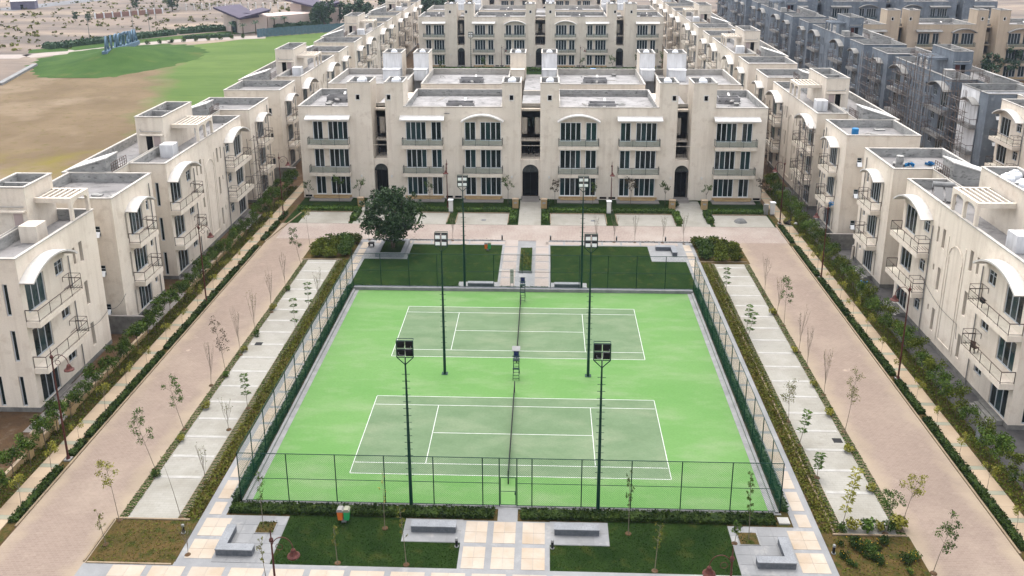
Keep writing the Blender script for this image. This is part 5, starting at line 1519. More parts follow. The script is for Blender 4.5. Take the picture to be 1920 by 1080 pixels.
for sgn, sd in ((-1, 'left'), (1, 'right')):
    k = 0
    for (x, y, s_) in ((21.9, 38.0, 1.0), (23.6, 37.6, 0.9), (25.3, 37.6, 0.85), (22.2, 39.6, 1.0), (23.9, 39.3, 1.05), (25.6, 39.4, 0.95), (22.3, 41.2, 1.1), (24.0, 41.2, 1.15), (25.6, 41.0, 0.9), (23.2, 42.4, 1.0), (21.7, 42.3, 0.95)):
        tag(put('leafy_bush', cm_[k % 3], None, (sgn * x, y, 0), k * 1.1, s_), f'leafy green bush in the far {sd} corner bed, {ordn(k)} counting from its near edge', 'bush', f'leafy bushes massed in the far {sd} corner bed'); k += 1
# marigold bed
r_ = np.random.default_rng(81); fbm = []
for k in range(3):
    me = bush_mesh(90 + k, 0.55, 0.6, 420, 0.07, 'leaf_mid' if k == 1 else 'leaf_hedge', 6); fbm.append(me)
    fl = MB(); fl.leaves((0, 0, 0.35), (0.55, 0.55, 0.28), 11, 0.045, r=r_, shell=0.8); fbm.append(fl.mesh('flowers', 'flower'))
for k in range(17):
    x, y = 21.7 + 4.6 * r_.random(), -15.2 + 3.9 * r_.random()
    o = put('marigold_bush', fbm[(k % 3) * 2], None, (x, y, 0), k * 0.9, 0.5 + 0.6 * r_.random())
    tag(o, 'low marigold bush with orange flowers in the near right corner bed', 'bush', 'marigold bushes in the near right corner bed')
    put('flowers', fbm[(k % 3) * 2 + 1], o)
for k, x in enumerate((22.6, 23.4, 24.2, 25.0, 25.7, 26.4)):
    tag(put('yellow_shrub', bm_[k % 2], None, (x, -10.6 + 0.15 * (k % 2), 0), k, 1.0 + 0.3 * (k % 3)), 'yellow-flowered shrub on the near kerb of the right parking strip', 'shrub', 'yellow-flowered shrubs before the right parking strip')

# big dark tree in its planter
def big_tree():
    t = thing('broadleaf_tree', 'big dark round-crowned tree in a stone planter beyond the far left court corner', 'tree', (-16.4, 40.0, 0.38))
    tr = MB(); r = np.random.default_rng(5)
    for a in range(3):
        an = a * 2.1; tr.tube((0.12 * math.cos(an), 0.12 * math.sin(an), 0), (0.5 * math.cos(an), 0.5 * math.sin(an), 2.4), 0.12, 7, 0.08)
        for k in range(5):
            az = an + (r.random() - 0.5) * 1.6
            tr.tube((0.5 * math.cos(an), 0.5 * math.sin(an), 1.6 + 0.25 * k), (2.2 * math.cos(az), 2.2 * math.sin(az), 3.0 + 0.9 * k), 0.06, 5, 0.02)
    part('trunk', tr, 'bark', t)
    cr = MB()
    for k in range(210):
        d = r.normal(size=3); d /= np.linalg.norm(d)
        rr = 0.5 + 0.48 * r.random()
        zz = d[2]
        rad = 3.75 * (1.0 if zz < 0 else 1.0 - 0.28 * zz)
        c = (d[0] * rad * rr, d[1] * rad * rr, 4.35 + zz * 3.4 * rr)
        if c[2] < 1.5: c = (c[0], c[1], 1.5 + 0.6 * r.random())
        s_ = 0.45 + 0.45 * r.random()
        cr.leaves(c, (s_, s_, s_ * 0.75), 52, 0.15, r=r, shell=0.3)
    for k in range(60):                                    # ragged outer sprays
        az = r.random() * 2 * PI; el = (r.random() - 0.35) * 1.6
        c = (4.0 * math.cos(az) * math.cos(el), 4.0 * math.sin(az) * math.cos(el), 4.2 + 3.9 * math.sin(el) * 0.9)
        if c[2] > 1.3: cr.leaves(c, (0.3, 0.3, 0.3), 22, 0.13, r=r)
    part('crown', cr, 'leaf_dark', t)
big_tree()

# street saplings
def sapling_mesh(kind, H, lean, seed):
    r = np.random.default_rng(seed)
    tr, cr = MB(), MB()
    def P(f): return np.array([lean * f, 0.12 * math.sin(seed + 3 * f) * H / 5, H * f])
    pts = [tuple(P(f)) for f in (0, 0.2, 0.4, 0.6, 0.8, 1.0)]
    tk = 0.028 if kind != 'bare' else 0.022
    for i, (a, b_) in enumerate(zip(pts, pts[1:])): tr.tube(a, b_, tk * (1 - 0.16 * i), 5, tk * (1 - 0.16 * (i + 1)))
    def branch(f, L, up, az=None):
        az = r.random() * 2 * PI if az is None else az
        a = P(f); b_ = a + np.array([L * math.cos(az), L * math.sin(az), up])
        tr.tube(tuple(a), tuple(b_), 0.012, 4, 0.006); return b_
    leafm = 'leaf_mid'
    if kind in ('green', 'yellow', 'bronze', 'yellow2', 'sparse'):
        leafm = {'green': 'leaf_mid', 'yellow': 'leaf_yellow', 'yellow2': 'leaf_yellow', 'bronze': 'leaf_brown', 'sparse': 'leaf_ground'}[kind]
        lo = {'green': 0.45, 'yellow': 0.6, 'yellow2': 0.75, 'bronze': 0.35, 'sparse': 0.5}[kind]
        nb = {'green': 11, 'yellow': 9, 'yellow2': 5, 'bronze': 14, 'sparse': 16}[kind]
        for k in range(nb):
            f = lo + (1 - lo) * k / nb
            b_ = branch(f, 0.25 + 0.4 * (1 - abs(2 * (f - lo) / (1 - lo) - 0.8)) * r.random() + 0.1, 0.35 + 0.3 * r.random())
            n_ = {'green': 34, 'yellow': 32, 'yellow2': 30, 'bronze': 16, 'sparse': 24}[kind]
            cr.leaves(tuple(b_), (0.30, 0.30, 0.32), int(n_ * 1.7), 0.062 if kind != 'sparse' else 0.045, r=r, shell=0.1)
    elif kind in ('big', 'big2'):
        leafm = 'leaf_mid' if kind == 'big' else 'leaf_yellow'
        fs = (0.45, 0.68, 0.85, 1.0) if kind == 'big' else (0.35, 0.5, 0.62, 0.75, 0.88, 1.0)
        for f in fs:
            for k in range(8):
                az = 2 * PI * k / 8 + f * 5; L = 0.34 + 0.25 * r.random(); a = P(f)
                e = a + np.array([L * math.cos(az), L * math.sin(az), 0.14 - 0.12 * r.random()])
                w = np.array([-math.sin(az), math.cos(az), 0]) * 0.085
                m_ = (a * 0.35 + e * 0.65) + np.array([0, 0, 0.07])
                cr.quad(tuple(a + (e - a) * 0.2), tuple(m_ - w), tuple(e), tuple(m_ + w))
                cr.quad(tuple(a + (e - a) * 0.1), tuple(m_ * 0.8 + a * 0.2 + w * 1.3 + [0, 0, .05]), tuple(a * 0.3 + e * 0.7 + w * 2.2), tuple(m_ * 0.7 + a * 0.3))
    elif kind == 'bare':
        leafm = 'leaf_brown' if seed % 3 else 'leaf_ground'
        for k in range(6):
            az = 2 * PI * k / 6 + seed; f0 = 0.22 + 0.05 * k; a = P(f0); sp_ = 0.25 + 0.35 * r.random(); top_ = H * (0.72 + 0.3 * r.random())
            m_ = a + np.array([sp_ * 0.5 * math.cos(az), sp_ * 0.5 * math.sin(az), (top_ - a[2]) * 0.45]); e = a + np.array([sp_ * math.cos(az), sp_ * math.sin(az), top_ - a[2]])
            tr.tube(tuple(a), tuple(m_), 0.014, 4, 0.011); tr.tube(tuple(m_), tuple(e), 0.011, 4, 0.005)
            for j in range(5):
                q = m_ + (e - m_) * (j / 5); d = np.array([0.22 * (r.random() - 0.5), 0.22 * (r.random() - 0.5), 0.28 + 0.2 * r.random()])
                tr.tube(tuple(q), tuple(q + d), 0.007, 3, 0.004)
                cr.leaves(tuple(q + d), (0.08, 0.08, 0.12), 4 if seed % 3 == 0 else 2, 0.035, r=r)
    elif kind == 'pole':
        leafm = 'leaf_yellow'; cr.leaves(tuple(P(0.97)), (0.08, 0.08, 0.12), 8, 0.05, r=r)
    else:   # slender, wispy, leafy
        leafm = {'slender': 'leaf_mid', 'wisp2': 'leaf_yellow', 'wispy': 'leaf_ground', 'leafy': 'leaf_mid'}[kind]
        n_ = {'slender': 16, 'wisp2': 7, 'wispy': 12, 'leafy': 20}[kind]
        for k in range(n_):
            f = 0.45 + 0.55 * k / n_; b_ = branch(f, 0.1 + 0.16 * r.random(), 0.15 + 0.1 * r.random())
            cr.leaves(tuple(b_), (0.12, 0.12, 0.14), {'leafy': 18, 'slender': 11, 'wispy': 8, 'wisp2': 4}[kind], 0.06, r=r, shell=0.1)
    return tr.mesh('trunk', 'bark_pale'), cr.mesh('crown', leafm)
SAP = [(-26.49, -11.29, 4.3, -0.50, 'yellow'), (-26.59, -5.55, 4.6, -0.9, 'green'), (-26.5, -0.22, 4.4, -0.8, 'green'), (-26.15, 8.37, 5.4, -0.5, 'bronze'),
(-26.9, 6.74, 4.2, 0.18, 'bare'), (-26.2, 12.39, 5.2, -0.24, 'bare'), (-26.2, 16.82, 4.9, 0.00, 'bare'), (-26.1, 21.73, 5.2, 0.00, 'bare'), (-26.2, 27.20, 4.8, -0.11, 'bare'),
(-26.5, 34.63, 4.5, -0.7, 'green'), (-27.0, 40.78, 4.6, -0.3, 'yellow2'), (-22.40, 3.13, 3.0, -0.13, 'big'), (-22.9, -0.09, 2.7, 0.00, 'bare'), (-22.19, -7.02, 3.1, -0.07, 'bare'),
(-21.90, 16.14, 4.0, -0.05, 'big'), (-21.96, 21.21, 3.4, 0.00, 'big'), (-21.45, 23.18, 4.4, -0.05, 'bare'), (-22.35, -10.99, 5.0, -0.89, 'pole'), (-20.49, -14.49, 2.6, 0.10, 'bare'),
(-26.3, -13.70, 2.49, -0.20, 'wispy'), (-16.42, -11.6, 4.3, 0.00, 'slender'), (-14.71, -16.44, 2.83, -0.23, 'wispy'), (-10.60, -14.9, 2.6, -0.14, 'wispy'), (-8.16, -11.49, 4.4, 0.00, 'wisp2'),
(-6.19, -14.9, 4.3, -0.25, 'wispy'), (8.20, -11.46, 4.6, -0.03, 'slender'), (16.1, -11.8, 5.0, -0.22, 'leafy'), (9.56, -14.9, 3.5, 0.20, 'wispy'), (15.1, -12.2, 1.6, 0.12, 'leafy'),
(22.33, 27.67, 2.97, -0.11, 'big'), (22.40, 18.34, 2.93, 0.20, 'big'), (22.13, 16.63, 2.93, 0.5, 'big'), (26.4, 27.37, 4.9, -0.11, 'bare'), (26.6, 20.26, 5.0, 0.00, 'green'),
(26.5, 22.73, 4.2, 0.43, 'bare'), (26.6, 14.61, 4.42, 0.15, 'bare'), (26.6, 6.89, 4.31, 0.09, 'bare'), (26.5, 11.54, 4.26, 0.00, 'bare'), (26.5, 1.18, 5.0, 0.49, 'sparse'),
(22.39, -0.82, 2.92, 0.4, 'big'), (22.45, 2.57, 3.15, -0.12, 'sparse'), (22.6, -4.87, 1.9, 0.00, 'big'), (22.49, -10.7, 4.6, 0.6, 'big2'), (26.5, -10.5, 3.98, 0.6, 'yellow'),
(25.34, -10.9, 3.02, 0.27, 'green'), (27.0, -14.5, 3.74, 0.6, 'green'), (-20.0, 43.3, 3.18, -0.33, 'bare'), (13.85, 43.30, 3.97, 0.00, 'bare'), (20.0, 43.0, 4.42, -0.32, 'bare'),
(11.24, 43.3, 3.6, 0.00, 'bare'), (17.34, 43.3, 3.65, 0.19, 'bare'), (-9.3, 43.3, 3.9, 0.1, 'bare'), (9.0, 43.3, 3.8, -0.1, 'bare')]
KD = {'yellow': 'sapling with yellow-green crown', 'yellow2': 'sapling with small yellow crown', 'green': 'sapling with leafy green crown', 'bronze': 'sapling with sparse bronze leaves', 'bare': 'nearly bare sapling',
      'big': 'big-leaved sapling', 'big2': 'tall sapling with yellow-green big leaves', 'pole': 'bare leaning pole-like sapling', 'wispy': 'wispy pale sapling', 'wisp2': 'very thin wispy sapling',
      'slender': 'slender upright sapling', 'leafy': 'leafy narrow sapling', 'sparse': 'sapling with sparse olive crown'}
def where(x, y):
    if y > 42: return 'beside the road beyond the courts'
    if abs(x) > 23.5: return ('on the left' if x < 0 else 'on the right') + ' road verge'
    if abs(x) > 20.8: return ('on the left' if x < 0 else 'on the right') + ' bed by the court walk'
    return 'on the near ' + ('left' if x < 0 else 'right') + ' lawn and paving'
cnt = {}
SAPs = sorted(SAP, key=lambda q: (q[0] > 0, q[1]))
tot = {}
for (x, y, H, ln_, kd) in SAPs: tot[(kd, where(x, y))] = tot.get((kd, where(x, y)), 0) + 1
for i, (x, y, H, ln_, kd) in enumerate(SAPs):
    w_ = where(x, y); c = cnt.get((kd, w_), 0); cnt[(kd, w_)] = c + 1
    lab = f'{KD[kd]} {w_}' + (f', {ordn(c)} from the near end' if tot[(kd, w_)] > 1 else '')
    t = thing('sapling', lab, 'sapling', (x, y, 0.0), 0, 'saplings along the parking strips and lawns')
    a, b_ = sapling_mesh(kd, H, ln_, 300 + i)
    put('trunk', a, t); put('crown', b_, t)
    put('mulch_ring', cached(('mulch',), lambda: MB().lathe([(0.22, 0.0), (0.2, 0.04), (0.05, 0.06)], n=9).mesh('mulch_ring', 'soil_brown')), t, (0, 0, 0.02))

# small trees against the middle building
def small_tree_meshes(seed, m, H=2.6, n=260, rad=0.62, leaf=0.085, bush=False):
    r = np.random.default_rng(seed); tr, cr = MB(), MB()
    tr.tube((0, 0, 0), (0.05, 0.03, H * 0.55), 0.035, 5, 0.025)
    for k in range(9):
        az = r.random() * 2 * PI; L = rad * (0.3 + 0.6 * r.random()); z = H * (0.6 + 0.4 * r.random())
        e = (L * math.cos(az), L * math.sin(az), z)
        tr.tube((0.05, 0.03, H * 0.5), e, 0.014, 4, 0.006)
        cr.leaves(e, (rad * 0.5, rad * 0.5, rad * 0.42), n // 9, leaf, r=r, shell=0.15)
    return tr.mesh('trunk', 'bark'), cr.mesh('crown', m)
ft_m = [small_tree_meshes(400 + k, 'leaf_brown' if k == 2 else 'leaf_mid', 3.4, 210, 0.75, 0.10) for k in range(3)]
for i, (x, y, k) in enumerate(((-31.9, 58.8, 0), (-27.5, 59.0, 0), (-24.4, 58.7, 0), (-14.2, 58.6, 1), (-2.9, 58.8, 0), (3.9, 58.8, 2), (9.3, 58.6, 1), (14.7, 58.8, 2), (19.6, 58.5, 0), (25.5, 58.8, 0), (33.2, 58.9, 2))):
    t = thing('young_tree', f'young tree before the wall of the middle building, {ordn(i)} from the left', 'tree', (x, y, 0), i * 1.7, 'young trees against the middle building', 0.9 + 0.25 * ((i * 5) % 3) / 2)
    put('trunk', ft_m[k][0], t); put('crown', ft_m[k][1], t)
sy = [bush_mesh(500 + k, 0.6, 0.9, 300, 0.13, 'leaf_dark', 5) for k in range(2)]
for i, (x, y) in enumerate(((-2.0, 58.0), (2.6, 58.0), (-24.2, 57.9), (20.9, 57.9), (25.2, 58.0))):
    tag(put('dark_shrub', sy[i % 2], None, (x, y, 0), i), f'dark spiky shrub beside a door pillar of the middle building, {ordn(i)} from the left' if i != 0 else 'dark spiky shrub left of the middle entrance steps', 'shrub', 'dark shrubs beside the door pillars')
for i, (x, y) in enumerate(((-1.75, 57.0), (2.3, 57.0), (-23.9, 57.0), (20.4, 57.0), (24.9, 57.0))):
    t = thing('gate_pillar', ['yellow stone pillar left of the middle entrance steps', 'yellow stone pillar right of the middle entrance steps', 'yellow stone pillar by the left entrance', 'yellow stone pillar left of the right entrance', 'yellow stone pillar right of the right entrance'][i], 'pillar', (x, y, 0), 0, 'yellow stone pillars at the entrances')
    part('shaft', MB().box(-0.42, 0.42, -0.32, 0.32, 0, 1.25), 'cream_wall', t); part('cap', MB().box(-0.47, 0.47, -0.37, 0.37, 1.25, 1.36), 'slab', t)
    part('plaque', MB().box(-0.22, 0.22, -0.34, -0.322, 0.7, 0.95), 'band_white', t)

# rows of young trees between sidewalk and side buildings
rowm = [small_tree_meshes(600 + k, 'leaf_row', 2.7, 950, 0.88, 0.08) for k in range(5)]
rowg = [small_tree_meshes(620 + k, 'leaf_olive' if k % 2 else 'leaf_row', 2.5, 1000, 1.02, 0.08) for k in range(5)]
rt_ = np.random.default_rng(91)
y = -9.5; i = 0
while y < 66:
    s_ = 0.8 + 0.35 * rt_.random()
    t = thing('row_tree', f'bushy young tree in the left row beside the sidewalk, {ordn(i)} from the near end', 'tree', (-36.15 + 0.25 * (rt_.random() - 0.5), y, 0), rt_.random() * 6, 'young trees in a row beside the left sidewalk', s_)
    put('trunk', rowm[i % 5][0], t); put('crown', rowm[i % 5][1], t)
    y += 1.75 + 0.5 * rt_.random(); i += 1
y = -10; i = 0
while y < 68:
    if not (-0.4 < y < 1.2):
        s_ = 0.72 + 0.4 * rt_.random()
        t = thing('row_tree', f'bushy young tree in the right row beside the sidewalk, {ordn(i)} from the near end', 'tree', (36.25 + 0.4 * (rt_.random() - 0.5), y, 0), rt_.random() * 6, 'young trees in a row beside the right sidewalk', s_)
        put('trunk', rowg[i % 5][0], t); put('crown', rowg[i % 5][1], t); i += 1
    y += 1.35 + 0.5 * rt_.random()
# thin saplings standing in the kerb hedges
km = [sapling_mesh('yellow2', 1.9, 0.05, 700 + k) for k in range(3)]
for sgn, sd in ((-1, 'left'), (1, 'right')):
    y = -10.2 if sgn < 0 else -10.5; i = 0
    while y < 54:
        t = thing('sapling', f'small thin sapling standing in the {sd} kerb hedge, {ordn(i)} from the near end', 'sapling', (sgn * 34.05, y, 0), y, f'thin saplings in the {sd} kerb hedge', 0.75 + 0.35 * rt_.random())
        put('trunk', km[i % 3][0], t); put('crown', km[i % 3][1], t)
        y += 3.9 + rt_.random() * 0.4; i += 1

# low walls beside the rows and between the side buildings
def low_wall(p0, p1, h, w, m, label, cap='slab', cat='wall'):
    p0v, p1v = Vector((*p0, 0)), Vector((*p1, 0)); d = p1v - p0v; L = d.length
    t = thing('low_wall', label, cat, (p0[0], p0[1], 0), math.atan2(d.y, d.x))
    part('wall', MB().box(0, L, -w / 2, w / 2, 0, h), m, t)
    part('coping', MB().box(-0.02, L + 0.02, -w / 2 - 0.03, w / 2 + 0.03, h, h + 0.06), cap, t)
    return t
low_wall((-36.95, -12), (-36.95, -4.6), 0.55, 0.2, 'cream_wall', 'low yellow stone wall behind the left row of trees, at the near end')
low_wall((-36.95, -2.7), (-36.95, -1.0), 0.6, 0.22, 'cream_wall', 'short piece of low yellow wall beside the nearest left entrance')
low_wall((-36.95, 2.0), (-36.95, 16.3), 0.5, 0.2, 'cream_wall', 'low yellow stone wall before the nearest left building')
low_wall((-36.95, 27), (-36.95, 45), 0.45, 0.2, 'cream_wall', 'low yellow stone wall before the second left building')
low_wall((-36.9, 16.45), (-46, 16.45), 1.9, 0.25, 'dark_plinth', 'dark grey wall between the nearest two left buildings', 'patio')
low_wall((-36.9, 70.2), (-45, 70.2), 1.9, 0.25, 'dark_plinth', 'dark grey wall between the second and third left buildings', 'patio')
low_wall((37.0, 42.1), (42.5, 42.1), 1.9, 0.25, 'dark_plinth', 'dark grey wall between the nearest two right buildings', 'patio')
low_wall((39.4, 38.6), (41.8, 42.0), 1.6, 0.2, 'stucco', 'slanting cream wall beside the dark grey wall on the right', 'patio')
low_wall((36.9, 43.6), (36.9, 56), 0.5, 0.2, 'patio', 'low pale wall before the second right building', 'patio')
for i, (x, y, l) in enumerate(((-36.95, -4.4, 'nearest square yellow pillar by the left entrance path'), (-36.95, -2.9, 'second square yellow pillar by the left entrance path'), (-36.95, -0.8, 'third square yellow pillar in the left low wall'), (-36.95, 1.8, 'fourth square yellow pillar in the left low wall'))):
    t = thing('gate_pillar', l, 'pillar', (x, y, 0)); part('shaft', MB().box(-0.35, 0.35, -0.28, 0.28, 0, 1.3), 'cream_wall', t); part('cap', MB().box(-0.4, 0.4, -0.33, 0.33, 1.3, 1.38), 'slab', t)
for y, l in ((0.4, 'nearest grey stone pier beside the right row of trees'), (27.1, 'grey stone pier beside the right row of trees, farther off')):
    t = thing('stone_pier', l, 'pier', (36.9, y, 0))
    for k in range(7): part('stone', MB().box(-0.34 + 0.02 * (k % 2), 0.36 - 0.02 * (k % 3), -0.33, 0.34 - 0.02 * (k % 2), 0.19 * k, 0.19 * k + 0.175), 'granite', t)
# door steps of the side buildings
for sgn, X, ys in ((-1, XL, (4.3, 22.2, 32.3, 52.4)), (1, XR, (4.2, 24.4, 34.0, 49.6, 59.8))):
    for i, y in enumerate(ys):
        t = thing('door_steps', f'stone steps at a ground floor door of the {"left" if sgn < 0 else "right"} row, {ordn(i)} from the near end', 'steps', (X, y, 0), 0 if sgn < 0 else PI, 'steps at the ground floor doors')
        for k in range(3): part('step', MB().box(0.03, 1.25 - 0.35 * k, -1.6, 1.6, 0.15 * k, 0.15 * (k + 1) - 0.004), 'patio' if sgn < 0 else 'dark_plinth', t)

# scaffolding
def scaffold(label, loc, rz, L, H, D=1.0, nx=None, group='scaffolds on the right hand buildings', name='scaffolding'):
    nx = nx or max(2, int(L / 1.5)); nz = int(H / 1.7)
    t = thing(name, label, 'scaffolding', loc, rz, group)
    up_ = cached(('sup', H), lambda: MB().tube((0, 0, 0), (0, 0, H), 0.045, 5).mesh('upright', 'scaffold'))
    lg = cached(('slg', L), lambda: MB().tube((0, 0, 0), (L, 0, 0), 0.04, 4).mesh('ledger', 'scaffold'))
    tv = cached(('stv', D), lambda: MB().tube((0, 0, 0), (0, -D, 0), 0.03, 4).mesh('transom', 'scaffold'))
    for k in range(nx + 1):
        for y in (0, -D): put('upright', up_, t, (L * k / nx, y - 0.05, 0), rot=(0.01 * ((k * 3) % 5 - 2), 0.012 * ((k * 7) % 5 - 2), 0))
    for j in range(1, nz + 1):
        for y in (0, -D): put('ledger', lg, t, (0, y - 0.08, 1.7 * j), rot=(0, 0.01 * ((j * 3) % 5 - 2), 0))
        for k in range(0, nx + 1): put('transom', tv, t, (L * k / nx + 0.03, -0.05, 1.7 * j + 0.05))
    for j in range(0, nz, 2):
        put('brace', cached(('sbr', L, j % 4), lambda: MB().tube((0, 0, 0), (L if j % 4 == 0 else -L, 0, 3.4), 0.028, 4).mesh('brace', 'scaffold')), t, (0 if j % 4 == 0 else L, -D - 0.08, 1.7 * j))
# local frames: front faces -x on the right, so rz = -90 degrees
scaffold('rusty scaffold on the face of the second right building, near its far bay', (38.2, 81.5, 0), -R90, 6.5, 11.5)
scaffold('rusty scaffold in the recess of the second right building, near side', (38.5, 58.5, 0), -R90, 4.5, 12.5)
scaffold('tall scaffold on the front of the near grey building', (68.2, 104, 0), -R90, 9.0, 14.5)
scaffold('scaffold at the near end of the grey building with a stair tower', (68.3, 84.5, 0), 0, 5.5, 15.5)
scaffold('scaffold in front of the white-washed narrow building', (68.2, 80.4, 0), -R90, 5.0, 13.5)
scaffold('scaffold round the stair tower of the grey building', (67.9, 93.5, 0), -R90, 5.0, 17.0)
scaffold('scaffold on the far grey short block', (68.2, 121, 0), -R90, 8.0, 13.0)
scaffold('scaffold in the recess of the second left building', (-38.6, 54.7, 0), R90, 3.6, 10.5, group='scaffold on the left')

# roof furniture on the side buildings
def solar_heater(x, y, z, rz, label):
    t = thing('solar_water_heater', label, 'solar heater', (x, y, z), rz)
    part('tank', MB().tube((-1.0, 0.9, 1.35), (1.0, 0.9, 1.35), 0.3, 14), 'kerb_grey', t)
    for sx in (-0.5, 0.5): part('collector', MB().prism([(-0.9, 0.15), (-0.9, 0.22), (0.75, 1.32), (0.78, 1.25)], sx - 0.42, sx + 0.42, 'x'), 'panel', t)
    fr = MB()
    for sx in (-0.95, 0.95): fr.tube((sx, -0.9, 0), (sx, -0.9, 0.2), 0.025).tube((sx, 0.9, 0), (sx, 0.9, 1.1), 0.025).tube((sx, -0.9, 0.05), (sx, 0.9, 1.0), 0.02).tube((sx, -0.9, 0.02), (sx, 0.9, 0.02), 0.02)
    part('stand', fr, 'rail', t)
solar_heater(41.6, 22.2, 12.77, -0.25, 'solar water heater with silver tank on the nearest right roof')
for i, (x, y) in enumerate(((44.2, 12.3), (45.3, 13.2), (44.6, 14.4), (45.9, 15.2), (44.2, 16.3), (45.4, 17.3), (46.2, 12.4), (44.3, 10.9))):
    water_tank(x, y, 15.92, f'round white tank crowded on the nearest right tower, {ordn(i)} of eight', 1.0, group='white water tanks crowded on the nearest right tower')
t = thing('water_drum', 'bright blue water drum on the roof of the second right building', 'drum', (41.2, 47.0, 12.77)); part('drum', MB().lathe([(0.4, 0), (0.42, 1.0), (0.42, 1.35), (0.36, 1.45)], n=16), 'blue', t)
t = thing('cement_pipe', 'upright grey pipe section on the roof of the nearest right short block', 'pipe', (41.6, 33.6, 12.77)); part('pipe', MB().lathe([(0.4, 0), (0.4, 1.5)], n=16), 'parapet', t)
for i, (x, y, l) in enumerate(((43.2, 34.6, 'crumpled blue tarp on a right roof beside the grey pipe'), (45.6, 35.2, 'crumpled blue tarp on a right roof near the far parapet'), (38.2, 31.0, 'small blue rag on the ground by the nearest right short block'))):
    b = MB(); r = np.random.default_rng(i); b.leaves((0, 0, 0.15), (0.6, 0.35, 0.2), 40, 0.22, r=r)
    tag(part('blue_tarp', b, 'blue', None, (x, y, 12.8 if i < 2 else 0.02)), l, 'tarp')
t = thing('steel_grille', 'rusty steel grille leaning on the roof of the second right building', 'grille', (45.3, 58.6, 12.77), 0.4)
b = MB()
for k in range(6): b.box(-1.4 + 0.56 * k, -1.36 + 0.56 * k, 0, 0.04, 0, 1.3)
for k in range(5): b.box(-1.4, 1.44, 0, 0.04, 0.3 * k, 0.3 * k + 0.04)
part('bars', b, 'rust', t)
r = np.random.default_rng(77); b = MB()
for k in range(60):
    x_, y_ = r.random() * 2.2, r.random() * 1.6; b.box(x_, x_ + 0.22, y_, y_ + 0.11, 0, 0.09 + 0.2 * r.random())
tag(part('brick_heap', b, 'brick_wall', None, (43.6, 96.5, 12.8)), 'heap of red bricks on a right hand roof', 'bricks', kind='stuff')
# gear and clutter on balconies of the nearest right building
t = thing('loudspeaker', 'black floodlight standing on the upper near balcony at right', 'floodlight', (38.9, 7.2, 8.23)); part('head', MB().box(-0.12, 0.12, -0.25, 0.25, 0.5, 0.85), 'black', t); part('stand', MB().tube((0, 0, 0), (0, 0, 0.5), 0.03), 'black', t)
t = thing('wooden_chair', 'brown wooden chair on the lower near balcony at right', 'chair', (38.95, 7.4, 4.06), 0.4)
part('seat', MB().box(-0.25, 0.25, -0.25, 0.25, 0.42, 0.48), 'rust', t); part('backrest', MB().box(-0.25, -0.2, -0.25, 0.25, 0.48, 1.05), 'rust', t)
for sx in (-0.22, 0.22):
    for sy_ in (-0.22, 0.22): part('leg', MB().box(sx - 0.025, sx + 0.025, sy_ - 0.025, sy_ + 0.025, 0, 0.42), 'rust', t)
t = thing('water_drum', 'dark grey drum lying on the second right roof', 'drum', (43.8, 62.5, 12.77)); part('drum', MB().tube((0, 0, 0.4), (1.2, 0, 0.4), 0.4, 14), 'parapet', t)
tag(part('blue_bundle', MB().leaves((0, 0, 0.4), (0.3, 0.3, 0.45), 60, 0.15), 'blue', None, (38.9, 46.3, 4.06)), 'blue cloth bundle on a balcony of the second right building', 'bundle')
# wires slung along the fronts
def wire(pts, label):
    P_ = []
    for a, b_ in zip(pts, pts[1:]):
        for k in range(8):
            f = k / 8; P_.append((a[0] + (b_[0] - a[0]) * f, a[1] + (b_[1] - a[1]) * f, a[2] + (b_[2] - a[2]) * f - 1.0 * math.sin(PI * f) * 0.5))
    P_.append(pts[-1])
    tag(part('cable', MB().path(P_, 0.022, 4), 'iron', None), label, 'cable')
wire([(39.5, 20.0, 5.6), (39.5, 12.0, 4.4), (38.4, 9.5, 4.2)], 'sagging black cable across the nearest right building')
wire([(-39.2, 9.0, 4.1), (-39.4, 14.4, 3.6), (-39.2, 17.6, 3.8)], 'sagging black cable between the nearest two left buildings')

# pipes, blocks and rubbish on the flat roofs
rc = random.Random(12)
def clutter(x0, x1, y0, y1, z, n, where_):
    seen_ = {}
    for k in range(n):
        x, y = rc.uniform(x0, x1), rc.uniform(y0, y1); q = rc.random()
        b = MB()
        if q < 0.35:
            b.path([(0, 0, 0), (0, 0, 0.35), (0.5, 0.1, 0.35), (0.9, 0.15, 0.05)], 0.045, 5); nm, m_, ct = 'vent_pipe', 'parapet', 'pipe'
        elif q < 0.6:
            L_ = rc.uniform(1.0, 3.5); b.tube((0, 0, 0.06), (L_, 0.2, 0.06), 0.04, 5).tube((0, 0.15, 0.06), (L_ * 0.8, 0.5, 0.06), 0.035, 5); nm, m_, ct = 'loose_pipes', 'coping', 'pipes'
        elif q < 0.8:
            w_ = rc.uniform(0.3, 0.6); b.box(-w_, w_, -w_ * 0.7, w_ * 0.7, 0, 0.3); b.box(-w_ - .05, w_ + .05, -w_ * 0.7 - .05, w_ * 0.7 + .05, 0.3, 0.36); nm, m_, ct = 'hatch', 'concrete', 'roof hatch'
        else:
            for j in range(9): b.box(0.25 * rc.random() * 4, 0.25 * rc.random() * 4 + 0.3, rc.random() * 0.6, rc.random() * 0.6 + 0.8, 0, 0.06 + 0.1 * rc.random())
            nm, m_, ct = 'debris', 'parapet', 'debris'
        me = b.mesh(nm, m_)
        tag(put(nm, me, None, (x, y, z), rc.uniform(0, 6.2)), {'vent_pipe': 'bent grey vent pipe', 'loose_pipes': 'loose pale pipes', 'hatch': 'square hatch box', 'debris': 'grey rubble'}[nm] + ' on ' + where_ + (', ' + ordn(seen_.get(nm, 0)) if nm in seen_ else ''), ct, 'clutter on ' + where_)
        seen_[nm] = seen_.get(nm, 0) + 1
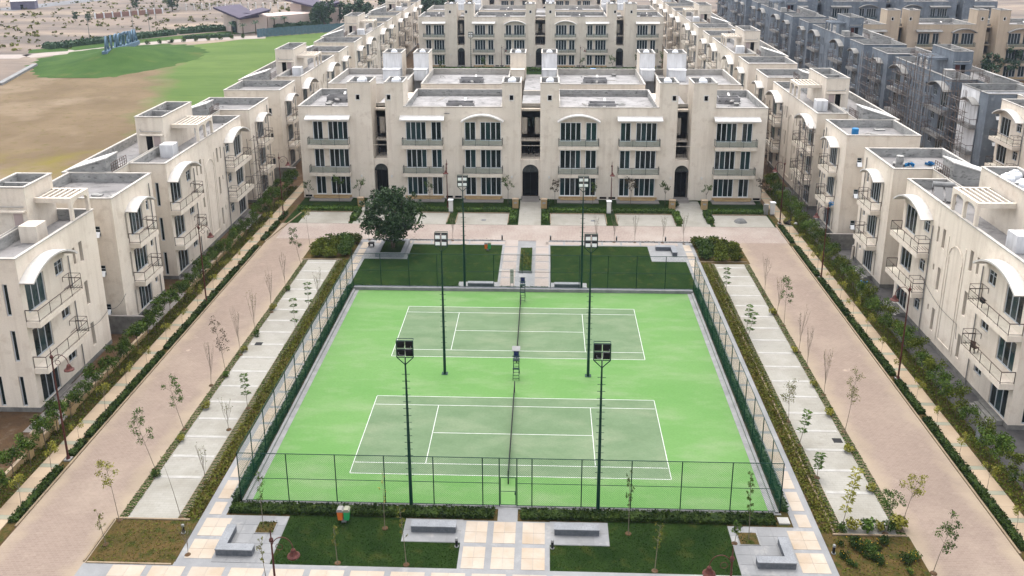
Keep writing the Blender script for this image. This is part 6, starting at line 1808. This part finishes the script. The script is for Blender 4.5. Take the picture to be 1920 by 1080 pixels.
for e in (-1, 1):
    clutter(min(e * 5.5, e * 16.5), max(e * 5.5, e * 16.5), 62, 73, 12.76, 7, f'the front roof of the nearest long block, {"left" if e < 0 else "right"} half')
    clutter(min(e * 5.5, e * 16.5), max(e * 5.5, e * 16.5), 80, 92.5, 12.76, 7, f'the rear roof of the nearest long block, {"left" if e < 0 else "right"} half')
    clutter(min(e * 27.5, e * 32), max(e * 27.5, e * 32), 62, 73, 12.76, 3, f'the {"left" if e < 0 else "right"} end roof of the nearest long block')
clutter(-47, -40.5, 18.3, 25.5, 12.76, 4, 'the nearest left short block')
clutter(-48, -44.5, 28, 36, 12.76, 4, 'the rear roof of the second left building')
clutter(-42.5, -40.5, 47, 53, 12.76, 2, 'the far end roof of the second left building')
clutter(-47, -40.5, 59, 66, 12.76, 4, 'the second left short block')
clutter(41, 47, 30.8, 37.5, 12.76, 4, 'the nearest right short block')
clutter(41, 47, 46, 53, 12.76, 4, 'the second right short block')
clutter(44.5, 48.5, 55, 63, 12.76, 4, 'the rear roof of the second right building')
clutter(40.5, 43, 3.5, 9, 12.76, 3, 'the near end roof of the nearest right building')
clutter(41, 47, 86.5, 93.5, 12.76, 3, 'the third right short block')

# ------------------------------------------------------------------ second garden court behind the middle building
for i, (x, y, s_) in enumerate(((-24, 160, 1.4), (-14, 168, 1.3), (-6, 172, 1.1), (4, 171, 1.2), (12, 172, 1.1), (20, 170, 1.3), (27, 171, 1.4), (32, 150, 1.8), (31, 120, 1.8), (-31, 130, 1.8), (-33, 110, 1.8), (33, 165, 1.8))):
    t = thing('young_tree', f'green tree in the second garden court behind the middle building, {ordn(i)} from the left', 'tree', (x, y, 0), i, 'trees of the second garden court', s_)
    put('trunk', ft_m[i % 3 if i % 3 < 2 else 0][0], t); put('crown', ft_m[i % 2][1], t)
hedge((-30, 174), (32, 174), 1.2, 0.8, 'green hedge before the second apartment block', dens=8, size=0.3, m='leaf_mid', seed=77)
for i, (x, y) in enumerate(((-31.0, 89.5), (-30.5, 92))):
    tag(put('leafy_bush', cm_[i], None, (x, y + 12, 0), i, 3.0), ['nearer', 'farther'][i] + ' green bush in the gap left of the middle building', 'bush', 'green bushes in the gap left of the middle building')
B_ = thing('blue_tarp', 'bright blue tarp on the far parapet of the nearest long block', 'tarp', (10.9, 95.5, 12.9)); part('sheet', MB().lathe([(1.3, 0), (1.1, 0.4), (0.5, 0.7)], n=9), 'blue', B_)

# ------------------------------------------------------------------ the open land on the left
md = MB(); N = 34; ids = {}
def mound_h(x, y):
    dx, dy = (x + 124.5) , (y - 196.0)
    c, s_ = math.cos(-0.08), math.sin(-0.08)
    u, v = dx * c - dy * s_, dx * s_ + dy * c
    return 3.0 * math.exp(-((u - 1.5) / 9.5) ** 2 - ((v + 8) / 17.5) ** 2) + 0.9 * math.exp(-(u / 17.0) ** 2 - (v / 19) ** 2) + 0.05 * math.sin(x * 0.9) * math.cos(y * 0.7)
X0, X1, Y0, Y1 = -152, -98, 160, 235
for j in range(N + 1):
    for i_ in range(N + 1):
        x, y = X0 + (X1 - X0) * i_ / N, Y0 + (Y1 - Y0) * j / N
        md.v.append((x, y, mound_h(x, y) - 0.16))
for j in range(N):
    for i_ in range(N):
        a = j * (N + 1) + i_; md.f.append((a, a + 1, a + N + 2, a + N + 1)); md.m.append(0)
struct('grass_mound', md.mesh('grass_mound', 'mound_grass', True))
sign = thing('letter_sign', 'row of tall blue capital letters on a grassy mound, seen from behind', 'sign', (-132.6, 222.0, 0.0))
def letter(ch, k):
    cu = bpy.data.curves.new('t', 'FONT'); cu.body = ch; cu.size = 5.6; cu.extrude = 0.22; cu.resolution_u = 3; cu.offset = 0.12; cu.align_x = 'CENTER'
    o = bpy.data.objects.new('t', cu); COL.objects.link(o)
    dg = bpy.context.evaluated_depsgraph_get()
    me = bpy.data.meshes.new_from_object(o.evaluated_get(dg)); bpy.data.objects.remove(o)
    me.materials.clear(); me.materials.append(MT['letter']); me.materials.append(MT['letter_white'])
    for p_ in me.polygons:
        if abs(p_.normal.z) < 0.5: p_.material_index = 1
    d = 5.5 * k; ux, uy = 0.24, -0.971
    q = put('letter', me, sign)
    q.matrix_local = Matrix(((ux * 1.25, 0, -0.971, ux * d), (uy * 1.25, 0, -0.24, uy * d), (0, 1, 0, 1.2 + 0.36 * k), (0, 0, 0, 1)))
for k, ch in enumerate('AMSTORIA'): letter(ch, k)
bs = MB()
for k in range(8):
    d0, d1 = 5.5 * k - 2.75, 5.5 * k + 2.75; z = 1.2 + 0.36 * k
    p_, q_ = (0.235 * d0, -0.972 * d0), (0.235 * d1, -0.972 * d1)
    nx_, ny_ = 0.972 * 0.7, 0.235 * 0.7
    bs.prism([(p_[0] - nx_, p_[1] - ny_), (q_[0] - nx_, q_[1] - ny_), (q_[0] + nx_, q_[1] + ny_), (p_[0] + nx_, p_[1] + ny_)], z - 2.2, z, 'z')
part('base_strip', bs, 'letter_white', sign)
# paths and road strips of the open land
def ribbon(name, pts, w, z, m):
    b = MB()
    for (a, c) in zip(pts, pts[1:]):
        a, c = Vector((*a, 0)), Vector((*c, 0)); d = (c - a).normalized(); n_ = Vector((-d.y, d.x, 0)) * w / 2
        b.quad(*[tuple(v + Vector((0, 0, z))) for v in (a - n_, c - n_, c + n_, a + n_)])
    return struct(name, b, m)
ribbon('estate_path', [(-190, 194), (-155, 197), (-141, 213), (-126, 231), (-112, 238), (-96, 243)], 8.5, 0.004, 'slab_pink')
ribbon('verge', [(-160, 207), (-150, 212), (-135, 232), (-116, 252), (-100, 262)], 9, 0.009, 'mound_grass')
ribbon('far_road', [(-330, 290), (-248, 335), (-238, 372), (-226, 410), (-215, 460)], 16, 0.003, 'road_grey')
ribbon('far_road_top', [(-190, 420), (-120, 400), (-60, 396)], 8, 0.003, 'band_white')
t_ = low_wall((-134.0, 149.5), (-142.4, 180.0), 0.5, 1.3, 'kerb_grey', 'long low pale kerb wall at the left edge of the brown field', 'kerb_grey')
low_wall((-157.5, 186), (-175, 196), 1.4, 0.6, 'kerb_grey', 'low white boundary wall at the left edge of the open land', 'tank_white')
t = thing('boundary_wall', 'pinkish brick boundary wall with white pillars in the scrubland', 'wall', (-186, 300.5, 0), math.atan2(21.5, 19.3))
Lw = math.hypot(19.3, 21.5)
part('wall', MB().box(0, Lw, -0.15, 0.15, 0, 2.0), 'brick_wall', t)
for k in range(9): part('pillar', MB().box(Lw * k / 8 - 0.25, Lw * k / 8 + 0.25, -0.3, 0.3, 0, 2.4), 'tank_white', t)
t = thing('boundary_posts', 'line of white concrete fence posts beyond the gatehouse', 'fence', (-165, 335, 0))
for k in range(26): part('post', MB().box(-0.25, 0.25, -0.25, 0.25, 0, 3.0), 'white_paint', t, (3.4 * k, 6 * math.sin(k * 0.12), 0))
for k in range(4): part('wire', MB().tube((0, 0, 0.6 + 0.6 * k), (40, 6 * math.sin(1.4), 0.6 + 0.6 * k), 0.03, 4), 'kerb_grey', t)
t = thing('small_block_house', 'small square pale violet building beside the far road', 'building', (-241.0, 343, 0), 0.35)
part('wall', MB().box(-5, 5, -4, 4, 0, 3.6), mat('violet_wall', (0.20, 0.19, 0.26), (0.16, 0.15, 0.21), 0.5), t); part('roof', MB().box(-5.3, 5.3, -4.3, 4.3, 3.6, 3.9), 'white_paint', t)
part('door', MB().box(-1, 0.2, -4.03, -4.001, 0, 2.2), 'void', t)
# gatehouse with two butterfly roofs
gh = thing('gatehouse', 'cream gatehouse with two dark V-shaped butterfly roofs near the upper left', 'building', (0, 0, 0))
def gwall(pts, h0, h1, name='wall', m='gate_wall'):
    """closed footprint with heights linearly varying between first and last point"""
    b = MB()
    n_ = len(pts)
    for k in range(n_):
        a, c = pts[k], pts[(k + 1) % n_]
        b.quad((a[0], a[1], 0), (c[0], c[1], 0), (c[0], c[1], c[2]), (a[0], a[1], a[2]))
    b.quad(*[(p_[0], p_[1], p_[2]) for p_ in pts])
    return part(name, b, m, gh)
gwall([(-117.6, 262.0, 6.6), (-108.0, 252.5, 5.0), (-101.2, 262.2, 5.4), (-110, 272, 6.6)], 0, 0)
gwall([(-101.0, 262.6, 5.0), (-85.5, 275, 5.2), (-92, 284, 5.2), (-107, 272, 5.0)], 0, 0)
gwall([(-99.0, 285.5, 7.6), (-93.5, 281.6, 7.6), (-90, 287, 7.6), (-95, 291, 7.6)], 0, 0)
gwall([(-85.2, 280.0, 6.4), (-81.4, 277.5, 6.4), (-78.6, 281, 6.4), (-82, 284, 6.4)], 0, 0)
def vroof(pts_lo, pts_hi, th=1.1):
    """a slab given by its eave corners (x, y, z)"""
    b = MB(); n_ = len(pts_lo)
    b.quad(*pts_lo); b.quad(*pts_hi)
    for k in range(n_): b.quad(pts_lo[k], pts_lo[(k + 1) % n_], pts_hi[(k + 1) % n_], pts_hi[k])
    return b
def rf(pts, th): return vroof([(x, y, z) for x, y, z in pts], [(x, y, z + th) for x, y, z in pts])
part('roof', rf([(-119.6, 258.5, 8.2), (-106.8, 248.6, 5.3), (-102, 256, 5.4), (-113, 268, 8.3)], 0.7), 'purple_roof', gh)
part('roof', rf([(-106.79, 248.59, 5.3), (-98.4, 258.5, 7.3), (-104, 266, 7.3), (-112, 258, 5.4)], 0.7), 'purple_roof', gh)
part('roof', rf([(-101, 283, 9.2), (-84, 272.5, 6.6), (-79, 280, 6.8), (-95, 292, 9.3)], 0.7), 'purple_roof', gh)
part('roof', rf([(-83.99, 272.49, 6.6), (-77.5, 278, 8.2), (-80, 285, 8.2), (-87, 280, 6.8)], 0.7), 'purple_roof', gh)
part('glass_door', MB().prism([(-112.2, 255.7), (-110.2, 253.9), (-110.1, 254.1), (-112.1, 255.9)], 0.2, 4.2, 'z'), 'glass_far', gh)
part('skylight', MB().box(-108, -103, 256, 261, 6.0, 7.0), 'purple_roof', gh)
# blue-grey sheet fence, single sheets
t = thing('sheet_fence', 'tall blue-grey corrugated sheet fence along the far edge of the green lawn', 'fence', (-98.5, 241.5, 0), math.atan2(21.5, 31))
me = MB().box(0.02, 0.98, -0.04, 0.0, 0, 2.9).box(0.3, 0.42, -0.09, -0.041, 0, 2.9).box(0.7, 0.82, -0.09, -0.041, 0, 2.9).mesh('sheet', 'sheet_blue')
for k in range(44): put('sheet', me, t, (k * 1.0, 0, 0.06 * (k % 3)))
hedge((-99, 263), (-84, 275), 3.0, 2.2, 'dark green hedge between the gatehouse and the sheet fence', dens=6, size=0.4, m='leaf_far', seed=88)
hedge((-123, 237), (-108, 243), 1.6, 1.2, 'dark clipped bushes before the gatehouse', dens=8, size=0.3, m='leaf_far', seed=89)
for k in range(11):
    x, y = -136 + 3.3 * k, 219 + 2.1 * k
    tag(put('round_shrub', bm_[0], None, (x, y, 0), k, 2.4), f'small dark shrub beside the curved path, {ordn(k)} from the left', 'shrub', 'small shrubs beside the curved path')
hedge((-158, 213), (-132, 250), 5.0, 1.6, 'dark green planted strip behind the letters on the mound', dens=3.0, size=0.5, m='leaf_far', seed=98)
hedge((-131, 252), (-112, 268), 5.0, 1.8, 'dark green planted strip left of the gatehouse', dens=3.0, size=0.5, m='leaf_far', seed=99)
# palms
def palm(x, y, h, i):
    t = thing('palm_tree', f'small palm beside the gatehouse, {ordn(i)} from the left', 'palm', (x, y, 0), i, 'palms beside the gatehouse')
    part('trunk', MB().tube((0, 0, 0), (0.1, 0, h), 0.22, 7, 0.16), 'bark', t)
    b = MB(); r = np.random.default_rng(i + 5)
    for k in range(16):
        az = 2 * PI * k / 16 + 0.1 * i; L = 1.7 + 0.5 * r.random(); up0 = 1.4 * r.random()
        p0 = np.array([0.1, 0, h]); p1 = p0 + np.array([L * 0.5 * math.cos(az), L * 0.5 * math.sin(az), up0]); p2 = p0 + np.array([L * math.cos(az), L * math.sin(az), up0 * 0.4 - 0.2])
        w = np.array([-math.sin(az), math.cos(az), 0]) * 0.22
        b.quad(tuple(p0), tuple(p1 - w), tuple(p1 + w)); b.quad(tuple(p1 - w), tuple(p2), tuple(p1 + w))
    part('fronds', b, 'leaf_far', t)
for i, (x, y, h) in enumerate(((-109.5, 247.5, 3.4), (-105.8, 248.5, 3.0), (-101.8, 250.5, 3.6), (-98.6, 262.8, 4.0), (-95.5, 265.2, 3.6))): palm(x, y, h, i)
# tree groups: background belts of separate trees
def far_tree_mesh(seed, H, rad, m, conic=False):
    r = np.random.default_rng(seed); tr, cr = MB(), MB()
    tr.tube((0, 0, 0), (0.2, 0, H * 0.5), 0.22, 6, 0.12)
    for k in range(34):
        z = H * (0.2 + 0.78 * r.random()); f = (1 - z / H) if conic else math.sin(PI * min(1, max(0.08, (z / H - 0.1)))) 
        az = r.random() * 2 * PI; d = rad * (0.25 + 0.75 * f) * math.sqrt(r.random())
        cr.leaves((d * math.cos(az), d * math.sin(az), z), (rad * 0.3, rad * 0.3, H * 0.1), 26, 0.34, r=r)
    return tr.mesh('trunk', 'bark'), cr.mesh('crown', m)
ftm = [far_tree_mesh(800 + k, 8, 2.6, 'leaf_far', k % 2 == 0) for k in range(4)]
r = np.random.default_rng(17); belt = []
for k in range(58):
    f = r.random(); belt.append((-86 + 62 * f + 2 * r.random(), 270 + 42 * f + 16 * (r.random() - 0.3), 0.75 + 0.5 * r.random()))
for k, (x, y, s_) in enumerate(sorted(belt)):
    t = thing('dark_tree', f'slim dark tree in the belt right of the gatehouse, {ordn(k)} from the left', 'tree', (x, y, 0), k, 'belt of dark trees right of the gatehouse', s_)
    put('trunk', ftm[k % 4][0], t); put('crown', ftm[k % 4][1], t)
for i, (x, y, s_, l) in enumerate(((-166, 331, 1.3, 'dark bushy tree at the right end of the brick boundary wall'), (-186, 338, 0.7, 'lone small tree in the scrub behind the brick wall'), (-190, 292, 0.5, 'small bush tree in the scrub, left of the brick wall'),
                                (-183, 289, 0.45, 'small bush in the scrub, just left of the brick wall'), (-62, 222, 0.6, 'green bush at the right end of the lawn beside the left buildings'), (-66, 226, 0.5, 'yellowish bush at the right end of the lawn'),
                                (119, 163, 1.0, 'broad green tree in front of the peach coloured block'), (113.5, 160, 0.85, 'second green tree in front of the peach coloured block'), (124, 165, 0.95, 'third green tree in front of the peach coloured block'))):
    t = thing('bushy_tree', l, 'tree', (x, y, 0), i, scale=s_)
    put('trunk', ftm[1][0], t); put('crown', ftm[3 if x < 0 else 1][1], t)
# scrub bushes
scm = [bush_mesh(900 + k, 1.0, 1.0, 60, 0.35, 'leaf_far' if k else 'leaf_brown', 4) for k in range(3)]
sc = MB(); r = np.random.default_rng(44)
for k in range(2200):
    x, y = -420 + 340 * r.random(), 205 + 280 * r.random()
    if x > -150 - (y - 205) * 0.0 and y < 262 and x > -150: continue
    if x > -125 and y < 300: continue
    s_ = 0.35 + 0.9 * r.random() ** 2
    sc.leaves((x, y, 0.3 * s_), (1.2 * s_, 1.0 * s_, 0.6 * s_), 9, 0.45 * s_ + 0.15, r=r)
tag(put('scrub', sc.mesh('scrub', 'leaf_ground')), 'scattered dry scrub bushes on the open land', 'scrub', kind='stuff')
# power poles
for i, (x, y) in enumerate(((-150, 226), (-138, 245), (-115, 262), (-152, 262), (-90, 330), (-160, 300))):
    t = thing('power_pole', f'thin grey utility pole on the open land, {ordn(i)}', 'pole', (x, y, 0), 0, 'utility poles on the open land')
    part('post', MB().tube((0, 0, 0), (0, 0, 9), 0.14, 6, 0.09), 'concrete', t); part('crossarm', MB().box(-0.9, 0.9, -0.06, 0.06, 8.2, 8.35), 'concrete', t)

# ------------------------------------------------------------------ haze: one closed box of thin air round everything
hz = MB().box(-700, 600, -90, 900, -1.2, 41.5).mesh('haze', 'void')
hm = bpy.data.materials.new('thin_haze'); hm.use_nodes = True; hn = hm.node_tree; hn.nodes.clear()
ho = hn.nodes.new('ShaderNodeOutputMaterial'); hv = hn.nodes.new('ShaderNodeVolumePrincipled')
hv.inputs['Color'].default_value = (0.68, 0.80, 1.0, 1); hv.inputs['Density'].default_value = 0.00011; hv.inputs['Anisotropy'].default_value = 0.3
hn.links.new(hv.outputs[0], ho.inputs['Volume'])
hz.materials.clear(); hz.materials.append(hm)
hb = put('haze', hz); hb['kind'] = 'stuff'; hb['label'] = 'thin pale blue haze in the air over the whole estate'; hb['category'] = 'haze'

# odds and ends on the paths
hb_ = MB()
for (x, y, z, a, b, c, n_) in ((0, 0, 0.35, 0.5, 0.35, 0.35, 1), (0.55, 0.15, 0.4, 0.4, 0.35, 0.4, 2), (0.3, -0.3, 0.3, 0.4, 0.3, 0.3, 3)):
    hb_.lathe([(0.1, -c), (a * 0.9, -c * 0.7), (a, 0), (a * 0.7, c * 0.7), (0.08, c)], (x, y, z), 9)
t = thing('rubbish_sacks', 'black rubbish sacks with a white bag beside the farthest right street lamp', 'sacks', (34.9, 51.0, 0.05))
part('sack', hb_, 'black', t); part('white_bag', MB().lathe([(0.1, 0), (0.28, 0.1), (0.22, 0.25), (0.05, 0.32)], (1.15, -0.2, 0), 8), 'white_paint', t)
t = thing('stool', 'small dark stool on the paving left of the big dark tree', 'stool', (-19.3, 41.0, 0.04))
part('seat', MB().box(-0.35, 0.35, -0.3, 0.3, 0.42, 0.55), 'black', t)
for sx in (-0.28, 0.28):
    for sy_ in (-0.24, 0.24): part('leg', MB().box(sx - 0.04, sx + 0.04, sy_ - 0.04, sy_ + 0.04, 0, 0.42), 'black', t)
for i, (x, y) in enumerate(((-15.5, 51.8), (-5.9, 51.5), (9.0, 51.6))):
    tag(part('drain_cover', MB().box(x - 0.3, x + 0.3, y - 0.25, y + 0.25, 0.0, 0.03), 'granite_dark', None), ['small dark cover in the second north parking bay', 'small dark cover in the bay left of the middle entrance', 'small dark cover in the bay right of the middle entrance'][i], 'drain cover')
